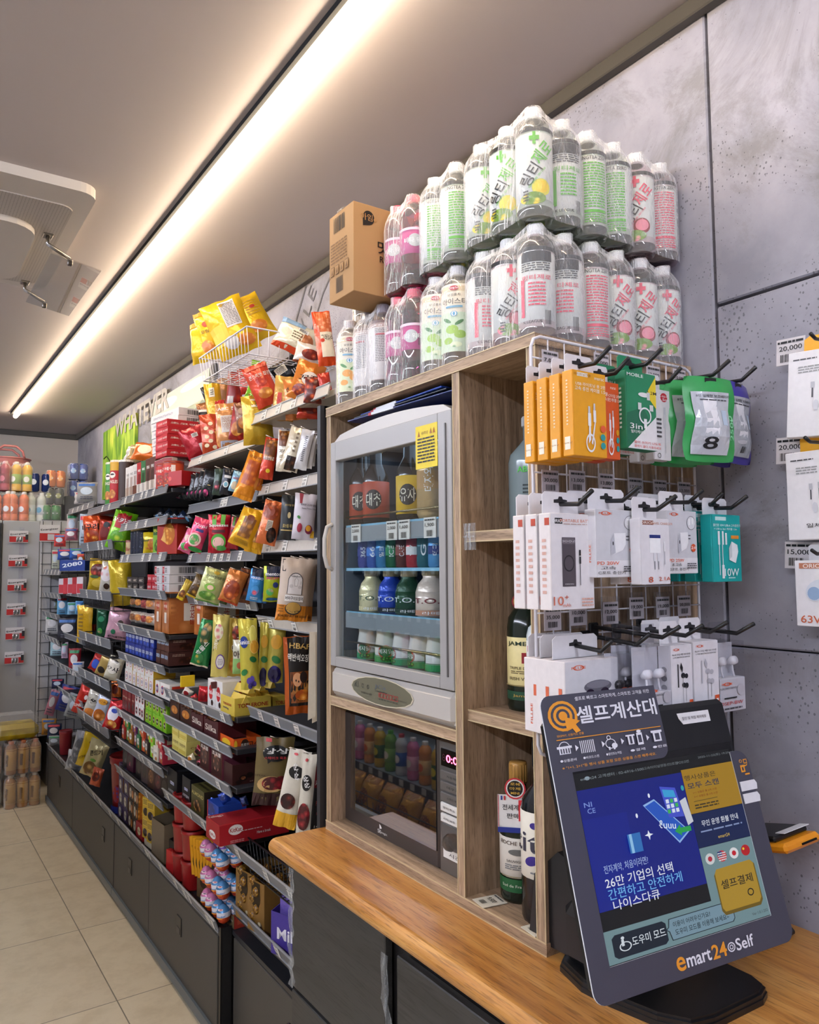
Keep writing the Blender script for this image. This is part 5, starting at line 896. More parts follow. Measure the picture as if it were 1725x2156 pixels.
SH5 = [(XF,1.54,(.1,.3,.5,.7,.9)),(XF,1.385,(.1,.3,.5,.7,.9)),(XF,1.25,(.2,.5,.8)),(XF,1.09,(.1,.3,.5,.7,.9)),(XF,.95,(.1,.3,.5,.7,.9))]
bay5,o5 = bay('toiletries bay at the far end with white grid back', 5.425, 6.08, SH5, back=M('#b9b9bb','plastic'))
gb = MB()
for i in range(14): z = .42+i*.11; gb.tube([Vector((XBK-.02,5.43,z))-o5,Vector((XBK-.02,6.07,z))-o5],.0025,DG,n=5)
for i in range(8): y = 5.46+i*.085; gb.tube([Vector((XBK-.022,y,.4))-o5,Vector((XBK-.022,y,1.95))-o5],.0025,DG,n=5)
gb.build('grid_back', bay5)
# loose price strips along the lip of the base cabinets
for i,(x,y0,y1,z,tg,lb) in enumerate(((XF-.004,2.53,3.40,.378,(.05,.1,.28,.5,.62,.68,.9,.95),'clear price rail on the lip of the near base cabinet'),(XF-.004,3.41,5.72,.378,(.08,.14,.2,.27,.33,.42,.5,.6,.66,.75,.82,.9),'long clear price rail on the lip of the far base cabinet'),(.985,1.73,2.505,.44,(.45,.75),'clear price rail over the recessed base cabinet'))):
    t = thing('price_strip',lb,'price rail',(x,(y0+y1)/2,z)); rail(t,t.location.copy(),x,y0,y1,z,tags=tg,seed=20+i,h=.04)
MB().box((1.14-((.985+XBK)/2),0,.415),(.30,.78,.01),DG).build('display_board', bpy.data.objects['base_cabinet.002'])
# end frame of the shelving next to the oak cabinet
ef = thing('shelf_end_frame','dark steel end frame closing the shelving beside the oak cabinet','frame',(1.1,1.712,0))
b = MB().box((-.202,0,1.36),(.02,.016,1.19),DG).box((0,0,1.945),(.40,.016,.02),DG).box((.20,0,1.36),(.02,.016,1.19),DG).box((-.202,0,.38),(.02,.016,.76),DG); b.build('frame', ef)
b = MB()
for i in range(11): b.tube([(-.2,.0,.85+i*.105),(.2,.0,.85+i*.105)],.002,DG,n=5)
for i in range(4): b.tube([(-.12+i*.08,.003,.8),(-.12+i*.08,.003,1.93)],.002,DG,n=5)
b.build('wire_infill', ef)
# wire baskets of the basket bay
def basket(label, x0, x1, y0, y1, z, h, m, n1=12, n2=7, rl=True, r=.0016, bm=None):
    t = thing('wire_basket', label, 'wire basket', ((x0+x1)/2,(y0+y1)/2,z)); X, Y = (x1-x0)/2, (y1-y0)/2
    f = MB(); f.tube([(-X,-Y,h),(X,-Y,h),(X,Y,h),(-X,Y,h)],.003,m,closed=True); X2, Y2 = X*.93, Y*.95; f.tube([(-X2,-Y2,0),(X2,-Y2,0),(X2,Y2,0),(-X2,Y2,0)],.0025,m,closed=True); f.build('rim', t)
    b = MB()
    for i in range(n1*2+1):
        y = -1+i/n1; b.tube([(-X,y*Y,h),(-X2,y*Y2,0),(X2,y*Y2,0),(X,y*Y,h)],r,m,n=5)
    for i in range(n2+1):
        x = -1+2*i/n2; b.tube([(x*X,-Y,h),(x*X2,-Y2,0),(x*X2,Y2,0),(x*X,Y,h)],r,m,n=5)
    b.build('wire_mesh', t)
    if rl: rail(t,Vector((0,0,0)),-X-.006,-Y,Y,h-.012,tags=(.25,.6,.72),seed=int(z*10),tilt=8,h=.045)
    return t
for i,(z,h,l) in enumerate(((1.60,.085,'topmost'),(1.345,.085,'second from the top'),(1.115,.085,'third from the top'),(.915,.085,'fourth from the top'),(.69,.085,'lowest'))):
    basket('black wire basket of crisp bags, %s in the basket bay'%l, .92, 1.29, 3.935, 4.65, z, h, DG, 22, 8)
BW = M('#17171a','plastic')
basket('large black wire basket over the gold chocolates, beside the counter', .985, 1.29, 1.74, 2.40, .585, .11, BW, 12, 10, rl=False)
t = thing('price_strip','clear price rail along the black wire basket beside the counter','price rail',(XF,2.07,.67)); rail(t,t.location.copy(),XF,1.70,2.44,.665,tags=(.1,.4,.62,.8,.95),seed=40,h=.04)
# white wire basket hanging high on the wall
yb = basket('white wire basket hanging high over the crisp shelf, full of yellow bags', .93, 1.27, 2.29, 2.74, 2.235, .085, WW, 8, 9, rl=False, r=.0014)
MB().tube([(.17,-.18,.085),(.215,-.18,.10),(.223,-.18,.02)],.003,WW).build('wall_hook',yb); MB().tube([(.17,.18,.085),(.215,.18,.10),(.223,.18,.02)],.003,WW).build('wall_hook',yb)
# ------------------------------------------------------------------ product makers
PC = {}
def pouch(w, h, t, base, dec=(), fin='foil', seed=0, crimp=None, kind=0):
    """sealed bag, origin at its centre, front facing -y"""
    b = MB(); nu, nv = 12, 16; rr = random.Random(seed); p1, p2, p3 = rr.uniform(0,6), rr.uniform(0,6), rr.uniform(.6,1.3)
    m = base if not isinstance(base,str) else M(base,fin)
    def f(u, v):
        u = max(-1,min(1,u)); v = max(-1,min(1,v)); e = max(0,1-abs(u)**2.6)**.7*max(0,1-(abs(v)/.93)**4 if abs(v)<.93 else 0)**.7
        wr = .028*w*(abs(v)**2)*sin(u*8+p1+v*3)*(1-abs(u)**4)+.018*w*sin(v*6*p3+p2+u*3)*abs(u)
        return t/2*e+.0008, wr
    def xy(u, v): return (u*w/2*(1-.05*max(0,1-v*v)-.01*sin(v*7+p1)), v*h/2+.006*h*sin(u*5+p2)*(abs(v)>.9))
    for s in (1,-1):
        vs = []
        for j in range(nv+1):
            v = -1+2*j/nv
            for i in range(nu+1):
                u = -1+2*i/nu; e, wr = f(u,v); x, z = xy(u,v); vs.append((x,-s*e+wr,z))
        fs = [(j*(nu+1)+i,j*(nu+1)+i+1,(j+1)*(nu+1)+i+1,(j+1)*(nu+1)+i) for j in range(nv) for i in range(nu)]
        b.add(vs, fs if s > 0 else [q[::-1] for q in fs], m, True)
    def S(u, v, d):
        uu, vv = u/(w/2), v/(h/2); e, wr = f(uu,vv); x, z = xy(uu,vv); return Vector((x,-e+wr-d-.0012,z))
    d = list(dec)
    if crimp: d = [('r',-1,.9,1,1,M(crimp,'foil')),('r',-1,-1,1,-.9,M(crimp,'foil'))]+d
    b.decals(S, d, w, h, off=.0008, seed=seed)
    Sb = lambda u,v,dd: Vector((-S(u,v,dd).x, -S(u,v,dd).y+2*f(u/(w/2),v/(h/2))[1], S(u,v,dd).z))
    return b.mesh('bag')
def carton(w, h, d, base, dec=(), sdec=(), tdec=(), seed=0, fin='print', opentop=None):
    """printed carton, origin at its base centre, front facing -y, camera-side end is +x when turned to the aisle"""
    b = MB(); m = M(base,fin) if isinstance(base,str) else base
    if opentop:
        T = .002; b.box((0,0,.001),(w,d,.002),m)
        for x in (-w/2,w/2): b.poly([(-d/2,0),(d/2,0),(d/2,h),(-d/2,h*opentop)],T,m,((x,0,0),(0,1,0),(0,0,1)))
        b.box((0,-d/2,h*opentop/2),(w,T,h*opentop),m); b.box((0,d/2,h/2),(w,T,h),m); hh = h*opentop
    else: b.box((0,0,h/2),(w,d,h),m,bev=.0008); hh = h
    b.decals(flat((0,-d/2-(.001 if opentop else 0),hh/2),(1,0,0),(0,0,1)),dec,w,hh,seed=seed)
    if sdec: b.decals(flat((w/2+(.001 if opentop else 0),0,hh/2),(0,1,0),(0,0,1)),sdec,d,hh,seed=seed+1); b.decals(flat((-w/2-(.001 if opentop else 0),0,hh/2),(0,-1,0),(0,0,1)),sdec,d,hh,seed=seed+1)
    if tdec: b.decals(flat((0,0,h),(1,0,0),(0,1,0)),tdec,w,d,seed=seed+2)
    return b.mesh('carton')
def tubecan(r, h, base, lid, dec=(), seed=0):
    b = MB().lathe([(0,.001),(r*.98,0),(r,.003),(r,h-.004),(r*.98,h-.002)],M(base),n=22).lathe([(r*1.03,h-.008),(r*1.03,h+.001),(r*.95,h+.003),(0,h+.003)],M(lid,'plastic'),n=22)
    b.decals(cylS(r,h/2),dec,2*r,h,off=.0007,seed=seed); return b.mesh('tube')
def bucket(r, h, base, rim, dec=()):
    b = MB().lathe([(0,.0),(r*.82,0),(r*.85,.004),(r*.97,h*.86),(r*1.03,h*.88),(r*1.03,h),(r*.95,h),(r*.9,h*.97),(0,h*.97)],M(base,'plastic'),n=26)
    b.lathe([(r*1.035,h*.985),(r*1.06,h*.99),(r*1.04,h*1.01)],M(rim,'plastic'),n=26); b.decals(cylS(r*.93,h/2),dec,2*r,h,off=.002); return b.mesh('tub')
ORD = ['nearest','second nearest','third nearest','fourth nearest','fifth nearest','sixth nearest','seventh nearest','eighth nearest','ninth nearest','tenth nearest']
def single(me, name, label, cat, loc, rot=(0,0,0), group=None, sc=None):
    if rot[2] < R(-60) and loc[0] < .999 and me.name.startswith('carton'):      # boxes turned to the aisle: loc is the middle of the front edge
        loc = (loc[0]+max(v.co.y for v in me.vertices)-.002, loc[1], loc[2])
    o = bpy.data.objects.new(name, me); COL.objects.link(o); o.location = loc; o.rotation_euler = rot
    if sc: o.scale = sc
    return tag(o, label, cat, group)
# pixel frames of close views of the photograph -> photograph pixels
FR = {1:(0,860,3.92),2:(0,1350,3.92),3:(380,600,5.0735),4:(380,1000,5.0735),5:(340,1400,4.7917),6:(240,1750,3.75)}
def px(f, x, y): a, b_, s = FR[f]; return a+x/s, b_+y/s
def bag(f, box, X, base, dec, label, rz=-34, tilt=0, t=.03, fin='foil', crimp=None, name='snack_bag', cat='snack', pitch=0, ax='x', hook=None, gs=1, group=None):
    x0,y0 = px(f,box[0],box[1]); x1,y1 = px(f,box[2],box[3]); c = at((x0+x1)/2,(y0+y1)/2,ax,X); k = depth(c)/FPX
    W, Hh = (x1-x0)*k, (y1-y0)*k; th = R(abs(tilt)); cc, ss = cos(th), sin(th)
    w, h = W*(1-.55*ss)*gs, Hh*(1-.22*ss)*(1+(gs-1)*.6)
    dx = Vector((c.x,c.y,0)).normalized(); n = Vector((sin(R(rz)),-cos(R(rz)),0)); w = w/max(.45,-dx.dot(n))
    me = pouch(w,h,min(t,w*.5),base,dec,fin,seed=int(x0*7+y0),crimp=crimp)
    o = single(me,name,label,cat,c,(R(pitch),R(tilt),R(rz)),group)
    if hook: wavy(hook[0],hook[1],c.x,c.y,c.z+h/2*.93)
    return o
def rowbox(me, name, cat, desc, place, ys, x, z, rz=-90, group=None, step=0, lay=1, lh=0, jit=.004, labels=None):
    rr = random.Random(int(x*100+z*1000+ys[0]*10)); n = 0
    for l in range(lay):
        for i,y in enumerate(ys):
            if labels: lb = labels[n]
            else: lb = '%s on %s, %s%s' % (desc, place, ORD[i] if len(ys) > 1 else 'alone', '' if lay==1 else (' bottom layer',' second layer',' third layer',' top layer')[l])
            single(me if not isinstance(me,list) else me[(i+l)%len(me)],name,lb,cat,(x+rr.uniform(0,jit),y,z+l*lh),(0,0,R(rz)+rr.uniform(-.03,.03)),group); n += 1
T_ = lambda v,w,h,s,c,b=.02: ('t',0,v,w,h,s,M(c),0,b)
NUT = FOOD('#e9b765','#b8742c','#6b3a14',70); CHIP = FOOD('#f6d58a','#e0a040','#b86a20',55); CHOC = FOOD('#8a5a3a','#4a2614','#1c0c06',60); MEAT = FOOD('#d04a48','#96202a','#4a0e14',50); PINKF = FOOD('#f6c8c8','#e88898','#4aa04a',60); RAMEN = FOOD('#f2b04a','#d8641c','#7a1c10',80)
# ------------------------------------------------------------------ crisp bags piled on the top shelves
def wl(u,v,w,h): return ('r',u-w,v-h,u+w,v+h,M('#d9d6d2'))
def bcode(u,v): return [('r',u-.25,v-.12,u+.25,v+.12,M('#e4e1dc')),('b',u-.2,v-.09,u+.2,v+.09)]
POP = [('e',x,y,.2,.09,M('#efe0b8')) for x,y in ((-.5,.3),(-.1,.1),(-.5,-.1),(-.2,-.3),(-.55,-.5),(.1,-.6),(-.1,.5))]
P3 = 'on the top crisp shelf'
for a in (
 ((30,1520,300,1850),1.05,'#a81c28',bcode(.2,.4)+[wl(.5,-.5,.25,.3)],'red crisp bag leaning back with white barcode label, left end of the top crisp shelf',-30,-22,.05),
 ((240,1400,460,1810),1.08,'#b8431f',POP+[('t',.5,-.2,.8,.14,'POPCORN',M('#e8c030'),-75,.03)],'orange popcorn bag with white popcorn picture '+P3,-25,-6,.06),
 ((50,1640,200,1870),1.10,'#b8431f',POP,'small orange popcorn bag tucked behind the red one',-30,5,.05),
 ((180,1440,330,1700),1.14,'#17181a',[wl(.2,.2,.3,.1)],'black crisp bag standing behind the orange popcorn bag',-30,-20,.05),
 ((190,1260,350,1420),1.18,'#9a6236',[('e',0,-.3,.6,.4,CHIP)],'brown crisp bag with bronze top, leftmost in the back row',-30,-14,.04),
 ((265,1080,380,1400),1.2,'#101112',[],'slim black bag behind the yellow bag '+P3,-30,-20,.04),
 ((300,1080,450,1700),1.12,'#dba726',[('r',-.4,.55,.3,.85,M('#e9e3cc')),('l',-.2,.6,.2,.8,3,M('#555555')),('e',0,-.5,.6,.3,CHIP)],'tall yellow crisp bag with cream label '+P3,-30,-8,.06),
 ((390,1260,470,1770),1.08,'#b3241c',[('e',0,-.3,.8,.5,CHIP)],'narrow red and orange crisp bag beside the yellow one',-60,-4,.05),
 ((410,1290,610,1745),1.09,'#c98a52',[wl(.1,.1,.7,.35),('l',-.5,-.15,.7,.4,12,M('#996644')),('t',0,.75,.8,.12,'ABC 칩',M('#ffffff'),0,.03),('r',-.8,-.95,.8,-.6,M('#b8bccc'))],'bronze crisp bag showing its white ingredients label',-25,-6,.06),
 ((410,1010,520,1300),1.2,'#a87242',[('e',0,-.3,.7,.5,M('#8a5a32'))],'bronze foil bag standing high behind the label bag',-35,-6,.05),
 ((510,950,650,1290),1.17,FOOD('#f2c02c','#d8381c','#8c1410',26),[('r',-.8,-.9,0,-.4,M('#e4dfda'))],'red and yellow flame striped crisp bag at the back',-30,4,.05),
 ((550,1290,690,1640),1.1,FOOD('#f2c02c','#d8381c','#8c1410',40),[('e',0,-.4,.8,.4,CHIP)],'red and orange flame bag in front of the bronze label bag',-30,8,.05),
 ((635,900,810,1150),1.14,'#b82a1e',[('e',.4,-.2,.5,.3,M('#1a1412')),('e',-.3,.55,.35,.14,M('#d9a27a')),('t',.3,-.2,.8,.2,'매콤',M('#f2e9dc'),60,.04)],'red crisp bag with bold dark lettering below the wire basket',-30,-10,.05),
 ((600,1270,730,1560),1.06,'#7a4a2c',[('e',0,.4,.5,.2,M('#c8a080')),('e',0,-.4,.7,.4,CHIP),('t',0,0,.9,.14,'A쿠아칩',M('#f0e4d0'),0,.03)],'brown crisp bag with round emblem '+P3,-30,-8,.05),
 ((700,1050,890,1270),1.08,'#6fae1f',[('t',0,.1,.8,.24,'신당근',M('#c02a1c'),55,.04)],'bright green crisp bag peeking above the big yellow bag',-34,20,.04),
 ((690,1215,960,1680),1.02,'#c9a32a',[('r',-.4,.5,.6,.85,M('#e6dfc4')),('l',-.1,.52,.2,.82,4,M('#555555')),('b',.62,.55,.85,.8)],'large plain mustard yellow crisp bag in front on the top shelf',-20,-4,.09),
 ((765,815,905,900),1.12,'#6fae1f',[],'green bag corner right under the wire basket',-30,10,.03),
 ((730,850,1010,1290),1.02,'#dd4c30',[('r',-.8,.75,1,.95,M('#e86a50')),('e',.1,.2,.5,.3,FOOD('#f2dcc8','#e86c40','#b02a18',70)),('t',.1,.42,.9,.14,'콘소메맛 팝콘',M('#f6e8dc'),0,.03),('e',0,-.45,.6,.25,CHIP)],'orange-red crisp bag leaning left over the green one',-25,-24,.07),
 ((1010,1000,1210,1430),1.06,'#c89a4c',[('e',0,-.5,.6,.3,CHIP),('t',0,-.1,.7,.14,'도전',M('#b02a1c'),0,.04),('r',-.6,-.3,-.2,.2,M('#c83a28'))],'gold foil crisp bag right of the leaning orange bag',-30,6,.07),
 ((1130,1030,1320,1420),1.05,'#cf7a3a',[('e',.3,.1,.5,.3,M('#b8341c')),('e',0,-.5,.7,.3,CHIP),('t',0,.4,.8,.2,'신라면',M('#1d1612'),-10,.04)],'amber crisp bag with red wave next to the gold one',-30,-4,.06),
 ((960,790,1340,1050),1.12,'#15161a',[('r',-.8,-.1,.0,.5,M('#e2e0d4')),('l',-.7,-.05,-.1,.45,6,M('#444444'))]+[('r',.2+.15*i,-.9,.27+.15*i,-.2,M('#d8d8d8')) for i in range(4)],'black crisp bag with white stripes lying on its side',-30,-32,.07),
 ((1200,830,1500,1240),1.03,'#d07828',[('e',.2,.1,.6,.35,M('#eee6da')),('t',.2,.15,.8,.2,'꼬깔',M('#24140e'),10,.05),('e',-.2,-.55,.6,.3,RAMEN)],'orange triangular crisp bag with black lettering near the end frame',-28,18,.07),
 ((1340,1000,1500,1250),1.0,FOOD('#e8a050','#c8481c','#5a1a10',60),[],'red-brown ramen snack bag just above the cream rail',-30,4,.05),
 ((1490,950,1605,1195),1.02,'#b8321e',[('e',.4,-.3,.4,.2,M('#f4eee4')),('e',.4,-.3,.2,.1,M('#141414'))],'red bag with a round eye mark by the oak cabinet',-30,-10,.05),
 ((1010,420,1480,740),1.1,'#e4ddc4',[('r',-1,-1,1,-.7,M('#dd4a22')),('r',-1,.6,.2,1,M('#88a8c8')),('e',.5,-.1,.35,.5,FOOD('#f0c8a0','#d89468','#a05a30',50)),('r',-.3,-.3,.3,.4,M('#efe8cc')),('l',-.25,-.2,.25,.3,3,M('#6a5a40'))]+bcode(.2,.45),'cream and orange bread snack bag lying across the top pile',-25,24,.08),
 ((1230,640,1500,850),1.06,'#e6dfd6',[('e',.2,-.1,.7,.5,FOOD('#e6c09a','#b8482a','#6a1c14',50)),('r',-1,-1,1,-.8,M('#7a3a20'))],'white bag with fried snack picture under the cream bag',-25,14,.06),
 ((1450,310,1620,840),1.03,'#e04e22',[('r',-.7,.2,.9,.95,FOOD('#f2c9a0','#e89a70','#c86030',90)),('r',-.5,-.7,.9,.2,M('#efe3cc')),('t',.3,.0,.7,.16,'그래놀라',M('#222222'),0,.04),('e',-.3,-.1,.25,.07,M('#d84020'))],'tall orange and cream snack bag, rightmost beside the stacked drinks',-20,-8,.08),
 ((1270,1240,1500,1420),1.05,'#c03a24',[('e',0,0,.7,.6,FOOD('#f0c060','#d8481c','#701810',60))],'red bag hanging under the topmost cream rail',-30,4,.04),
 ): bag(3,a[0],a[1],a[2],a[3],a[4],a[5],a[6],a[7],gs=1.25)
YB = '#dfb51c'
for a in (
 ((130,410,300,820),.98,YB,[('r',-1,.7,1,1,M('#b8862a'))],'yellow crisp bag at the outer end of the hanging wire basket',-60,-6,.06),
 ((190,290,400,800),1.0,YB,[('r',-1,.8,1,1,M('#c08c30')),('e',.2,.4,.35,.12,M('#a83418')),('t',0,.1,.4,.1,'오잉',M('#3a2410'),0,.03),('e',0,-.5,.6,.25,CHIP)],'yellow crisp bag with red emblem, second in the wire basket',-45,-12,.08),
 ((290,150,780,760),1.03,YB,[('r',-.15,-.1,.62,.86,M('#cfcdd2')),('l',-.1,-.05,.58,.8,16,M('#6a6870')),('r',-1,-.6,-.2,.1,M('#e6c040')),('e',-.2,-.6,.35,.22,M('#b9bac2')),('e',.5,-.65,.4,.2,CHIP)],'large yellow bag showing its grey nutrition panel in the wire basket',-28,-24,.10),
 ((470,130,980,640),1.1,YB,[('r',-.3,-.9,-.15,.9,M('#d8cfa8')),('l',.1,.0,.8,.7,6,M('#b08a2c')),('e',.5,.35,.14,.07,M('#a8341c')),('e',.3,-.5,.45,.25,CHIP)],'yellow bag leaning furthest right in the hanging wire basket',-28,-30,.10),
 ): bag(3,a[0],a[1],a[2],a[3],a[4],a[5],a[6],a[7],gs=1.2)
# ------------------------------------------------------------------ pouches on hooks, near bay and second bay
H0, H1 = (bay0,o0), (bay1,o1)
for a in (
 ((865,1620,1030,2090),1.0,'#c23a1e',[('r',-.8,-.1,.8,.9,NUT),('t',0,.0,.8,.12,'매콤한땅콩',M('#f4e8d8'),0,.03),('e',.2,-.6,.3,.1,M('#e8c82c'))],'red and brown nut pouch hooked left of the white snack pouch',-30,10,.035,H0),
 ((1030,1545,1205,2000),1.02,'#e2d8c6',[('r',-.9,.2,.9,.95,NUT),('t',0,-.05,.8,.14,'미샤카',M('#2a2018'),0,.03),('l',-.6,-.5,.5,-.2,3,M('#a89878'))],'cream pouch with brown snack photo on the upper hooks',-25,4,.035,H0),
 ((1100,1500,1330,2010),.99,'#ddd2ba',[('r',-.5,-.98,.8,-.35,CHOC),('l',-.1,-.2,.2,.8,5,M('#6a5a4a'))],'long cream sausage pouch with dark meat at its foot',-30,16,.03,H0),
 ((1245,1530,1400,1990),1.0,'#d4d2d4',[('l',.1,-.6,.5,.7,14,M('#2a2a30'))],'white plain backed pouch next to the cream sausage pouch',-55,14,.03,H0),
 ((1325,1590,1440,1970),1.02,'#d8d6d8',[],'second white plain pouch nearer the end frame',-60,12,.03,H0),
 ((1390,1640,1450,1940),1.06,'#cfccc8',[],'narrow white pouch touching the end frame',-60,6,.02,H0),
 ): bag(3,a[0],a[1],a[2],a[3],a[4],a[5],a[6],a[7],hook=a[8],name='nut_pouch')
for a in (
 ((620,1750,880,2330),.97,'#e08a1c',[('r',-.7,-.4,.7,.6,FOOD('#f2b04a','#d8781c','#a84a10',50)),('r',-1,-1,1,-.85,M('#e8941c')),('t',0,.75,.8,.1,'우리땅콩',M('#3a2410'),0,.03)],'large orange dried squid pouch hanging in front of the upper shelf',-25,20,.05,H1),
 ((760,1850,900,2200),1.02,'#d87c18',[('e',0,-.3,.8,.5,FOOD('#f2b04a','#d8781c','#a84a10',50))],'second orange squid pouch behind the large one',-30,8,.04,H1),
 ((530,1980,650,2220),1.0,'#8ab4cc',[('e',0,-.4,.6,.4,M('#d8c8a8')),('t',0,.3,.7,.16,'HARD',M('#b83030'),0,.03)],'pale blue snack pouch beside the orange squid pouch',-30,16,.03,H1),
 ((430,1960,560,2250),1.0,'#20222c',[('e',0,-.2,.5,.25,M('#7fb8cc')),('o',0,-.2,.5,.25,.3,M('#e8e8e8')),('r',-.5,.3,.7,.5,M('#d8d8d8'))],'dark pouch with round blue swirl on the upper hooks',-30,10,.03,H1),
 ((350,1960,450,2250),1.02,'#3a4a40',[('e',0,-.3,.6,.4,FOOD('#e8c8a0','#c8405a','#2a2a2a',60))],'dark green pouch with pink food picture on the upper hooks',-40,6,.03,H1),
 ): bag(3,a[0],a[1],a[2],a[3],a[4],a[5],a[6],a[7],hook=a[8],name='nut_pouch')
for i in range(6):
    x = 250-46*i; bag(3,(x-30,1975+18*i,x+130,2300),1.0+.008*i,'#0f1013',[('e',.1,-.55,.4,.25,FOOD('#e890b0','#c83a78','#3a1024',50)),('r',.2,.0,.6,.05,M('#c8b070'))],'black snack pouch, %s the blue swirl pouch on the upper hooks'%ORD[i].replace('nearest','nearest to'),-62,14,.02,hook=H1 if i%2 else None,name='nut_pouch')
for i,(c,pc) in enumerate((('#d8d0c8',FOOD('#f0a030','#c84a2c','#3a1a10',60)),('#2a3a70',FOOD('#f0c050','#e87030','#2a2a60',60)),('#d86a90',PINKF))):
    bag(3,(-20-30*i,1990+40*i,110-34*i,2220+30*i),1.02+.02*i,c,[('e',0,-.2,.7,.4,pc)],('white pouch with orange fruit print','navy pouch with yellow fruit print','pink pouch')[i]+' left of the black pouches on the upper hooks',-40,24,.03,name='nut_pouch')
D = 'on the third hook row'
for a in (
 ((0,560,180,850),1.02,'#e06a90',[('e',0,.2,.8,.3,M('#f0d8c8')),('e',0,-.5,.8,.3,PINKF)],'pink jelly pouch half hidden behind another one '+D,-34,26,.03,H1),
 ((75,440,300,840),.98,'#e0446c',[('t',0,.55,.8,.16,'Yupi',M('#f8e8ec'),0,.04),('r',-.3,.2,.6,.36,M('#3a3a80')),('e',-.1,-.3,.8,.4,M('#f2c8c0')),('e',-.1,-.3,.6,.3,PINKF),('e',.3,-.85,.8,.14,M('#2f8a3c'))],'bright pink jelly pouch with green foot '+D,-34,20,.03,H1),
 ((300,425,530,835),.99,'#b81c30',[('r',-.6,.45,-.2,1,M('#5aa83a')),('r',.2,.45,.6,1,M('#5aa83a')),('t',0,.42,.9,.14,'Squeezes',M('#ffffff'),0,.05),('r',-.6,.06,.6,.2,M('#5a1a28')),('e',0,-.4,.7,.4,M('#4fae3c')),('e',0,-.45,.55,.28,M('#f0c0b8')),('e',.2,-.75,.5,.14,PINKF)],'red and green striped jelly pouch facing the aisle '+D,-30,0,.035,H1),
 ((515,445,650,800),1.03,'#9a1a2a',[('r',-.6,.45,-.2,1,M('#4a8a30')),('t',.1,.4,.8,.14,'Squeezes',M('#e8c8c8'),0,.05),('r',-.6,.06,.6,.2,M('#4a1620'))],'red jelly pouch shaded behind the striped one '+D,-35,10,.03,H1),  # darker copy of the striped pouch: its shade is put into the colours
 ((630,400,720,560),1.08,'#1c2a6a',[],'dark blue pouch top behind the yellow bags '+D,-35,14,.02,H1),
 ((545,335,890,805),.96,'#e2a81a',[('r',-.5,-.5,.5,.55,FOOD('#f0c060','#c8862c','#7a4a14',45)),('e',.0,.55,.3,.15,M('#7a3a14')),('l',-.6,-.85,.6,-.6,4,M('#8a6a1c'))],'shiny yellow nut pouch tilted right '+D,-30,24,.04,H1),
 ((720,365,930,850),.99,'#dc9c18',[('r',-.5,-.5,.6,.5,FOOD('#e8c890','#b8862c','#6a3a14',45)),('r',-.6,-1,.6,-.8,M('#e0a81c'))],'second shiny yellow nut pouch behind the first '+D,-38,14,.04,H1),
 ((840,260,1080,760),1.0,'#cc6a38',[('e',-.2,.5,.8,.4,FOOD('#f0a878','#d86a3c','#8a3a1c',60)),('r',-.3,-.4,.3,.1,M('#d8ccb8')),('l',-.25,-.35,.25,.05,6,M('#5a5040')),('e',.4,-.55,.5,.35,CHOC)],'orange dried fish pouch with cream label '+D,-25,13,.05,H0),
 ((1065,215,1250,700),1.01,'#24282a',[('t',0,.55,.6,.07,'프리미엄 대추',M('#c8b070'),0,.02),('e',0,.1,.2,.14,M('#cdbb8a')),('t',.1,-.38,.8,.12,'로스팅 데이츠',M('#d8c070'),0,.04),('r',-.9,-.6,.9,-.55,M('#c8b070'))],'black date pouch with gold lettering '+D,-22,4,.035,H0),
 ((1200,195,1450,700),1.0,'#d6d0da',[('p',[(-.6,1),(-.25,1),(-.4,.55),(-.6,.55)],M('#8c1c34')),('t',.3,.5,.8,.07,'촉촉한 고구마 말랭이',M('#4a4450'),0,.02),('t',.3,.35,.7,.05,'Sweet Potato Chew',M('#6a6470')),('e',-.6,-.05,.12,.08,M('#3f8a3c'),40),('e',-.45,-.5,.22,.2,M('#a02440')),('e',.4,-.55,.35,.2,M('#7a1c40')),('e',.35,-.5,.24,.13,M('#e0a030')),('r',.6,-.9,.95,-.6,M('#e0b030'))],'white sweet potato pouch with purple potato picture '+D,-16,5,.03,H0),
 ): bag(4,a[0],a[1],a[2],a[3],a[4],a[5],a[6],a[7],hook=a[8],fin='foil' if a[2] not in ('#24282a','#d6d0da') else 'plastic',name='nut_pouch')
for i,(x0,y0,x1,y1,c) in enumerate(((640,130,730,300,'#8a5a20'),(730,120,830,290,'#b0702a'),(880,150,1010,300,'#c87a30'),(1000,90,1130,230,'#a8702c'),(1120,100,1230,200,'#1d1c1e'))):
    bag(4,(x0,y0,x1,y1),1.1,c,[('e',0,0,.7,.6,NUT)],('dark brown','light brown','copper','bronze','black')[i]+' pouch end showing under the upper cream rail',-40,4,.03,name='nut_pouch')
E_ = 'on the fourth hook row'
def nutp(c, pic, t, tc='#3a2a14'): return [('e',0,-.45,.8,.35,pic),('t',0,.55,.85,.12,t,M(tc),0,.04),('t',0,.78,.5,.07,'HBAF',M(tc),0,.04)]
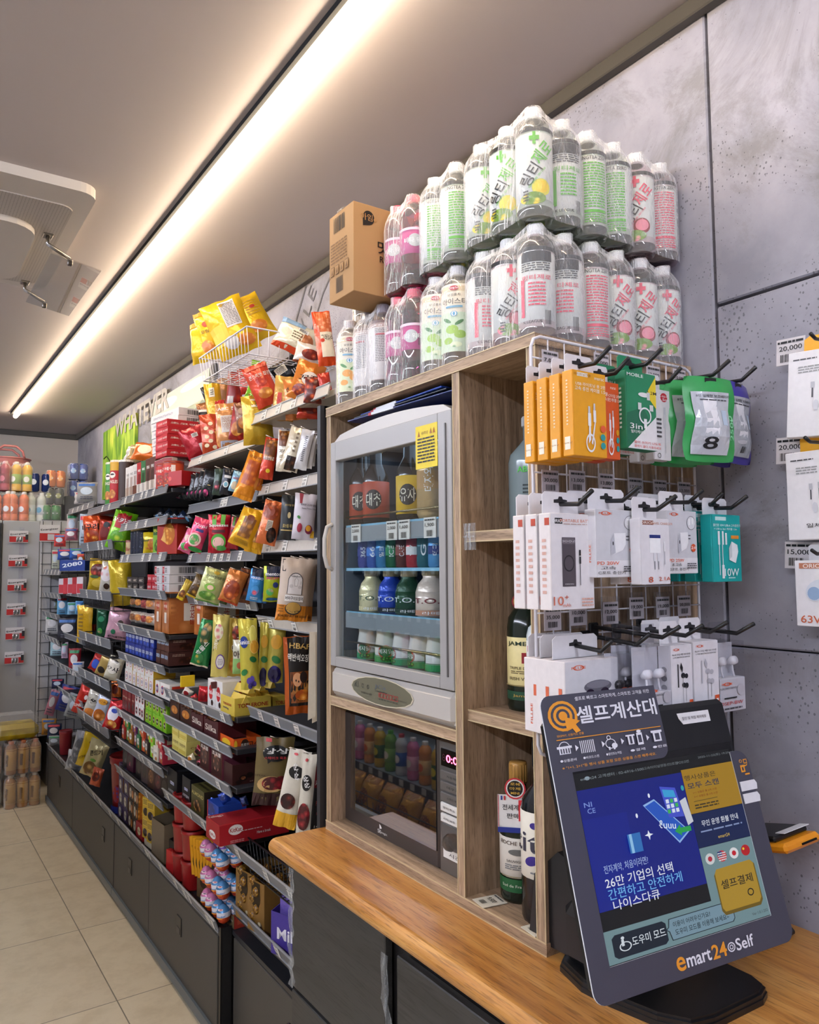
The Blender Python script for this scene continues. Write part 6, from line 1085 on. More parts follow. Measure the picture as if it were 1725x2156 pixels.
for a in (
 ((-10,1100,100,1355),1.0,'#c8a83a',[('e',0,-.4,.8,.4,NUT),('r',-.8,-1,.8,-.7,M('#e0c020'))],'yellow and brown nut pouch leaning, leftmost '+E_,-34,28,.03),
 ((90,1050,280,1335),1.02,'#5a4420',[('e',0,-.3,.8,.5,FOOD('#e0b040','#a87820','#4a300c',50)),('r',-1,-1,1,-.82,M('#d8b020'))],'dark brown honey nut pouch left of the green wasabi one',-34,26,.03),
 ((370,1010,570,1385),1.02,'#3a4a24',[('e',0,-.4,.8,.4,FOOD('#8aa84a','#4a6a24','#1c2a10',50))],'dark green nut pouch behind the wasabi pouch',-40,20,.03),
 ((185,990,490,1380),.96,'#b7bd7c',[('t',.1,.55,.8,.12,'와사비맛아몬드',M('#2a3418'),0,.05),('e',.1,.8,.25,.1,M('#c8a838')),('e',-.1,-.1,.5,.22,M('#7cb43a')),('e',-.05,-.1,.28,.14,M('#f0d0b0')),('e',-.1,-.6,.75,.25,FOOD('#d8d890','#8ab04a','#4a7a24',40)),('r',-1,-1,1,-.92,M('#4a7a2c'))],'pale green wasabi almond pouch tilted right '+E_,-26,17,.03),
 ((600,1000,830,1380),1.02,'#6a3418',nutp(0,FOOD('#b8602c','#7a3414','#3a140a',50),'군옥수수','#2a140a'),'brown nut pouch with dark lettering '+E_,-34,12,.03),
 ((435,1000,700,1390),.97,'#cc7a3a',[('e',0,-.2,.8,.6,FOOD('#f2c080','#d86a2c','#8a3414',40)),('r',-1,-1,1,-.88,M('#b8401c'))],'orange honey almond pouch in front '+E_,-30,20,.035),
 ((830,1010,940,1370),1.02,'#2060a8',[('e',0,-.4,.7,.4,FOOD('#e8a0a8','#c84050','#2050a0',50))],'second blue candy pouch behind the first',-40,6,.03),
 ((720,1000,905,1360),.98,'#3a8ac8',[('r',-.8,.55,.8,1,M('#14203a')),('t',0,.45,.8,.1,'HARIBO',M('#e8e0e8'),0,.04),('e',0,-.3,.5,.3,FOOD('#e8a0a8','#d84a58','#3a8ac8',50)),('l',-.5,-.9,.5,-.7,2,M('#d8e8f4'))],'light blue candy pouch with navy top '+E_,-30,10,.03),
 ((885,975,1090,1355),.99,'#a6b41c',[('r',-.7,.4,.8,1,M('#14203c')),('t',0,.55,.8,.12,'mentos',M('#f0f0f4'),0,.05),('t',.1,.32,.8,.1,'FRUITY',M('#d83a78'),0,.05),('e',.3,-.05,.3,.16,M('#20306a')),('e',-.3,-.45,.4,.2,PINKF),('e',0,-.85,.7,.08,M('#1c5a8a'))],'lime green fruit candy pouch, nearest the squid bag',-24,2,.035),
 ): bag(4,a[0],a[1],a[2],a[3],a[4],a[5],a[6],a[7],hook=H1,name='nut_pouch',cat='snack')
for k,(bx,X,l) in enumerate((((1180,880,1440,1575),1.03,'second roasted squid bag half hidden behind the front one'),((1035,880,1400,1565),.975,'tall paper roasted butter squid bag, kraft top and orange foot'))):
    bag(4,bx,X,'#c9b7a6',[('r',-1,-1,1,-.5,M('#d8841c')),('r',-.9,.55,-.7,.95,M('#2a2a2e')),('r',-.86,.58,-.74,.92,M('#c9b7a6')),
     ('e',-.05,.25,.48,.28,M('#2a2a2e')),('r',-.53,-.15,.43,.25,M('#2a2a2e')),('e',-.05,.25,.44,.255,M('#dfd8d4')),('r',-.49,-.15,.39,.25,M('#dfd8d4')),('t',-.05,.42,.3,.04,'insadon',M('#2a2a2e'),0,.03),('p',[(-.1,.1),(.1,.1),(.13,.3),(0,.4),(-.13,.3)],M('#b8b0ac')),('p',[(-.07,.12),(.07,.12),(.1,.29),(0,.37),(-.1,.29)],M('#eee8e4')),('e',-.3,.1,.12,.06,M('#c8c0bc')),('e',.25,.08,.12,.05,M('#c8c0bc')),('e',.3,.22,.05,.06,M('#c8c0bc')),
     ('r',-.62,-.38,.55,-.18,M('#f0ece8')),('t',-.03,-.28,1.0*.55,.085,'버터구이오징어',M('#1c1c1e'),0,.06),('e',-.02,-.6,.52,.2,M('#2a2a2e')),('e',-.02,-.58,.47,.18,M('#c49a4c')),('t',0,-.85,.9,.06,'ROASTED BUTTER SQUID',M('#2a1c10'),0,.05),('l',-.9,-.75,-.6,-.5,3,M('#8a5a1c'))],l,-18,6,.05,hook=H0,fin='print',name='snack_bag')
# large pouches of the lower hook row
for a in (
 ((510,1530,670,2150),1.04,'#c2a23c',[('e',.1,.5,.6,.25,FOOD('#f0c8a0','#c84a28','#4a1c10',40)),('e',.1,.0,.5,.25,M('#2a1c14')),('t',.1,.0,.6,.14,'ODD',M('#d8c8a0'),0,.04),('e',0,-.6,.7,.3,CHIP)],'mustard pouch with dark oval between the cream and lemon pouches',-30,2,.05),
 ((560,1760,720,2120),1.02,'#e2dfc8',[('r',-1,-1,1,-.1,M('#8ab46a')),('t',0,.15,.9,.3,'아몬',M('#3a1c14'),0,.06),('e',0,-.5,.4,.2,M('#b8643a'))],'white and green nut pouch left of the lemon pouches',-30,0,.04),
 ((150,1530,370,2060),1.0,'#1d7a3c',[('e',.0,.4,.6,.5,FOOD('#f0dca8','#c8a060','#2a4a24',40)),('p',[(-.2,.5),(.8,.9),(.9,.7),(-.1,.3)],M('#b83a28')),('t',0,-.2,.9,.16,'호올스',M('#f0f0e8'),60,.05),('e',-.1,-.65,.5,.22,FOOD('#f6e0a0','#e0b040','#2a7a3c',60)),('r',-1,-1,1,-.93,M('#c8b89a'))],'green snack pouch with cream lower edge, leftmost of the large pouches',-34,14,.05),
 ((335,1490,515,2155),.98,'#d6c66c',[('e',-.2,.45,.55,.25,FOOD('#f0c8c8','#c84a5a','#e8e0c0',50)),('p',[(-.9,-.2),(-.1,.2),(.1,.55),(-.6,.7)],M('#33241c')),('e',.1,-.5,.55,.24,M('#6a4a9a')),('e',.1,-.5,.46,.2,M('#e8e4e0')),('l',-.15,-.62,.35,-.4,4,M('#8a84a0')),('t',-.5,.05,.6,.1,'크래커',M('#f4eee0'),80,.05)],'pale yellow pouch with white and purple round seal',-24,2,.05),
 ((930,1590,1115,2220),1.05,'#bcae4c',[('e',0,.4,.7,.25,M('#d8a030')),('e',.1,-.2,.6,.12,M('#2f7a3c'),-30),('e',0,-.7,.8,.3,FOOD('#6a5ac0','#3a2f80','#1a1440',30))],'third lemon and blueberry pouch, rearmost',-30,4,.04),
 ((840,1570,950,2260),1.02,'#ccba48',[('e',0,.4,.7,.2,M('#e0a830')),('e',.1,-.15,.7,.1,M('#2f7a3c'),-30),('e',0,-.7,.8,.3,FOOD('#6a5ac0','#3a2f80','#1a1440',30))],'second lemon and blueberry pouch of three',-30,2,.04),
 ((630,1530,835,2290),.965,'#d5c84e',[('e',.5,.55,.4,.26,M('#e8e06c')),('o',.5,.55,.4,.26,.12,M('#f4eca0')),('e',.6,.2,.5,.2,M('#e2a838')),('o',.6,.2,.5,.2,.12,M('#f0cc70')),('e',-.5,.35,.42,.17,M('#1c3a8a')),('t',-.45,.35,.55,.09,'Sunkist',M('#f4f4f8'),0,.06),('e',.4,-.15,.4,.08,M('#1f6a34'),-30),('e',-.6,-.5,.3,.1,M('#2a7a3c'),-40),('e',-.1,-.75,.3,.1,M('#5a4aa8')),('e',.2,-.7,.25,.09,M('#6a5ac0')),('e',.4,-.85,.25,.09,M('#4a3a98')),('e',.0,-.9,.25,.09,M('#3a2f80'))],'foremost lemon pouch with blue oval and blueberries at its foot',-20,-3,.05),
 ): bag(4,a[0],a[1],a[2],a[3],a[4],a[5],a[6],a[7],hook=H1,name='fruit_pouch')
bag(5,(1235,-290,1510,490),.985,'#b8561c',[('r',-.72,-.78,1,.98,M('#1d1714')),('r',-.62,-.7,1,.1,FOOD('#e8b868','#c88a40','#8a4a1c',25)),('t',.2,.75,.8,.1,'HBAF',M('#d8b060'),-8,.06),('t',.2,.45,.95,.14,'맥반석오징어',M('#f0ece0'),-8,.07),('e',-.1,-.1,.35,.18,M('#e8a878')),('e',.4,-.05,.3,.15,M('#2a1c18')),('e',-.2,-.12,.05,.03,M('#141414')),('e',.0,-.15,.05,.03,M('#141414')),('e',.3,-.5,.6,.14,FOOD('#f4c070','#e08a2c','#a84a14',40))],'large orange framed grilled squid pouch below the cream rail',-16,-2,.03,hook=H0,name='snack_pouch')
for i,bx in enumerate(((1478,-330,1560,550),(1520,-330,1605,580))):
    x0,y0 = px(5,bx[0],bx[1]); x1,y1 = px(5,bx[2],bx[3]); c = at((x0+x1)/2,(y0+y1)/2,'x',.96+.02*i); k = depth(c)/FPX
    me = MB().poly([(-(x1-x0)*k/2,-(y1-y0)*k/2),((x1-x0)*k/2,-(y1-y0)*k/2+.01),((x1-x0)*k/2-.002,(y1-y0)*k/2),(-(x1-x0)*k/2+.004,(y1-y0)*k/2)],.0012,M('#ddd0b8'),((0,0,0),(1,0,0),(0,0,1))).mesh('strip')
    single(me,'paper_strip',('long cream paper strip hanging by the shelf end frame, outer one','long cream paper strip hanging by the shelf end frame, inner one')[i],'paper',c,(0,0,R(-25)))
def jer(c, oval=True): return [('e',.05,.55,.7,.24,M('#141414')),('t',.05,.62,.7,.12,'상상',M('#f4f2ee'),0,.07),('t',.05,.42,.6,.06,'스테이크 육포',M('#c83a40'),0,.05),('p',[(-.4,.42),(-.1,.35),(-.35,.25)],M('#141414'))]
for a in (
 ((1490,1010,1625,1690),1.06,'#7c1a24',[('r',-1,-1,1,.35,M('#2c2a2c')),('t',.3,.5,.7,.1,"JACK",M('#e8e4e0'),0,.05),('t',.5,-.1,.6,.1,'PEPPER',M('#b84a50'),0,.05),('t',.5,-.4,.4,.06,'BEEF',M('#b84a50'),0,.04),('t',.4,-.8,.5,.07,'14g',M('#e8e4e0'),0,.04)],'dark red and black beef jerky pouch, nearest the oak cabinet',-14,4,.03),
 ((930,730,1330,1410),1.0,'#6a5a34',jer(0)+[('r',-1,-1,1,-.62,M('#3a1f20')),('e',-.1,-.35,.75,.24,M('#c8a468')),('e',-.05,-.32,.55,.2,MEAT),('e',.45,-.3,.4,.2,MEAT),('t',-.7,-.1,.3,.04,'STEAK',M('#4a3a24'),0,.04),('r',-.5,.88,-.2,.97,M('#b82a30'))],'large olive brown steak jerky pouch with red meat picture',-22,4,.03),
 ((1390,890,1540,1710),.985,'#d8d0be',[('e',.05,.3,.7,.2,M('#1c1816')),('t',.05,.32,.8,.1,'상상',M('#f4f2ee'),-70,.07),('e',0,-.55,.9,.35,MEAT),('e',-.3,.85,.2,.04,M('#c83a40'))],'cream jerky pouch with pink meat at its foot',-48,6,.02),
 ((1195,830,1450,1660),.96,'#dcd4c2',[('e',.1,.45,.7,.16,M('#1c1816')),('t',.1,.47,.8,.08,'상상',M('#f4f2ee'),-70,.07),('e',-.1,-.3,.7,.2,FOOD('#a83a30','#5a1c18','#2a0c0c',50)),('r',-1,-1,1,-.6,M('#dca424')),('e',-.3,.88,.2,.03,M('#c83a40'))],'cream jerky pouch with yellow foot, foremost on the lower hooks',-40,13,.025),
 ((1330,900,1420,1640),1.02,'#4a1c1a',[('r',-1,-1,1,-.6,M('#b8841c'))],'dark jerky pouch back behind the yellow footed pouch',-30,3,.02),
 ): bag(5,a[0],a[1],a[2],a[3],a[4],a[5],a[6],a[7],hook=H0,fin='plastic',name='jerky_pouch')
# ------------------------------------------------------------------ boxed goods on the lower shelves
def fbox(f, box, ax, val, d, base, dec, label, rz=0, sdec=(), tdec=(), name='snack_box', cat='snack box', opentop=None, fin='print', kz=None):
    x0,y0 = px(f,box[0],box[1]); x1,y1 = px(f,box[2],box[3]); c = at((x0+x1)/2,y1,ax,val); k = depth(c)/FPX
    w = (x1-x0)*k; h = (y1-y0)*k; dx = Vector((c.x,c.y,0)).normalized(); n = Vector((sin(R(rz)),-cos(R(rz)),0)); w = w/max(.4,-dx.dot(n))
    me = carton(w,h,d,base,dec,sdec,tdec,seed=int(x0),opentop=opentop,fin=fin); q = Vector((sin(R(rz)),-cos(R(rz)),0))
    z = kz if kz is not None else c.z
    return single(me,name,label,cat,(c.x-q.x*d/2,c.y-q.y*d/2,z),(0,0,R(rz)))
TB = '#d9bd4a'
tbd = [('t',0,.3,.85,.26,'TOBLERONE',M('#a8281c'),0,.06),('t',0,-.1,.2,.06,'SWISS',M('#8a6a20')),('l',-.85,-.85,.85,-.55,2,M('#8a6a20'))]
fbox(5,(1125,315,1260,505),'y',2.47,.10,TB,[('t',.3,.3,.9,.26,'TOBLER',M('#a8281c'),0,.06)],'second yellow chocolate bar display box, partly behind the squid pouch')
fbox(5,(745,325,1100,545),'y',2.45,.125,TB,tbd,'yellow triangular chocolate bar display box facing the aisle end',sdec=[('t',0,.3,.6,.16,'TOBLERONE',M('#a8281c'),0,.05),('t',-.2,-.1,.4,.16,'100g',M('#2a3a70'))],opentop=1)
for i in range(6):
    p = at(*px(5,790+45*i,300),'y',2.50+.015*i); me = MB().poly([(-.014,0),(.014,0),(0,.026)],.11,M('#e4c552'),((0,0,0),(1,0,0),(0,0,1))).mesh('bar')
    single(me,'chocolate_bar','triangular yellow chocolate bar standing in the display box, %s the squid pouch'%ORD[5-i].replace('nearest','nearest to'),'chocolate',(p.x,p.y,1.105+.028*(i%2)),(R(0),0,R(4*i)))
KR_ = '#b01c24'
rowbox(carton(.07,.10,.15,'#e6e2de',[('e',-.1,.1,.55,.5,M('#c02028')),('t',0,.1,.6,.2,'KitKat',M('#f8f4f0'),0,.05),('e',.3,-.6,.3,.2,CHOC)],[('r',-1,-1,1,1,M('#e4e0da')),('r',-.2,-1,.2,1,M('#a83038'))]),'snack_box','snack box','white and red wafer box','the chocolate bar shelf',[2.60,2.67],.965,1.062)
for i,(bx,l) in enumerate((((370,215,490,400),'bright red candy bag next to the wafer box'),((270,290,400,390),'flat red candy bag lying on the chocolate bar shelf'),((200,230,330,330),'white and red candy bag at the left of the red bags'),((160,300,260,360),'dark candy bag lying at the shelf end'))):
    bag(5,bx,.985,('#c21e24','#b81c22','#d8cfc4','#3a2018')[i],[('e',0,0,.6,.5,FOOD('#e85a50','#c21e24','#7a1014',50))],l,-50,(5,60,30,40)[i],.04)
fbox(5,(200,110,335,220),'y',2.86,.01,'#e0bb1c',[],'yellow cardboard flap standing behind the candy bags',name='display_card',cat='card')
fbox(5,(510,165,740,230),'y',2.62,.01,'#5a2c2a',[],'brown display card behind the chocolate boxes',name='display_card',cat='card')
# r2: chocolate bars
fbox(5,(735,735,1000,880),'y',2.47,.13,'#dd5a1c',[('e',-.2,.1,.3,.75,M('#3a2418')),('t',-.2,.1,.3,.3,'프로틴',M('#f4e8d8'),0,.06),('t',.45,.1,.4,.5,'고소',M('#201410'),0,.05),('e',-.88,.2,.12,.6,M('#e8c030'))],'orange protein bar display box with dark round emblem',sdec=[('e',0,.2,.6,.5,M('#e8c030')),('t',0,-.4,.8,.2,'고단백',M('#f4e8d8'),0,.04)],opentop=1)
rowbox(carton(.13,.075,.14,'#4a1c20',[('t',0,0,.8,.5,'Silka',M('#d8c8b8'),0,.05),('r',-1,-1,1,-.7,M('#3a1418'))],[('r',-1,-1,1,1,M('#5a2024'))],opentop=.8),'snack_box','snack box','brown open chocolate bar box','the second chocolate shelf',[2.66,2.81],.96,.965)
rowbox(carton(.12,.07,.14,'#3a2018',[('e',0,0,.7,.5,CHIP)],opentop=.9),'snack_box','snack box','dark brown tray of orange biscuits','the second chocolate shelf',[2.95,3.08],.965,.965)
for i,y in enumerate((2.64,2.68,2.79,2.84,2.93,2.98,3.06)):
    me = pouch(.04,.10,.02,'#4a2414',[('e',0,0,.7,.5,FOOD('#f0a050','#c86a24','#3a1c10',30))],seed=i) if i < 1 else me
    single(me,'biscuit_pack','brown and orange biscuit pack lying in the open tray, %s the oak cabinet'%ORD[i].replace('nearest','nearest to'),'biscuit',(1.0,y,1.035),(R(-80),0,R(-80+7*i)))
# r3
YK = [('r',-.9,-.8,.9,-.3,M('#c8b04a')),('t',0,.3,.8,.3,'크런키',M('#5a3a20'),0,.04)]
rowbox(carton(.085,.055,.12,'#dccb72',YK,[('r',-.95,-.9,.95,.9,M('#d8c66a')),('t',0,.1,.7,.2,'CHOCO',M('#8a4a20'))],[('l',-.8,-.8,.8,.8,5,M('#8a6a30'))]),'snack_box','snack box','pale yellow chocolate box','the third chocolate shelf',[2.98,3.07],.965,.840,lay=2,lh=.056)
for i,(bx,c,p,l,tl) in enumerate((((330,820,440,920),'#8c1c28',CHOC,'dark red chocolate pouch beside the pale yellow boxes',30),((230,900,390,1010),'#dcc9a0',CHIP,'cream biscuit pouch lying at the front edge',60),((320,960,480,1050),'#9a1c34',CHOC,'red chocolate pouch lying below the cream one',60),((430,870,530,1000),'#2a1c18',CHOC,'dark chocolate pouch leaning on the pink flap box',20))):
    bag(5,bx,.975,c,[('e',0,0,.7,.5,p)],l,-60,tl,.03)
fbox(5,(720,1000,950,1280),'y',2.47,.12,'#3c1c1a',[('e',-.1,-.0,.35,.22,M('#1a0c0a')),('e',.45,.15,.3,.2,M('#1a0c0a')),('e',-.1,.0,.22,.12,FOOD('#e8c0a0','#b87a50','#6a3a20',80)),('e',-.5,-.25,.25,.15,M('#241210')),('t',.6,-.3,.15,.05,'초코볼',M('#c8b0a0'))],'dark brown chocolate ball display box facing the aisle end',opentop=1)
rowbox(carton(.10,.115,.13,'#5a2420',[('r',-.9,-.9,.9,.9,M('#3a1c18')),('e',0,0,.6,.6,FOOD('#e8dcd0','#a86a50','#3a1c18',60)),('t',0,.6,.8,.2,'초코볼',M('#e8dcd0'),0,.04)],[('r',-1,-1,1,1,M('#6a3040'))],opentop=.85),'snack_box','snack box','brown chocolate box with pink side flap','the third chocolate shelf',[2.60,2.72],.96,.840)
# r4
fbox(5,(50,1060,170,1330),'x',.965,.14,'#141316',[('r',-.4,-.1,.4,.12,M('#d8d8e0')),('t',0,.0,.6,.1,'OREO',M('#2a3a80'),0,.04),('t',0,-.6,.8,.16,'시리얼바',M('#e8e8ee'),0,.04)],'black open display box with white lettering, left of its pair',-90,opentop=1)
fbox(5,(200,1140,300,1400),'x',.965,.14,'#16151a',[('r',-.4,.0,.4,.2,M('#c8c8d8')),('t',0,.1,.6,.1,'OREO',M('#2a3a80'),0,.04),('t',0,-.4,.8,.16,'시리얼바',M('#e8e8ee'),0,.04)],'black open display box with white lettering, right of its pair',-90,opentop=1)
fbox(5,(285,1250,440,1500),'x',.96,.13,'#4c461f',[('t',0,.5,.9,.2,'ALMOND',M('#c8b870'),0,.05),('e',0,-.4,.6,.45,FOOD('#8a2a24','#c88a4a','#3a2010',50))],'olive green almond chocolate box with gold lettering',-90,tdec=[('l',-.8,-.8,.8,.8,5,M('#2a2410'))],sdec=[('r',-1,-1,1,1,M('#2a2012'))])
fbox(5,(455,1400,580,1650),'x',.955,.10,'#2446a0',[('e',-.2,.5,.6,.4,FOOD('#a0c0f0','#3a6ad0','#1a2a70',50)),('t',0,-.2,.9,.16,'OREO',M('#e8ecf8'),0,.05),('t',0,-.55,.9,.14,'웨이퍼롤',M('#e8c040'),0,.04),('r',-1,-1,-.85,1,M('#c02838'))],'blue wafer roll box with red edge',-90)
for i,(bx,l,c) in enumerate((((530,1275,740,1400),'shiny blue biscuit pouch lying over the blue box','#1c3c9a'),((740,1330,930,1420),'dark blue biscuit pouch behind the shiny one','#14204a'),((480,1345,600,1480),'blue sandwich biscuit pouch standing in its box','#2a4cae'))):
    bag(5,bx,.98,c,[('e',-.2,0,.5,.5,FOOD('#d8e4f8','#5a80d0','#1c2c6a',60))],l,-40,(60,70,10)[i],.045)
fbox(5,(600,1560,1290,1760),'y',2.38,.12,'#a51a22',[('e',-.55,.35,.2,.5,M('#ece6e2')),('t',-.55,.35,.165,.3,'KitKat',M('#a51a22'),0,.05),('l',-.4,.05,.2,.2,1,M('#e0c8c8')),('t',.25,-.3,.2,.2,'Have a break',M('#e8d8d4'),0,.03),('l',-.7,-.9,-.3,-.6,2,M('#d89898'))],'long red wafer bar display box facing the aisle end',tdec=[('r',-.98,-.9,.98,.9,M('#8c161e')),('e',-.2,.2,.2,.3,M('#7a1016')),('t',-.8,.6,.2,.3,"Kellogg's",M('#d8c0c0'),0,.04)],sdec=[('e',0,-.3,.5,.4,M('#ece6e2')),('t',0,-.3,.42,.2,'KitKat',M('#a51a22'),0,.05)])
# ---------------- bottom shelf between cups and eggs
ZQ = .366
RC = bucket(.045,.105,'#a01c1e','#8a1618'); n = 0
for i,(x,y,z,l) in enumerate(((.99,3.02,0,'bottom of the far red tub stack'),(.99,3.02,.108,'middle of the far red tub stack'),(.99,3.02,.216,'top of the far red tub stack'),(.99,2.915,0,'bottom of the near red tub stack'),(.99,2.915,.108,'middle of the near red tub stack'),(.99,2.915,.216,'top of the near red tub stack'))):
    single(RC,'red_tub','round red plastic biscuit tub, '+l,'tub',(x,y,ZQ+z))
YA = carton(.062,.135,.014,'#dd9a14',[('e',-.1,-.3,.6,.45,FOOD('#6a3a1c','#3a1c0c','#1a0c06',30)),('e',0,.75,.25,.1,M('#3a2410')),('t',.1,.5,.8,.08,'ELYSEES',M('#7a4a14'))],[('r',-1,-1,1,1,M('#e8b02c'))])
for i in range(7): single(YA,'chocolate_box','slim orange-yellow chocolate pack in the brown tray, %s the egg tray'%ORD[6-i].replace('nearest','nearest to'),'chocolate',(.985+.004*i,2.83-.021*i,.44),(R(0),R(-6),R(-60)))
for i,(y,w) in enumerate(((2.80,.09),(2.70,.09))): single(carton(w,.085,.12,'#6a5136',[('e',0,.5,.5,.5,M('#3a2a1c'))],opentop=.9),'display_tray',('kraft tray under the slim yellow packs, nearer the red tubs','kraft tray under the slim yellow packs, nearer the eggs')[i],'tray',(.985,y,ZQ),(0,0,R(-80)))
# surprise eggs in two trays
def egg(c1, c2):
    b = MB(); prof = [(0,-.0),(.012,.001),(.019,.008),(.0225,.02),(.0225,.03),(.019,.044),(.011,.055),(.004,.059),(0,.0595)]
    b.lathe(prof[:4]+[(.0225,.024)],M('#c8421c','foil'),n=16); b.lathe([(.0226,.022),(.0226,.036),(.0222,.038)],M('#e8e4ea'),n=16); b.lathe([(.0221,.036)]+prof[5:],M(c1,'foil'),n=16)
    S = cylS(.0228,.03); b.decals(S,[('t',0,-.2,.8,.2,'Kinder',M('#3a8ad0'),8,.06),('r',-.9,-.55,.3,-.35,M('#e8902c'))],.045,.04,off=.0008); b.decals(cylS(.0185,.045),[('e',0,.2,.5,.3,M('#f6e0e0')),('e',.1,.3,.25,.12,M(c2))],.036,.025,off=.002); return b.mesh('egg')
EG = [egg('#e08ab8','#7a3a8a'), egg('#5a9ad0','#c03a50'), egg('#8a5ab0','#4a2a80')]
n = 0
for tr,(k,y0,lab) in enumerate(((0,2.665,'pink'),(1,2.555,'blue'))):
    single(carton(.095,.05,.10,'#8a2a24',[('r',-1,-1,1,1,M('#7a6a4c')),('e',0,0,.6,.6,FOOD('#e8dcc8','#8a3a70','#2a1c14',50)),('t',0,.2,.8,.3,'Natoons',M('#e8e0d8'),0,.04)],[('r',-1,-1,1,1,M('#b03a2c')),('r',-.8,-.4,.8,.3,M('#c85a40'))],opentop=.8),'egg_tray','open card tray holding the %s surprise eggs'%lab,'tray',(.99,y0,ZQ),(0,0,R(-88)))
    for l,zz in enumerate((.0,.075,.165)):
        for i in range(2):
            for j in range(2 if l else 2):
                kk = k if not (tr == 0 and l == 2 and j) else 2
                single(EG[kk],'surprise_egg','%s and orange surprise egg, %s layer, %s, %s'%(('pink','blue','purple')[kk],('bottom','middle','top')[l],('aisle side','wall side')[j],('nearer the counter','farther from the counter')[i]),'chocolate egg',(.966+.048*j,y0-.022+.046*i+.004*l,ZQ+.018+zz),(R(4*l),R(-5),R(-48)))
# gold ball display boxes and purple bars over the recessed cabinet
GB = MB(); GB.lathe([(0,0),(.009,.001),(.0145,.008),(.0155,.015),(.0125,.024),(.006,.0295),(0,.031)],FOOD('#f4d878','#c89a34','#6a4410',160),n=12); GBm = GB.mesh('ball')
for i,(y,l) in enumerate(((2.44,'farther'),(2.34,'nearer'))):
    me = carton(.092,.155,.13,'#8a6530',[('e',.0,.35,.55,.42,M('#2c1d0c')),('r',-.5,.3,.5,.95,M('#2c1d0c')),('t',-.5,-.6,.5,.08,'DARK',M('#3a2410')),('e',.5,-.65,.3,.14,FOOD('#8a4a2c','#e8d8b0','#3a1c10',40))],opentop=1,)
    single(me,'gold_ball_display','brown window display box of gold wrapped chocolates, the %s one'%l,'display box',(1.055,y,.422),(0,0,R(-80)))
    for j in range(5): single(GBm,'wrapped_chocolate','gold wrapped chocolate ball showing in the %s window box, %s from its foot'%(l,('lowest','second','third','fourth','topmost')[j]),'chocolate',(.994,y+.012*(-1)**j,.452+.026*j))
rr = random.Random(5)
for i in range(26):
    x, y = 1.02+.06*(i%4)+rr.uniform(-.012,.012), 1.80+.085*(i//4)+rr.uniform(-.015,.015)
    single(GBm,'wrapped_chocolate','gold wrapped chocolate ball lying loose in the black wire basket','chocolate',(x,y,.592+(.0)),(rr.uniform(0,1),0,rr.uniform(0,6)),'gold chocolate balls in the black wire basket')
me = carton(.16,.14,.10,'#4a3a94',[('t',0,.05,.7,.4,'Milka',M('#ece8f4'),0,.07),('e',.5,-.6,.35,.3,M('#2a5aa8')),('e',.7,-.75,.25,.2,FOOD('#8a4a2c','#5a2c18','#2a140c',50))],[('t',0,.2,.8,.4,'Milka',M('#e8e4f0'),0,.06)],opentop=.85)
single(me,'milk_chocolate_display','purple chocolate bar display box with white script beside the counter','display box',(1.055,2.13,.422),(0,0,R(-68)))
pb = carton(.12,.15,.010,'#7a68c4',[('r',-1,-1,1,-.2,M('#5a48a8'))],fin='foil')
for i in range(6): single(pb,'chocolate_bar','purple foil chocolate bar standing in its display box, %s the front'%ORD[i].replace('nearest','nearest to'),'chocolate',(1.03+.014*i,2.125+.004*i,.43),(0,R(0),R(-68)))
# ---------------- third bay rows
B2 = lambda n,y0=3.20,y1=3.86: [y0+(y1-y0)*i/(n-1) for i in range(n)]
rowbox(carton(.045,.075,.14,'#b01e26',[('t',0,0,.8,.3,'빈츠',M('#f0e4d8'),0,.05)],[('r',-1,-1,1,1,M('#c22830')),('t',0,0,.7,.2,'CHOCO',M('#f0dcc8'))]),'biscuit_box','biscuit box','small red biscuit box','the box shelf under the yellow tube',[3.35,3.40,3.45],.96,1.462,lay=3,lh=.022*0+.037) if 0 else None
rowbox(carton(.065,.036,.13,'#c01a2c',[('t',0,0,.7,.5,'롯데',M('#f4dcdc'),0,.05)],[('r',-.9,-.8,.9,.8,M('#d02438'))]),'biscuit_box','biscuit box','crimson gum box','the fourth shelf',[3.36,3.43,3.50],.975,1.452,lay=2,lh=.037)
rowbox(carton(.10,.036,.15,'#d8d4d4',[('r',-.9,-.8,-.4,.8,M('#c02a30')),('t',-.65,0,.2,.5,'T1',M('#f4f0f0'),0,.04),('l',-.2,-.6,.3,.6,3,M('#555555'))],[('b',-.5,-.7,.5,.7)]),'biscuit_box','biscuit box','white barcoded box','the fourth shelf',[3.23,3.335-.0],.965,1.452,lay=3,lh=.037)
rowbox(carton(.09,.03,.13,'#2a2224',[('t',0,0,.6,.5,'ABC',M('#e8d8c8'),0,.05)]),'biscuit_box','biscuit box','flat dark chocolate box','the fourth shelf',[3.60,3.70,3.80],.965,1.452,lay=2,lh=.031)
BW_ = carton(.115,.17,.10,'#cf8a50',[('r',-1,-1,1,1,FOOD('#e0a468','#cc8448','#a8602c',18)),('r',-.5,-.35,.5,.35,M('#ece0d0')),('t',0,0,.75,.26,'버터와플',M('#a8301c'),90 if 0 else 0,.06)],[('r',-1,-1,1,1,FOOD('#e0a468','#cc8448','#a8602c',18)),('r',-.6,-.4,.2,.5,M('#b8402c')),('t',-.2,.1,.6,.2,'버터',M('#f0e4d4'),0,.06)])
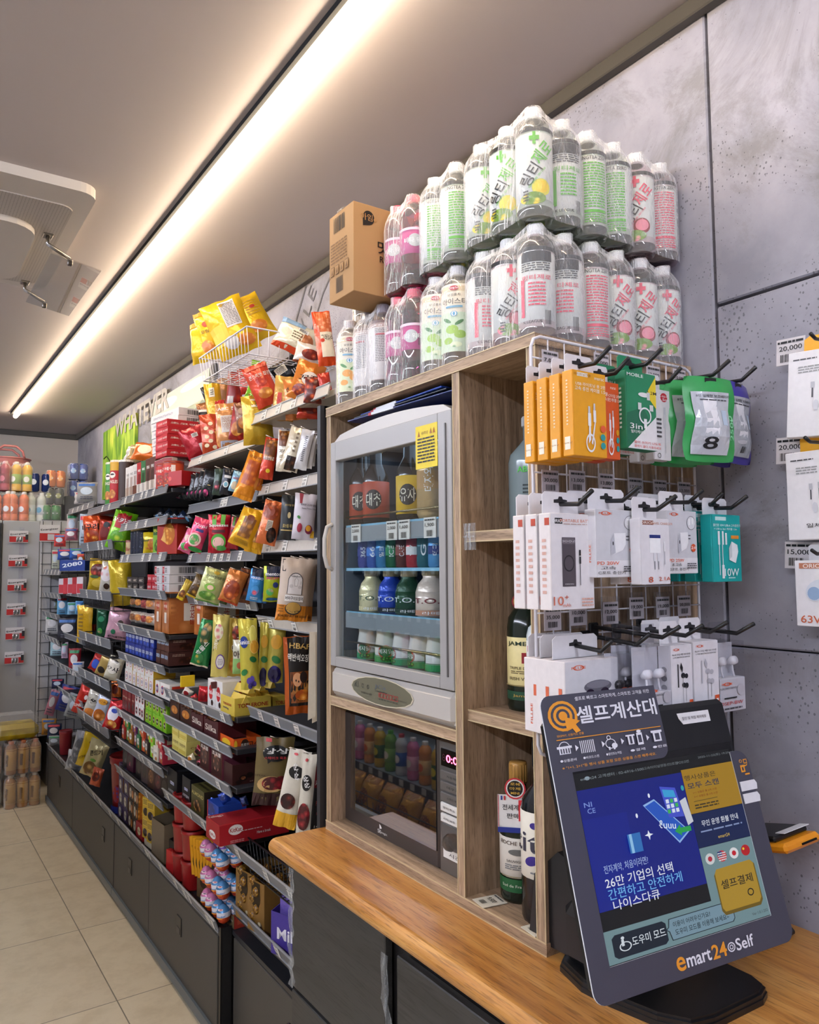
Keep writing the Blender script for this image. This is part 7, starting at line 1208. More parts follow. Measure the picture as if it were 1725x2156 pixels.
BWS = carton(.10,.17,.15,'#cf8a50',[('r',-1,-1,1,1,FOOD('#e0a468','#cc8448','#a8602c',18)),('e',0,.3,.4,.2,M('#b8402c')),('t',0,.3,.5,.12,'버터와플',M('#f4e8d8'),0,.05),('r',-.3,-.5,.3,.0,M('#ece0d0'))],[('r',-1,-1,1,1,FOOD('#e0a468','#cc8448','#a8602c',18)),('r',-.2,-.4,.8,.45,M('#ece0d0')),('t',.3,0,.7,.2,'버터와플',M('#a8301c'),-90,.06),('l',-.9,-.6,-.5,.6,5,M('#b06a38'))])
rowbox(BWS,'waffle_box','waffle biscuit box','tall golden butter waffle box','the fifth shelf',[3.22,3.33],.965,1.285)
single(BWS,'waffle_box','third golden butter waffle box, shaded behind the hook pouches','waffle biscuit box',(1.12,3.05,1.285),(0,0,R(-90)))
for i,(y,c,p,l) in enumerate(((3.50,'#c8a08c',CHIP,'white pastry pack'),(3.58,'#a02c38',FOOD('#f0d8b8','#c84a40','#7a1c20',60),'red pastry pack'),(3.68,'#34485a',CHIP,'dark blue cracker pack'),(3.77,'#2f5a44',NUT,'green cracker pack'))):
    for k in range(2): single(pouch(.12,.05,.035,c if k else '#d8c8b8',[('e',0,0,.7,.6,p)],seed=i),'cracker_pack','%s lying on the fifth shelf, %s'%(l,('underneath','on top')[k]),'biscuit',(.99,y,1.325+.07*k),(R(-5),0,R(-82)))
OB = carton(.055,.052,.14,'#1c2f86',[('t',0,.1,.8,.4,'ORION',M('#dfe6f4'),0,.05),('e',.3,-.5,.5,.3,M('#3a5ac0'))],[('r',-1,-1,1,1,M('#1a2a78')),('e',.2,0,.4,.6,M('#8aa0d8'))])
rowbox(OB,'biscuit_box','biscuit box','dark blue biscuit box','the sixth shelf',[3.42+.058*i for i in range(8)],.965,1.155,lay=2,lh=.0535)
BB = carton(.055,.055,.17,'#4a2418',[('t',0,.2,.8,.4,'ORION',M('#b8d0ec'),0,.05)],[('r',-1,-1,1,1,M('#42201a')),('e',.6,-.1,.35,.7,M('#1c1410')),('e',-.1,-.3,.4,.5,FOOD('#8a4a2c','#5a2c18','#2a140c',60)),('l',-.8,.3,-.2,.7,2,M('#a88a78'))])
rowbox(BB,'biscuit_box','biscuit box','dark brown chocolate biscuit box','the sixth shelf',[3.20,3.258,3.316],.965,1.155,lay=2,lh=.0565)
CB_ = carton(.062,.062,.16,'#e6e0d6',[('e',0,.0,.6,.6,M('#c84038')),('e',0,.0,.5,.5,M('#ece6dc')),('t',0,.0,.5,.3,'칼로',M('#2a3a80'),0,.05)],[('r',-1,-1,.2,1,M('#d8a828')),('l',.3,-.6,.9,.6,3,M('#888888'))])
CR_ = carton(.062,.062,.18,'#e8e2d8',[('e',0,.0,.6,.6,M('#c84038')),('e',0,.0,.45,.45,M('#2a3a80')),('t',0,.0,.5,.3,'밸런',M('#ece6dc'),0,.05)],[('r',-.9,-.7,-.2,.8,M('#c83820')),('l',.0,-.6,.9,.6,3,M('#888888'))])
rowbox([CB_],'biscuit_box','biscuit box','white and yellow nutrition bar box','the seventh shelf',[3.42+.066*i for i in range(7)],.965,1.018,lay=2,lh=.063)
rowbox([CR_],'biscuit_box','biscuit box','white and red nutrition bar box','the seventh shelf',[3.19,3.256,3.322],.965,1.018,lay=1) 
DKR = carton(.055,.10,.11,'#7a1e20',[('t',0,.2,.7,.12,'초코하임',M('#e8d0b0'),0,.04),('e',0,-.4,.6,.35,CHOC)],[('r',-1,-1,1,1,M('#6a181c'))])
GRB = carton(.05,.055,.11,'#7ab61e',[('e',0,0,.62,.6,M('#ecd040')),('e',0,0,.52,.5,M('#1c2a14')),('t',0,0,.5,.25,'녹차',M('#f0ece0'),0,.05)],[('r',-1,-1,1,1,M('#6aa41a')),('r',-.5,-.5,.5,.5,M('#2a5a1c'))])
WTB = carton(.05,.055,.11,'#e4e0da',[('e',0,0,.62,.6,M('#c83a38')),('e',0,0,.5,.48,M('#241a18')),('t',0,0,.5,.25,'쿠앤',M('#f0ece0'),0,.05)],[('r',-1,-1,1,1,M('#7a5038'))])
rowbox(DKR,'biscuit_box','biscuit box','maroon biscuit box','the eighth shelf',[3.70,3.76,3.82,3.88-.01],.965,.884)
rowbox([WTB],'biscuit_box','biscuit box','white box with dark round emblem','the eighth shelf',[3.54,3.592,3.644],.965,.884,lay=2,lh=.056)
rowbox([GRB],'biscuit_box','biscuit box','lime green box with yellow emblem','the eighth shelf',[3.21,3.262,3.314,3.366,3.418,3.47],.965,.884,lay=2,lh=.056)
cols = (('#a83226','red'),('#2f7a34','green'),('#8a5a1c','amber'),('#6a2a5a','plum'),('#2a6a3a','leaf green'),('#c8482c','orange'),('#3a2a2a','brown'),('#8ac02a','lime'),('#d8cdb8','cream'),('#b02c3c','crimson'))
for i,(c,nm) in enumerate(cols):
    y = 3.86-.066*i; me = carton(.055,.06,.10,c,[('e',0,.1,.62,.5,M('#e6dccb')),('t',0,.1,.6,.25,'크런',M('#2a1c14'),0,.05),('e',.3,-.6,.4,.25,CHIP)],[('r',-1,-1,1,1,M(c)),('r',-.6,-.4,.6,.4,M('#d8ccb0'))],seed=i)
    for k in range(2): single(me,'candy_box','%s candy box with cream emblem on the ninth shelf, %s'%(nm,('lower layer','upper layer')[k]),'candy box',(.965+.006*((i+k)%2),y,.748+k*.061),(0,0,R(-90+3*((i*7+k)%3-1))))
for i,(y,c,p,l) in enumerate(((3.83,'#1d1c22',FOOD('#e8e4ea','#6a6470','#1a181c',60),'black box with silver pattern'),(3.75,'#4a1830',FOOD('#f0b0b8','#c84070','#2a1018',60),'black and pink biscuit box'),(3.60,'#1c1a1e',CHOC,'black box with round cookie picture'),(3.51,'#5a4a4c',CHOC,'grey brown crunchy chocolate pouch'),(3.41,'#4a3024',NUT,'brown nut chocolate box'),(3.31,'#3a1c22',MEAT,'dark red chocolate box'),(3.22,'#241818',CHOC,'dark chocolate box at the near end'))):
    single(carton(.078,.11,.09,c,[('e',0,-.1,.7,.5,p),('t',0,.7,.7,.1,'초코',M('#e8dcc8'),0,.04)]),'biscuit_box',l+' on the lowest shelf of the box bay','biscuit box',(.97,y,.618),(0,0,R(-84)))
# bottom deck of the third bay
CK = carton(.085,.062,.17,'#3a2a5a',[('e',-.1,0,.5,.7,M('#d8d0b8')),('t',-.1,0,.4,.3,'마가렛',M('#4a2a1c'),0,.04),('e',.6,-.4,.3,.4,CHOC)],[('r',-1,-1,1,1,M('#6a4a30')),('e',0,0,.6,.7,CHIP)],[('l',-.9,-.9,.9,.9,7,M('#c8a878'))])
rowbox(CK,'cookie_box','cookie box','purple cookie box with cream seal','the base cabinet top',[3.82,3.91],.97,ZQ,lay=4,lh=.0635)
CK2 = carton(.085,.062,.17,'#2a1a14',[('e',-.3,0,.4,.7,M('#d8cdb4')),('t',-.3,0,.3,.3,'후렌치',M('#4a2a1c'),0,.04),('e',.5,-.1,.35,.6,CHIP)],[('r',-1,-1,1,1,CHIP)],[('l',-.9,-.9,.9,.9,7,M('#c8a060'))])
rowbox(CK2,'cookie_box','cookie box','dark brown cookie box with cream seal','the base cabinet top',[3.64,3.73],.97,ZQ,lay=3,lh=.0635)
single(carton(.09,.07,.10,'#a81c24',[('e',0,0,.5,.5,M('#e8d8a8')),('t',0,0,.5,.2,'맛동산',M('#7a1c14'),0,.05)]),'cookie_box','small red cookie box at the front of the base cabinet top','cookie box',(.965,3.56,ZQ),(0,0,R(-88)))
for i,y in enumerate((3.47,3.40)):
    for k in range(2): single(carton(.058,.085,.07,'#d8b038',[('r',-.9,.2,.9,.9,M('#e2c04a')),('l',-.7,.3,.7,.8,4,M('#4a4030')),('e',0,-.4,.7,.4,FOOD('#f0e8d0','#6a5a8a','#2a1c14',50))]),'candy_box','yellow candy box, %s, %s'%(('lower','upper')[k],('nearer the brown tray','farther from the brown tray')[1-i]),'candy box',(.965,y,ZQ+.03+k*.0865),(0,0,R(-80+6*k)))
single(carton(.1,.03,.1,'#d8cfb8',[]),'display_tray','flat cream tray under the yellow candy boxes','tray',(.97,3.435,ZQ),(0,0,R(-86)))
single(carton(.14,.17,.14,'#7a6a54',[],opentop=.9),'display_tray','tall grey-brown open cardboard tray left of the red tubs','tray',(1.03,3.27,ZQ),(0,0,R(-86)))
bag(2,(1200,1330,1300,1460),1.0,'#c8a83a',[('e',0,0,.7,.5,NUT)],'yellow nut bag sitting in the cardboard tray',-50,0,.05)
single(carton(.085,.13,.1,'#1c1416',[('p',[(-.6,-.6),(.2,.3),(.4,-.5)],M('#c83a28'))],opentop=.8),'display_tray','low black tray with a red mark beside the red tubs','tray',(.985,3.14,ZQ),(0,0,R(-84)))
single(carton(.06,.09,.02,'#b81c20',[]),'display_card','small red card leaning at the foot of the red tubs','card',(.955,3.085,ZQ),(0,R(0),R(-80)))
# ------------------------------------------------------------------ third bay, upper shelves
Z2T = 1.889
for i,(y,c,c2,nm) in enumerate(((4.30,'#3f8a34','#e8e4d8','green'),(4.20,'#b81c24','#d8a82c','red and gold'))):
    me = tubecan(.037,.235,c,'#e0d8c8',[('r',-1.5,.55,1.5,1,M(c2 if i else '#4a9a3c')),('e',0,.35,.5,.14,M('#f0e8dc')),('e',0,.38,.35,.04,M('#1c1614')),('t',0,.05,.8,.1,'PRINGLES',M('#f6ecd8'),0,.06),('e',0,-.5,.55,.2,CHIP)])
    single(me,'crisp_tube',nm+' crisp tube standing at the far end of the top shelf','crisp tube',(.995,y,1.881),(0,0,R(-58)))
single(tubecan(.037,.215,'#2c1c18','#e6e0da',[('r',-1.5,-1,1.5,1,M('#3a241c'))]),'crisp_tube','dark brown tube upside down on the top shelf beside the red tube','crisp tube',(.995,4.02,1.881))
for i,(y,c,c2,t,nm) in enumerate(((3.86,'#e4ded8','#c8b4a0','누드','white stick biscuit box with beige foot'),(3.79,'#e2dcd6','#b8a898','누드','white stick biscuit box with grey foot'),(3.725,'#d8d2cc','#5a2c1c','초코','white and brown stick biscuit box'),(3.655,'#b01c22','#e4dcd0','빼빼로','red stick biscuit box'),(3.585,'#2a6a34','#e4dcd0','빼빼로','green stick biscuit box'),(3.51,'#5a2c1c','#d8c8b8','PEPERO','brown stick biscuit box, left of two'),(3.44,'#5a2c1c','#d8c8b8','PEPERO','brown stick biscuit box, right of two'))):
    me = carton(.062,.155,.03,c,[('r',-.98,-.98,.98,-.3,M(c2)),('t',0,.5,.5,.12,t,M('#2a1c18' if c[1] in 'de' else '#f2ece4'),0,.05)]+[('r',-.5+.25*k,-.8,-.42+.25*k,.3,M('#3a1c10' if i>2 else '#8a4a24')) for k in range(4)],[('r',-1,-1,1,1,M(c))],seed=i)
    single(me,'stick_biscuit_box',nm+' on the top shelf of the box bay','biscuit box',(.965,y,1.889),(0,0,R(-84)))
for i in range(6):
    me = carton(.05,.13,.03,'#d8c8c0',[('r',-.98,.1,.98,.98,M('#8a1c24')),('r',-.3,-.9,-.1,.6,M('#3a1c14')),('r',.1,-.9,.3,.5,M('#3a1c14'))],seed=i)
    single(me,'stick_biscuit_box','cream and maroon stick biscuit box on the top shelf, %s the squat tins'%ORD[5-i].replace('nearest','nearest to'),'biscuit box',(.985,3.385-.026*i,1.889),(0,0,R(-60)))
for i,(y,c,l) in enumerate(((3.31,'#b8301e','left'),(3.21,'#c24a24','right'))):
    single(tubecan(.042,.105,c,'#8a2a1c',[('r',-.6,-.6,.4,.7,M('#c8281c')),('e',0,-.3,.6,.4,RAMEN),('t',0,.4,.8,.2,'포테이',M('#f4e8d8'),0,.06),('r',.5,.1,.9,.7,M('#e8e0d8'))]),'snack_tub','squat red snack tin on the top shelf, %s one'%l,'snack tub',(.985,y,1.889),(0,0,R(-58)))
single(carton(.10,.06,.14,'#b01c22',[('e',-.5,.0,.2,.3,M('#e05a50'))]),'snack_box','red snack box slanting at the near end of the top shelf','snack box',(.965,3.17,1.889),(0,0,R(-70)))
for i,(y,z,c,nm) in enumerate(((3.83,2.045,'#3a281e','dark brown tube standing tall behind the white boxes'),(3.52,2.13,'#3a2a20','brown tube with white lid behind the boxes'),(3.34,2.13,'#241c18','black tube with banana picture on top'))):
    me = tubecan(.04,.225 if i==0 else .12,c,'#e4ded6',[('r',-1.5,-.9,1.5,.7,FOOD('#6a4a34','#4a3022','#241610',60)),('e',.2,.2,.5,.2,M('#e0c040')) if i==2 else ('r',-1,.8,1,.9,M('#c8b090'))])
    single(me,'crisp_tube',nm,'crisp tube',(1.17,y,z))
single(carton(.16,.24,.12,'#2c2622',[]),'display_tray','dark carton at the back of the top shelf carrying the tubes','box',(1.20,3.44,1.889),(0,0,R(-90)))
single(carton(.16,.15,.12,'#3a302a',[]),'display_tray','low dark carton at the back of the top shelf, far side','box',(1.17,3.83,1.889),(0,0,R(-90)))
WBX = carton(.30,.034,.16,'#dedad8',[('l',-.8,-.3,.6,.3,2,M('#9a9aa8'))],[('b',-.5,-.6,.2,.6),('r',.5,-.4,.8,.4,M('#7a9ab8'))])
for i in range(6): single(WBX,'biscuit_box','white flat biscuit box above the stick boxes, %s of the stack'%('lowest','second lowest','third lowest','third highest','second highest','highest')[i],'biscuit box',(1.10,3.48,2.046+.035*i),(0,0,R(-88+i)))
RBX = carton(.13,.032,.15,'#b8202a',[('r',-.9,-.6,.2,.6,M('#d04048')),('t',.2,0,.8,.4,'드라마 초코렛',M('#f0dcd4'),0,.04)],[('t',0,0,.8,.4,'초코렛',M('#f0dcd4'),0,.04)])
for i in range(5): single(RBX,'biscuit_box','red flat biscuit box beside the white stack, %s of the stack'%('lowest','second lowest','middle','second highest','highest')[i],'biscuit box',(.972,3.345,2.03+.032*i),(0,0,R(-86+2*(i%2))))
single(carton(.30,.12,.16,'#d8cfc8',[('r',-.9,-.8,.9,.8,M('#c8bab0'))]),'display_tray','pale carton under the white and red flat boxes','box',(1.075,3.48,1.924),(0,0,R(-90)))
# second and third shelf of the box bay
for i in range(5):
    bag(1,(1260+60*i,820+10*i,1400+60*i,950),1.04,('#14161c','#1c2430','#101218','#22304a','#16181e')[i],[('e',0,-.4,.6,.3,M('#3a6a8a'))],'black plastic snack pouch lying on the second shelf, %s the hook pouches'%ORD[4-i].replace('nearest','nearest to'),-50,50,.03)
for i,(y,l) in enumerate(((3.66,'right'),(3.71,'middle'),(3.77,'left'))):
    single(tubecan(.026,.125,'#1c2230','#c8b48a',[('r',-1,-.8,1,.8,FOOD('#d8d8d8','#2a3450','#14182a',90))]),'nut_can','slim dark patterned can on the third shelf, %s of three'%l,'can',(.985,y,1.611),(0,0,R(-60)))
single(tubecan(.033,.075,'#c8a878','#8a3a2c',[('t',0,-.1,.8,.3,'Slim',M('#a03028'),0,.05)]),'nut_jar','small tan snack jar with a red lid at the far end of the third shelf','jar',(.985,3.83,1.611),(0,0,R(-58)))
bag(1,(1185,1020,1350,1215),.985,'#d8bc1c',[('t',-.3,.3,.8,.14,'Guilles',M('#1c3a2a'),0,.05),('e',.3,-.1,.6,.6,CHIP),('t',0,-.4,.6,.12,'TRUFFLE',M('#b02a20'),0,.05)],'yellow truffle crisp bag on the third shelf',-50,0,.04)
single(carton(.08,.13,.05,'#7ab02c',[('r',-.9,.3,.9,.9,M('#2a5a1c')),('t',0,.6,.8,.2,'바나나',M('#e8e02c'),0,.05),('e',0,-.4,.6,.4,FOOD('#e8a868','#6aa02c','#2a4a14',60))]),'snack_box','green and yellow snack box beside the yellow bag','snack box',(.97,3.375,1.611),(0,0,R(-80)))
single(carton(.12,.15,.06,'#a82a1c',[('e',.2,.1,.6,.6,CHIP),('p',[(-.6,-.2),(-.2,.3),(-.1,-.4)],M('#e8b05a')),('p',[(.0,.5),(.4,.8),(.5,.2)],M('#d89a3c'))]),'snack_box','red tortilla chip box with orange chip picture on the third shelf','snack box',(.965,3.235,1.611),(0,0,R(-66)))
for i,(y,c,nm) in enumerate(((4.05,'#b8a070','pale'),(4.12,'#c8c4c0','silver'),(3.95,'#d86a20','orange'))):
    single(pouch(.17,.10,.06,c,[('e',0,0,.5,.5,M('#e8d8b8' if i else '#6a5a40'))],seed=i),'snack_bag','%s snack bag lying on the boxes at the far end of the top shelf'%nm,'snack',(1.08,y,2.14),(R(-20),R(8),R(-50)))
single(carton(.20,.21,.14,'#3a3029',[]),'display_tray','dark carton behind the tubes carrying loose snack bags','box',(1.12,4.05,1.885),(0,0,R(-90)))
# ------------------------------------------------------------------ basket bay
for a in (
 ((690,880,860,1130),1.0,'#d8501c',[('e',0,-.4,.7,.4,FOOD('#f4c878','#e0842c','#a83a14',40)),('t',-.2,.2,.9,.3,'너구리',M('#1c1410'),0,.07)],'orange crisp bag with black lettering in the topmost basket',-40,-4,.08),
 ((820,885,950,1130),1.03,'#c8381c',[('e',0,-.2,.6,.5,M('#8a1c14')),('e',.2,.4,.4,.2,M('#1c1614'))],'red-orange crisp bag in the topmost basket',-45,4,.08),
 ((1000,840,1130,1060),1.12,'#6aa81c',[('e',-.2,.3,.5,.3,M('#c82820'))],'green crisp bag with red spot behind the big green one',-40,0,.06),
 ((895,835,1110,1180),.97,'#7ac01c',[('r',-.6,.1,.6,.95,M('#b8242c')),('t',0,.5,.9,.2,'포카칩',M('#f4f0e8'),0,.07),('e',-.1,-.35,.6,.35,FOOD('#f0e88a','#c8d83a','#5aa01c',30))],'big green crisp bag leaning out of the topmost basket',-30,16,.10),
 ((735,1240,935,1510),1.0,'#d8b42a',[('e',0,.3,.7,.4,FOOD('#f0e8e0','#c8442c','#5a1c14',30)),('e',-.3,-.1,.4,.1,M('#3a5a2c')),('e',.0,-.5,.5,.25,M('#e0c04a'))],'yellow crisp bag with red and white picture in the second basket',-40,4,.09),
 ((830,1260,950,1520),.98,'#e0d8c8',[('e',0,.2,.8,.5,FOOD('#f0b838','#c8342c','#e8e0e0',30)),('e',.2,-.6,.4,.2,M('#3a2414'))],'white and red crisp bag, middle of the second basket',-40,6,.08),
 ((905,1245,1090,1630),.97,'#cdb028',[('r',-1,-1,1,-.6,M('#b89a24'))],'plain yellow crisp bag hanging over the end of the second basket',-30,-4,.11),
 ((640,1625,760,1930),.97,'#d8a820',[('l',-.6,-.6,0,.6,6,M('#8a6a1c'))],'tall yellow pouch at the far end of the third basket',-50,0,.03),
 ((670,1625,800,1840),1.0,'#2a5a3c',[('e',0,.1,.7,.5,M('#e4e0e0')),('p',[(-.3,.4),(.5,.5),(.2,-.3)],M('#3a7ac0')),('r',-1,-.9,1,-.4,M('#c83a2c')),('e',0,-.8,.6,.2,CHOC)],'green and white pouch with blue mark in the third basket',-40,6,.07),
 ((800,1640,900,1880),.99,'#1d5a3a',[('e',0,.2,.5,.2,M('#2c8a5c')),('e',-.2,-.6,.4,.2,PINKF)],'dark green coffee snack pouch in the third basket',-40,0,.06),
 ((880,1645,1085,1910),.97,'#cf9fb0',[('p',[(-.6,.3),(.1,.6),(.6,.1),(.1,-.1)],M('#e0c0cc')),('e',.3,.1,.25,.2,M('#4a3a34')),('e',-.2,-.5,.2,.16,M('#1d6a48')),('t',.1,-.85,.8,.12,'CHIPS',M('#3a2a34'),0,.05)],'pink crisp bag with small green round mark in the third basket',-34,10,.10),
 ): bag(1,a[0],a[1],a[2],a[3],a[4],a[5],a[6],a[7])
for a in (
 ((735,95,880,270),.99,'#b82a28',[('e',0,0,.6,.5,M('#3a5ac0'))],'red and blue crisp bag lying in the fourth basket',-45,30,.07),
 ((800,95,930,300),.98,'#c8a860',[('e',0,-.4,.6,.3,M('#2a2018'))],'tan crisp bag lying in the fourth basket',-45,24,.06),
 ((870,120,1020,330),.965,'#e4dcc0',[('e',0,.2,.8,.6,FOOD('#f0b838','#2a2018','#e8e0d0',24)),('t',0,0,.8,.3,'오사',M('#1c1814'),0,.07)],'white and yellow crisp bag with black lettering in the fourth basket',-40,18,.08),
 ((920,330,1000,460),.96,'#c86a2c',[('e',0,0,.6,.6,FOOD('#f0d8a0','#c83a28','#5a1c14',40))],'small orange bag tucked through the fourth basket wires',-40,0,.03),
 ((615,350,780,620),.97,'#c02c20',[('e',.3,.3,.2,.16,M('#f0e0d8')),('t',0,-.3,.9,.14,'SUNBACK',M('#f4e8e0'),20,.05)],'red crisp bag, leftmost in the lowest basket',-40,22,.08),
 ((700,385,860,640),.965,'#d8d0c0',[('e',0,.3,.7,.4,FOOD('#e88a2c','#3a2a1c','#c8c0b0',24)),('t',.2,.2,.7,.3,'짱',M('#1c1814'),0,.08),('e',0,-.6,.7,.3,M('#e88a3c'))],'cream and orange crisp bag in the lowest basket',-40,18,.08),
 ((775,420,920,690),.96,'#c9cfe0',[('e',.0,.5,.6,.2,M('#e8a020')),('t',0,.5,.7,.14,'과자',M('#8a4a14'),0,.06),('e',0,-.4,.8,.4,FOOD('#f4e0c0','#e89a4c','#a85a1c',30))],'pale blue and orange crisp bag in the lowest basket',-40,18,.08),
 ((870,470,1030,740),.95,'#c42028',[('e',-.1,.1,.7,.5,M('#e8e4ec')),('e',0,.3,.4,.15,M('#3a50b0')),('e',0,-.6,.7,.3,FOOD('#f4e8c8','#e0a848','#a83a24',30))],'red crisp bag with white bow, nearest in the lowest basket',-36,18,.10),
 ((650,750,830,1060),.97,'#e0bc18',[('e',.3,.6,.3,.1,M('#5a2018')),('t',0,-.2,.8,.12,'Ople',M('#8a6a10'),40,.05)],'yellow popcorn bag standing on the base cabinet top',-45,18,.08),
 ((690,800,880,1135),.96,'#c8bb88',[('e',0,-.5,.7,.4,FOOD('#e8d8a0','#b89450','#6a4a24',30)),('t',.1,.4,.6,.2,'쫀드기',M('#2a2018'),20,.07),('e',.1,.0,.3,.08,M('#6a9a3c'))],'long cream pouch with black brush lettering on the base cabinet top',-40,20,.07),
 ((750,1040,850,1200),.955,'#c8603c',[('e',0,.1,.7,.5,FOOD('#f4e8d8','#c8542c','#5a1c14',40))],'small orange snack bag in front of the large red tub',-40,16,.04),
 ((590,735,740,1060),.975,'#b9bbc0',[('e',0,0,.8,.7,FOOD('#f0f0f2','#b4b6ba','#6a6c70',40))],'crinkled silver foil bag standing on the base cabinet top',-34,14,.09),
 ((545,900,720,1075),.96,'#b9bbc0',[('e',0,0,.8,.7,FOOD('#f0f0f2','#b4b6ba','#6a6c70',40))],'crinkled silver foil bag lying beside the standing silver one',-34,12,.06),
 ): bag(2,a[0],a[1],a[2],a[3],a[4],a[5],a[6],a[7])
BIG = bucket(.10,.25,'#8e1a1c','#a8201f',[('e',-.3,-.3,.3,.3,FOOD('#c8c0c0','#3a3a8a','#8e1a1c',60)),('r',-1,-1,.2,-.75,M('#24307a'))])
single(BIG,'popcorn_tub','large dark red round popcorn tub on the base cabinet top','tub',(1.05,4.03,ZQ),(0,0,R(-40)),None,(1,1,1.05))
single(bucket(.04,.15,'#a83238','#8a2228'),'plastic_cup','small red plastic tumbler in front of the silver foil bag','tub',at(*px(2,540,930),'z',ZQ))
single(bucket(.052,.09,'#c8c4c4','#a8a4a4'),'plastic_cup','white paper cup tub behind the red tumbler','tub',at(*px(2,540,930),'z',ZQ)+Vector((.09,.16,0)))
# ------------------------------------------------------------------ household and toiletries bays (small far things, each its own)
far = [ # frame, box, x, colour, label
 (1,(640,610,800,770),1.02,'#8d8a86','crinkled grey bag on the wire rack above the brushes'),(1,(620,690,790,790),1.06,'#b8b0aa','pale grey bag under the crinkled one'),
 (1,(555,870,640,1060),1.0,'#c8b8b4','hanging hair accessory pack with pink edge'),(1,(540,990,640,1090),.99,'#a85a6a','pink and black sock pack hanging below the accessory pack'),
 (1,(660,870,735,1130),.98,'#a8b8c8','clear blue toothbrush pack hanging by the crisp basket'),(1,(700,880,790,1060),1.0,'#d8d4d8','white toothbrush pack hanging by the crisp basket'),
 (1,(450,1040,540,1140),1.02,'#c83a38','red battery card hanging on the toiletries grid'),
 (1,(480,1160,600,1250),1.02,'#2a50a0','blue toothpaste pack on the top toiletries shelf'),(1,(580,1155,700,1240),1.0,'#2a5ab0','bright blue toothpaste pack beside the other blue pack'),
 (1,(385,1200,440,1330),1.03,'#4a9a6a','green and white bottle pack on the toiletries shelf'),(1,(430,1170,490,1320),1.02,'#c8ccb8','pale green tube pack on the toiletries shelf'),
 (1,(340,1550,420,1660),1.0,'#8ab82c','lime green wipe pack on the toiletries shelf'),(1,(400,1560,480,1680),1.02,'#9aa88c','grey green wipe pack on the toiletries shelf'),
 (1,(475,1555,560,1700),.98,'#6aaed8','sky blue tissue pack, left of three'),(1,(560,1600,640,1700),.97,'#88bce0','pale blue tissue pack, middle of three'),(1,(625,1590,690,1690),.97,'#5a9ccc','blue tissue pack, right of three'),
 (1,(325,1700,400,1840),1.0,'#7ab8d8','sky blue sanitary pack on the lower toiletries shelf'),(1,(380,1710,490,1850),.99,'#d0ccc8','white sanitary pack on the lower toiletries shelf'),
 (1,(345,1920,430,2030),1.0,'#c8b0cc','lilac pack on the lowest toiletries shelf'),(1,(420,1900,530,2040),.99,'#a8c8d0','pale blue pack on the lowest toiletries shelf'),(1,(510,1930,560,2060),.98,'#d8b8cc','pale pink pack on the lowest toiletries shelf'),
 (1,(480,1730,640,1910),.965,'#22232e','black stocking pack with white band in the household bay'),
 (1,(640,1200,700,1300),.98,'#c86a20','orange box corner beside the crisp basket'),
 (2,(570,60,665,250),.97,'#9a1c28','dark red box leaning in the household bay'),(2,(600,170,690,280),.965,'#cfc8c8','white and red boxes in the household bay'),
 (2,(475,360,640,590),.98,'#24307a','blue packaged cloth leaning on the lower rack'),(2,(545,430,690,640),.965,'#8f9394','silver grey packaged bag leaning on the lower rack'),
 (2,(390,395,475,620),.99,'#c07a8a','pink and white packaged brush leaning on the lower rack'),(2,(430,310,525,390),1.03,'#1c2248','navy blue pack on the lower grid'),
 (2,(290,590,420,760),1.0,'#a8a49c','grey clear boxed goods on the base cabinet top at the far end'),(2,(350,640,460,770),.98,'#d89a3c','yellow and red card pack at the far end of the base cabinet'),
 (2,(395,680,505,800),.965,'#1c2c50','navy box on the base cabinet top'),(2,(405,780,500,860),.955,'#8a9094','grey clear box in front of the navy box')]
for i,(f,bx,X,c,l) in enumerate(far):
    bag(f,bx,X,c,[('e',0,.1,.6,.4,M('#e4e0e0' if i%2 else '#c8d4e0')),('l',-.6,-.8,.6,-.4,2,M('#5a5a66')),('r',-.8,.6,.8,.85,M(('#3a6ab0','#c83a48','#3a8a5a')[i%3]))],l,-30,0 if i not in(25,26,27) else 16,.03,fin='print',name='household_pack',cat='household goods')
single(carton(.16,.065,.08,'#1d3c8c',[('t',0,.2,.8,.5,'2080',M('#e4ecf8'),8,.07)],[('r',-1,-1,1,1,M('#2a50a8'))]),'toothpaste_box','blue toothpaste box lettered 2080 in the household bay','toothpaste',at(*px(1,625,1340),'x',.955),(0,0,R(-40)))
for i in range(5): single(carton(.04,.10,.04,('#d8d0d8','#b82a34')[i%2],[('r',-.9,-.9,.9,.2,M('#c83a44'))]),'toothpaste_box',('white','red','white and red','deep red','pale')[i]+' small upright box under the blue toothpaste boxes','toothpaste',at(*px(1,520+38*i,1530),'x',.97),(0,0,R(-40)))
b = MB().tube([(0,0,0),(.045,-.01,-.16)],.006,M('#c83a58','gloss')); o = b.build('pink_stick'); tag(o,'pink plastic stick leaning on the far end grid','stick'); o.location = at(*px(2,225,315),'x',.97)
b = MB().tube([(0,0,0),(.03,-.01,-.20)],.0035,M('#b8b0a4')); o = b.build('wooden_stick'); tag(o,'thin beige handle leaning on the far end grid','stick'); o.location = at(*px(2,340,155),'x',1.0)
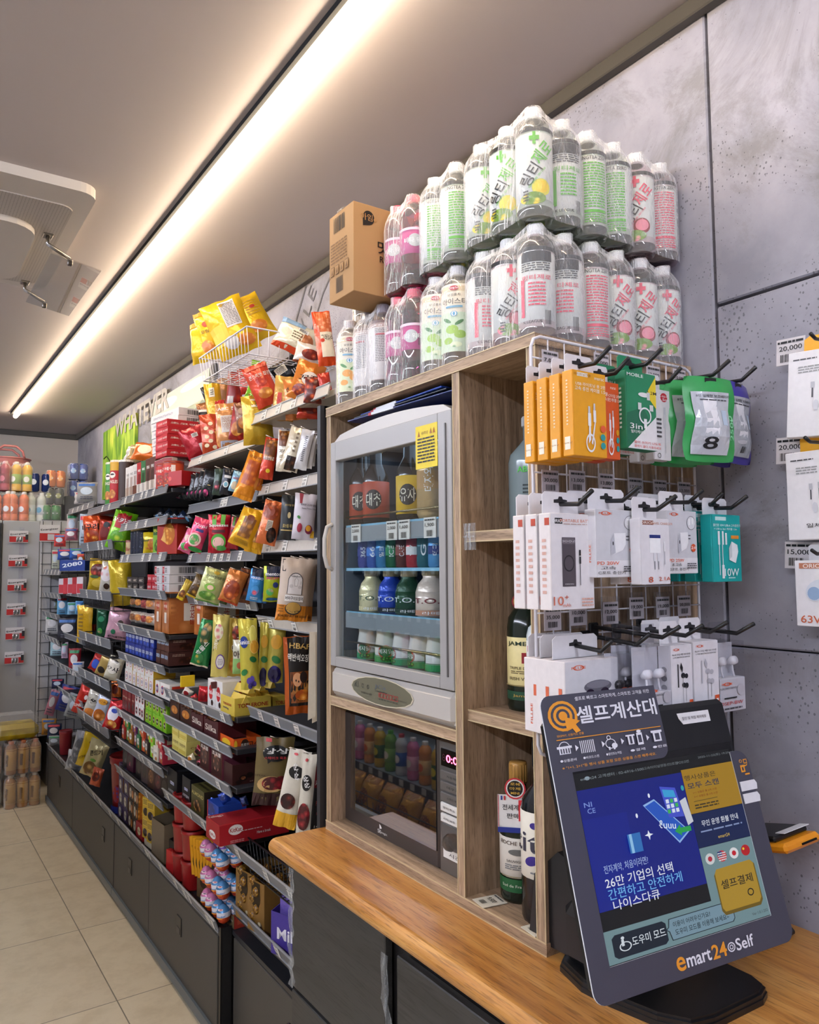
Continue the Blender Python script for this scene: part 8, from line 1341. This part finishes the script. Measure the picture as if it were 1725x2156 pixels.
# ------------------------------------------------------------------ grey cooler at the far end with battery strips
CO = paint('cooler_grey_enamel','#a8a9ab',.4,0)
fr = thing('tall_cooler','tall pale grey cooler cabinet standing against the back wall','cooler',(.46,6.55,0))
MB().box((.34,0,.95),(.24,.85,1.9),CO,bev=.004).build('side_panel', fr)
MB().box((-.05,0,.95),(.53,.85,1.9),CO,bev=.004).box((-.05,-.43,.98),(.50,.012,1.75),M('#8d9094','plastic'),bev=.003).build('door', fr)
MB().box((.205,-.433,.95),(.012,.02,1.86),M('#202226','plastic')).build('door_seal', fr)
for i in range(6):
    z = 1.80-.185*i; p = at(40-2*i,1130+51*i,'y',6.10)
    t = thing('battery_card','red and silver battery card hanging on the cooler, %s'%('topmost of the strip','second from the top','third from the top','third from the bottom','second from the bottom','lowest of the strip')[i],'battery pack',(p.x,6.105,p.z))
    b = MB().box((0,0,0),(.12,.002,.085),'#d8d4d6'); S = flat((0,-.0012,0),(1,0,0),(0,0,1))
    b.decals(S,[('t',0,.45,.9,.26,'Energizer',M('#1c1c20'),6,.05),('r',-1,-.9,1,.05,M('#b82c2c')),('r',-.3,-.85,.45,.0,M('#c8c8cc')),('r',.7,-.5,1,.4,M('#2a2a2c'))]+[('r',-.25+.17*k,-.75,-.14+.17*k,-.05,M('#7a7a80' if k%2 else '#e0e0e4')) for k in range(4)],.12,.085); b.build('card', t)
    b = MB()
    for k in range(2): b.tube([(-.012+.022*k,-.008,-.036),(-.012+.022*k,-.008,-.002)],.006,M('#b9b9bd','metal'))
    b.build('battery', t)
b = MB().box((0,0,0),(.03,.0012,1.05),clear('strip_film',(.97,.97,1),.04,1)); o = b.build('hanging_strip'); tag(o,'clear hanging strip carrying the battery cards on the cooler','display strip'); o.location = (.80,6.112,1.33)
p = at(*px(1,410,1030),'y',6.0); 
b = MB().box((0,0,0),(.13,.002,.12),'#d8d4d6'); b.decals(flat((0,-.0012,0),(1,0,0),(0,0,1)),[('t',0,.45,.9,.2,'Energizer',M('#1c1c20'),6,.05),('r',-1,-.9,1,.0,M('#b82c2c')),('r',-.2,-.8,.5,-.1,M('#c8c8cc'))],.13,.12)
o = b.build('battery_card'); tag(o,'battery card hanging alone on the white grid right of the cooler','battery pack'); o.location = p
# things on top of the cooler
PBm = M('#c9807f','plastic'); bk = thing('pink_basket','pink plastic tote basket with round holes and two handles on the cooler','basket',(.735,6.45,2.16))
def bs(r1, r2, h, n, rows):
    b = MB(); vs = []; fs = []; nz = rows*4+3
    for j in range(nz+1):
        t = j/nz; rx, ry = r1[0]+(r2[0]-r1[0])*t, r1[1]+(r2[1]-r1[1])*t
        for i in range(n): a = 2*pi*i/n; vs.append((rx*cos(a), ry*sin(a), h*t))
    for j in range(nz):
        for i in range(n):
            if 2 <= j < nz-2 and j%4 in (2,3,0) and (i+(j//4 if j%4 != 0 else j//4-1)*2)%4 in (0,1) and j%4 != 1: 
                if j%4 in (2,3): continue
            fs.append((j*n+i,j*n+(i+1)%n,(j+1)*n+(i+1)%n,(j+1)*n+i))
    b.add(vs,fs,PBm,True); b.add([(v[0]*.97,v[1]*.97,v[2]) for v in vs],[f[::-1] for f in fs],PBm,True)
    b.add([(r1[0]*cos(2*pi*i/n),r1[1]*sin(2*pi*i/n),0) for i in range(n)],[tuple(range(n))],PBm); b.tube([(r2[0]*cos(2*pi*i/n),r2[1]*sin(2*pi*i/n),h) for i in range(n)],.006,PBm,closed=True); return b
bs((.10,.08),(.155,.12),.22,44,4).build('shell', bk)
for s in (-1,1): MB().tube([(-.10,s*.10,.215),(-.085,s*.105,.27),(-.04,s*.105,.305),(.04,s*.105,.305),(.085,s*.105,.27),(.10,s*.10,.215)],.009,PBm).build('handle', bk)
single(carton(.30,.25,.24,'#8a8a8e',[]),'cardboard_box','grey carton behind the drinks carrying the pink basket','box',(.735,6.47,1.90))
def mini(key,c,cap,lab,labc,clearb=True):
    return bottle_kind(('mini',key), PET, M(c,'gloss') if not clearb else M(c,'gloss'), cap, .0145, (.190,.212), (.0334,.05,.12), lab, [('e',0,0,.6,.6,M(labc))])
YBt, RBt, OBt, CBt = mini('y','#d8a420','#e0ddd8','#8aa84a','#e8e4d8'), mini('r','#a03048','#e8b8c0','#8a2038','#d86a80'), mini('o','#d87048','#e8e4e0','#d8683c','#e8ecf4'), mini('c','#c8ccc8','#e8e4e0','#c8d0d8','#5aa0c8')
for x,y,z,k,l in ((.675,6.17,1.90,OBt,'orange drink pack in the lower row, left on the cooler'),(.78,6.17,1.90,OBt,'orange drink pack in the lower row, middle on the cooler'),(.90,6.20,1.90,CBt,'clear drink pack in the lower row, right of the orange ones'),
                (.655,6.19,2.118,RBt,'dark pink drink pack in the upper row at the far left'),(.80,6.19,2.118,YBt,'yellow drink pack with green tops in the upper row on the cooler')):
    pack(l,(x-.036,x+.036),(y,y+.07),z,[k],prof=None)
CAN = lambda k,c,c2,t='': bottle_kind(('fc',k),[(0,0),(.024,.001),(.033,.01),(.033,.110),(.027,.122)],M(c,'foil'),'#b9bcc0',.0265,(.121,.1235),(.0333,.012,.108),M(c,'foil'),[('e',0,.1,.6,.4,M(c2)),('t',0,.1,.6,.2,t or 'o',M('#e8e8ee'),0,.05)])
for i,(x,y,z,k,l) in enumerate(((.885,6.2,2.118,CAN('p','#1c2e6a','#d8dce8','pepsi'),'navy cola can with round mark, left of two on the drinks'),(.965,6.2,2.118,CAN('p','#1c2e6a','#d8dce8','pepsi'),'navy cola can with round mark, right of two on the drinks'))):
    stand(k,'drink_can',l,'can',(x,y,z),R(-20),sc=(1,1,1.1))
def canpack(l, x, y, z, c, c2, nx=2, ny=1, sc=1):
    t = thing('can_pack', l, 'can multipack', (x,y,z)); 
    for i in range(nx):
        for j in range(ny): o_ = put(CAN(c,c,c2),t,((i-(nx-1)/2)*.067,(j-(ny-1)/2)*.067,0),R(-20),'can')
    film(t,-(nx-1)/2*.067,(nx-1)/2*.067,-(ny-1)/2*.067,(ny-1)/2*.067,[(.0335,0),(.0335,.11),(.028,.122)],top=.121); return t
canpack('dark green can pack at the right front corner of the cooler top',1.00,6.19,1.90,'#2a7a3a','#1c5a2c')
canpack('black can pack stacked on the green one',1.02,6.2,2.03,'#3a3a3e','#8a8a4a',2,1); canpack('red and gold can pair below the cola cans',.915,6.21,2.118-.0,'#a83a48','#d8b83c') if 0 else None
canpack('orange can pack stacked on the black one',1.03,6.2,2.16,'#d86a1c','#e8a04a')
canpack('blue beer can pack, lower, in the corner by the wall',1.20,6.3,2.10,'#1c44a0','#8ab0e0',2,2); canpack('blue beer can pack, upper, in the corner by the wall',1.20,6.3,2.232,'#1c44a0','#d8e0f0',2,2)
single(carton(.20,.20,.16,'#5a5a60',[]),'cardboard_box','grey carton under the blue beer cans in the corner','box',(1.20,6.30,1.90))
single(carton(.30,1.9,.30,'#8d8e90',[]),'storage_locker','grey narrow locker in the corner behind the white grid board','locker',(1.16,6.33,0))
t = thing('grid_board','white board with dark wire grid beside the cooler, behind the toiletries','grid board',(1.115,6.11,.37))
MB().box((0,0,.77),(.39,.012,1.54),'#c4c2c2').build('board', t); b = MB()
for i in range(7): b.tube([(-.18+.06*i,-.012,0),(-.18+.06*i,-.012,1.53)],.0022,DG,n=5)
for i in range(20): b.tube([(-.19,-.014,.02+.08*i),(.19,-.014,.02+.08*i)],.0022,DG,n=5)
b.build('wire_grid', t)
# floor packs in front of the cooler
TEA2 = bottle_kind('gold',PET,M('#9a6a34','gloss'),'#d8c8b0',.0145,(.190,.212),(.0338,.03,.165),'#b98f4e',[('r',-.3,-.6,.2,.5,M('#7a5424')),('t',.1,.2,.5,.16,'옥수수',M('#4a3014'),-90,.05),('r',-3,-1,3,-.8,M('#a0763a'))])
TEA3 = bottle_kind('gold2',PET,M('#8a5a2c','gloss'),'#c8744a',.0145,(.190,.212),(.0338,.03,.165),'#b58a48',[('r',-.3,-.6,.2,.5,M('#5a3a1c')),('t',.1,.2,.5,.12,'TEAVA',M('#3a2410'),-90,.05)])
FP = [.725,.797,.869]
pack('golden barley tea bottle pack on the floor, bottom tier at the far end',FP,(5.74,5.812,5.884),.0,[TEA2])
pack('golden tea pack with orange caps on the floor, upper tier at the far end',FP,(5.74,5.812,5.884),.2165,[TEA3])
pack('clear and red labelled bottle pack on the floor beside the tea packs',(.57,.642),(5.80,5.872),.0,[mini('w','#b8c0c0','#3a6aa0','#c8ccd0','#3a6a8a')])
pack('dark capped bottle pack on the floor, upper tier left of the tea packs',(.57,.642),(5.80,5.872),.2165,[mini('w2','#c0a8a8','#a82c34','#d8c8c0','#b83a3c')])
t = thing('tissue_pack','yellow wrapped roll pack on top of the floor bottle packs','tissue pack',(.76,5.83,.435))
MB().box((0,0,.05),(.26,.20,.10),FOOD('#e8d838','#d0b820','#a89018',12),bev=.03).build('wrapped_rolls', t)
b = MB().box((0,0,.08),(.275,.21,.16),FILM,bev=.04); b.build('plastic_wrap', t)
# ------------------------------------------------------------------ pictures and lettering on the wall
def pic_mat(name, cols, sc):
    m, nt, b = nodes(name); N = nt.nodes.new; L = nt.links.new; tc = N('ShaderNodeTexCoord')
    mp = N('ShaderNodeMapping'); mp.inputs['Scale'].default_value = sc; L(tc.outputs['Object'], mp.inputs[0]); n = N('ShaderNodeTexNoise'); n.inputs['Scale'].default_value = 3; n.inputs['Detail'].default_value = 3; n.inputs['Distortion'].default_value = 1; L(mp.outputs[0], n.inputs['Vector'])
    r = N('ShaderNodeValToRGB'); r.color_ramp.elements[0].position = .3; r.color_ramp.elements[0].color = rgb(cols[0]); r.color_ramp.elements[1].position = .72; r.color_ramp.elements[1].color = rgb(cols[-1])
    for i,c in enumerate(cols[1:-1]): e = r.color_ramp.elements.new(.3+.42*(i+1)/(len(cols)-1)); e.color = rgb(c)
    L(n.outputs['Fac'], r.inputs[0]); L(r.outputs[0], b.inputs['Base Color']); b.inputs['Roughness'].default_value = .6; return m
t = MB().box((0,0,0),(.02,.88,.50),pic_mat('leaf_photo',('#3f6a1c','#6a9a24','#a8c83c','#d8dc5a'),(1,3,1.2)))
S = flat((-.0105,0,0),(0,-1,0),(0,0,1)); t.tube([(-.0115,.4-.08*i,.05-.02*i+.03*sin(i*1.3)) for i in range(11)],.004,M('#2c3a14','matte')); o = t.build('leaf_picture'); tag(o,'green leaf photograph panel on the wall above the far shelves','picture'); o.location = (WX-.012,5.53,2.31)
t = MB().box((0,0,0),(.02,1.02,.44),pic_mat('mountain_photo',('#8fa088','#a9b296','#c8cba8','#dad9bc'),(1,1,2)))
t.decals(flat((-.0105,0,0),(0,-1,0),(0,0,1)),[('r',-1,.35,1,1,M('#c3c8bf')),('p',[(-1,.1),(-.6,.45),(-.3,.2),(.0,.4),(.4,.1),(.8,.35),(1,.2),(1,-.2),(-1,-.2)],M('#7a8a7c')),('e',-.4,.75,.4,.14,M('#dfe2dd')),('e',.5,.85,.4,.1,M('#e4e4e0'))],1.02,.44); o = t.build('mountain_picture'); tag(o,'misty mountain photograph panel on the wall above the biscuit shelves','picture'); o.location = (WX-.012,4.21,2.33)
t = MB().box((0,0,0),(.018,.05,.46),M('#55565a','plastic')); o = t.build('wall_strip'); tag(o,'narrow grey upright strip on the wall right of the mountain picture','wall strip'); o.location = (WX-.012,3.66,2.33)
b = MB(); g, fs, asp = glyphs('WHATEVER',.03)
hh = .13; ww = 1.25
b.add([Vector((-.012,-x*ww,z*hh)) for x,z in g]+[Vector((.012,-x*ww,z*hh)) for x,z in g],[tuple(f) for f in fs]+[tuple(i+len(g) for i in reversed(f)) for f in fs],M('#b5b0aa'))
o = b.build('wall_lettering'); tag(o,'raised grey capital lettering on the wall above the pictures','lettering'); o.location = (WX-.014,4.98,2.53)
# ring mark with the letters YLE printed on the concrete behind the drinks
b = MB(); c0 = Vector((WX-.0015,2.15,2.20)); GR = M('#6d6b6e','matte'); S = lambda u,v,d: c0+Vector((-d,-u,v))
for r in (.70,.54): b.decals(S,[('o',0,0,r,r,.016,GR)],2,2)
for k,ch in enumerate('STYLE'):
    a = R(163-6*k); b.decals(S,[('t',.62*cos(a),.62*sin(a),.022,.045,ch,GR,math.degrees(a)-90,.0)],2,2)
o = b.build('printed_ring'); tag(o,'large printed ring with the letters STYLE on the concrete wall','wall print')
# ------------------------------------------------------------------ ceiling cassette air conditioner
ac = thing('ceiling_air_conditioner','white ceiling cassette air conditioner with clear air deflectors','air conditioner',(.02,2.83,ZC)); W2 = paint('ac_white','#c9c3bd',.4,0); zp = -.035
b = MB()
def rr_(hx,hy,r,n=5): return [(sx*(hx-r)+r*cos(R(a0+90*k/n)), sy*(hy-r)+r*sin(R(a0+90*k/n))) for sx,sy,a0 in ((1,1,0),(-1,1,90),(-1,-1,180),(1,-1,270)) for k in range(n+1)]
b.poly(rr_(.47,.47,.05),.03,W2,((0,0,-.015),(1,0,0),(0,1,0))); b.build('panel', ac)
b = MB().poly(rr_(.35,.28,.09),.02,W2,((0,.09,-.043),(1,0,0),(0,1,0))); b.build('intake_grille', ac)
b = MB()
for i in range(-7,6):
    for j in range(-7,6): b.box((i*.024,j*.024,-.0535),(.012,.012,.001),M('#2e2c2b','matte'))
b.build('grille_perforation', ac)
pm, nt, pb_ = nodes('perforated_white'); N = nt.nodes.new; L = nt.links.new; tc = N('ShaderNodeTexCoord'); v = N('ShaderNodeTexVoronoi'); v.inputs['Scale'].default_value = 110; v.inputs['Randomness'].default_value = 0
lt = N('ShaderNodeMath'); lt.operation = 'LESS_THAN'; lt.inputs[1].default_value = .30; mx = N('ShaderNodeMix'); mx.data_type = 'RGBA'; mx.inputs[6].default_value = rgb('#b3ada8'); mx.inputs[7].default_value = rgb('#57524e')
L(tc.outputs['Object'], v.inputs['Vector']); L(v.outputs['Distance'], lt.inputs[0]); L(lt.outputs[0], mx.inputs[0]); L(mx.outputs[2], pb_.inputs['Base Color'])
MB().poly(rr_(.425,.385,.04),.004,pm,((0,.03,-.032),(1,0,0),(0,1,0))).build('perforated_frame', ac)
DP = clear('deflector_acrylic',(.90,.89,.88),.22,1.4)
for cx,cy,hx,hy,ry in ((.475,.15,.08,.28,10),(-.10,-.42,.26,.09,0)):
    rm = Euler((R(-10 if ry==0 else 0),R(ry),0)).to_matrix(); c = Vector((cx,cy,-.115))
    MB().box(c,(hx*2,hy*2,.004),DP,rot=rm,bev=.001).build('clear_deflector', ac)
    for k in (-1,1):
        q = rm@(Vector((-hx*.2,k*hy*.9,0)) if ry else Vector((k*hx*.9,0,0))); e = c+q; a0 = Vector((e.x-.07 if ry else e.x, e.y+(0 if ry else .05),-.034))
        b = MB(); b.tube([a0,a0+Vector((0,0,-.03)),e+Vector((0,0,.012))],.007,M('#8a8580','metal')); b.box(e,(.016,.016,.02),M('#6a6560','metal'),bev=.002); b.box(a0,(.03,.04,.012),M('#8a8580','metal'),bev=.002); b.build('bracket', ac)
# ------------------------------------------------------------------ open chiller on the opposite side of the aisle (seen mirrored in the microwave door)
ch = thing('open_chiller','white open chiller of drinks on the opposite side of the aisle','chiller',(-1.05,3.9,0)); CW = paint('chiller_white','#c9ccd0',.4,0)
MB().box((-.35,0,.95),(.06,2.6,1.9),M('#3a4654','plastic')).box((0,-1.3,.95),(.76,.05,1.9),CW).box((0,1.3,.95),(.76,.05,1.9),CW).box((0,0,1.88),(.76,2.6,.08),CW).box((.1,0,.05),(.96,2.6,.10),CW).box((.72,0,.12),(.03,2.6,.24),CW).build('housing', ch)
for z,x in ((.12,1.02),(.345,.84),(.86,.34),(1.20,.28),(1.52,.24)):
    s_ = MB().box((x/2-.36,0,z),(x,2.54,.02),M('#8fa4b4','plastic')).build('shelf', ch)
    if z > .4 or z > .2:
        rb = MB().box((x-.36,0,z),(.006,2.54,.04),M('#33363a','plastic'))
        for k in range(22): rb.box((x-.356,-1.2+.11*k,z),(.002,.04,.034),'#c8ccd0')
        rb.build('price_rail', s_)
CT = tube_mat('chiller_tube',(.62,.80,1),30)
for k in range(3): MB().tube([(.30,-1.25+.85*k,1.83),(.30,-.43+.85*k,1.83)],.012,CT).build('chiller_tube', ch)
MB().box((.40,0,1.80),(.02,2.6,.16),CW).build('added_tube_blind', ch)  # added blind: keeps the bright tubes out of the glass reflections
bb = MB()
for k in range(40): bb.tube([(.67,-1.2+.06*k,.12),(.69,-1.2+.06*k,.28)],.0025,BW,n=5)
for z in (.18,.24,.30): bb.tube([(.685,-1.22,z),(.685,1.2,z)],.0035,BW,n=5)
bb.build('wire_front', ch)
KD_ = [mini(a,b_,c,d,e) for a,b_,c,d,e in (('k1','#c8a020','#e8e4e0','#3a6a2c','#e8d838'),('k2','#c86a9a','#e8e4e8','#e8a8c8','#f0e8ec'),('k3','#6a9a3c','#5ab83c','#8ac05a','#f0ece0'),('k4','#d8883c','#e8e4e0','#f0c080','#e86a2c'),('k5','#b8bcc0','#c83038','#2a60b0','#f0f0f4'))]
OW = ('first','second','third','fourth','fifth','sixth','seventh','eighth','ninth','tenth','eleventh','twelfth','thirteenth','fourteenth','fifteenth','sixteenth','seventeenth','eighteenth')
n = 0
for z in (.356,.871):
    for i in range(18):
        k = KD_[(i*3+n)%5]; stand(k,'drink_bottle','%s drink bottle on the %s chiller shelf, %s from the counter end'%(('yellow','pink','green','orange','blue labelled')[(i*3+n)%5],'lower' if z<.6 else 'upper',OW[i]),'bottle',(-.64 if z < .6 else -1.13,2.85+.118*i,z),R(90),sc=1.1)
    n += 2
for i in range(10):
    single(pouch(.17,.24,.12,'#c08a2c',[('e',0,0,.6,.4,NUT),('r',-1,.7,1,1,M('#a86a1c'))],seed=i),'bread_bag','amber wrapped bread bag in the chiller well, %s from the counter end'%OW[i],'bread',(-.46,2.85+.2*i,.24),(R(-22),0,R(90)))
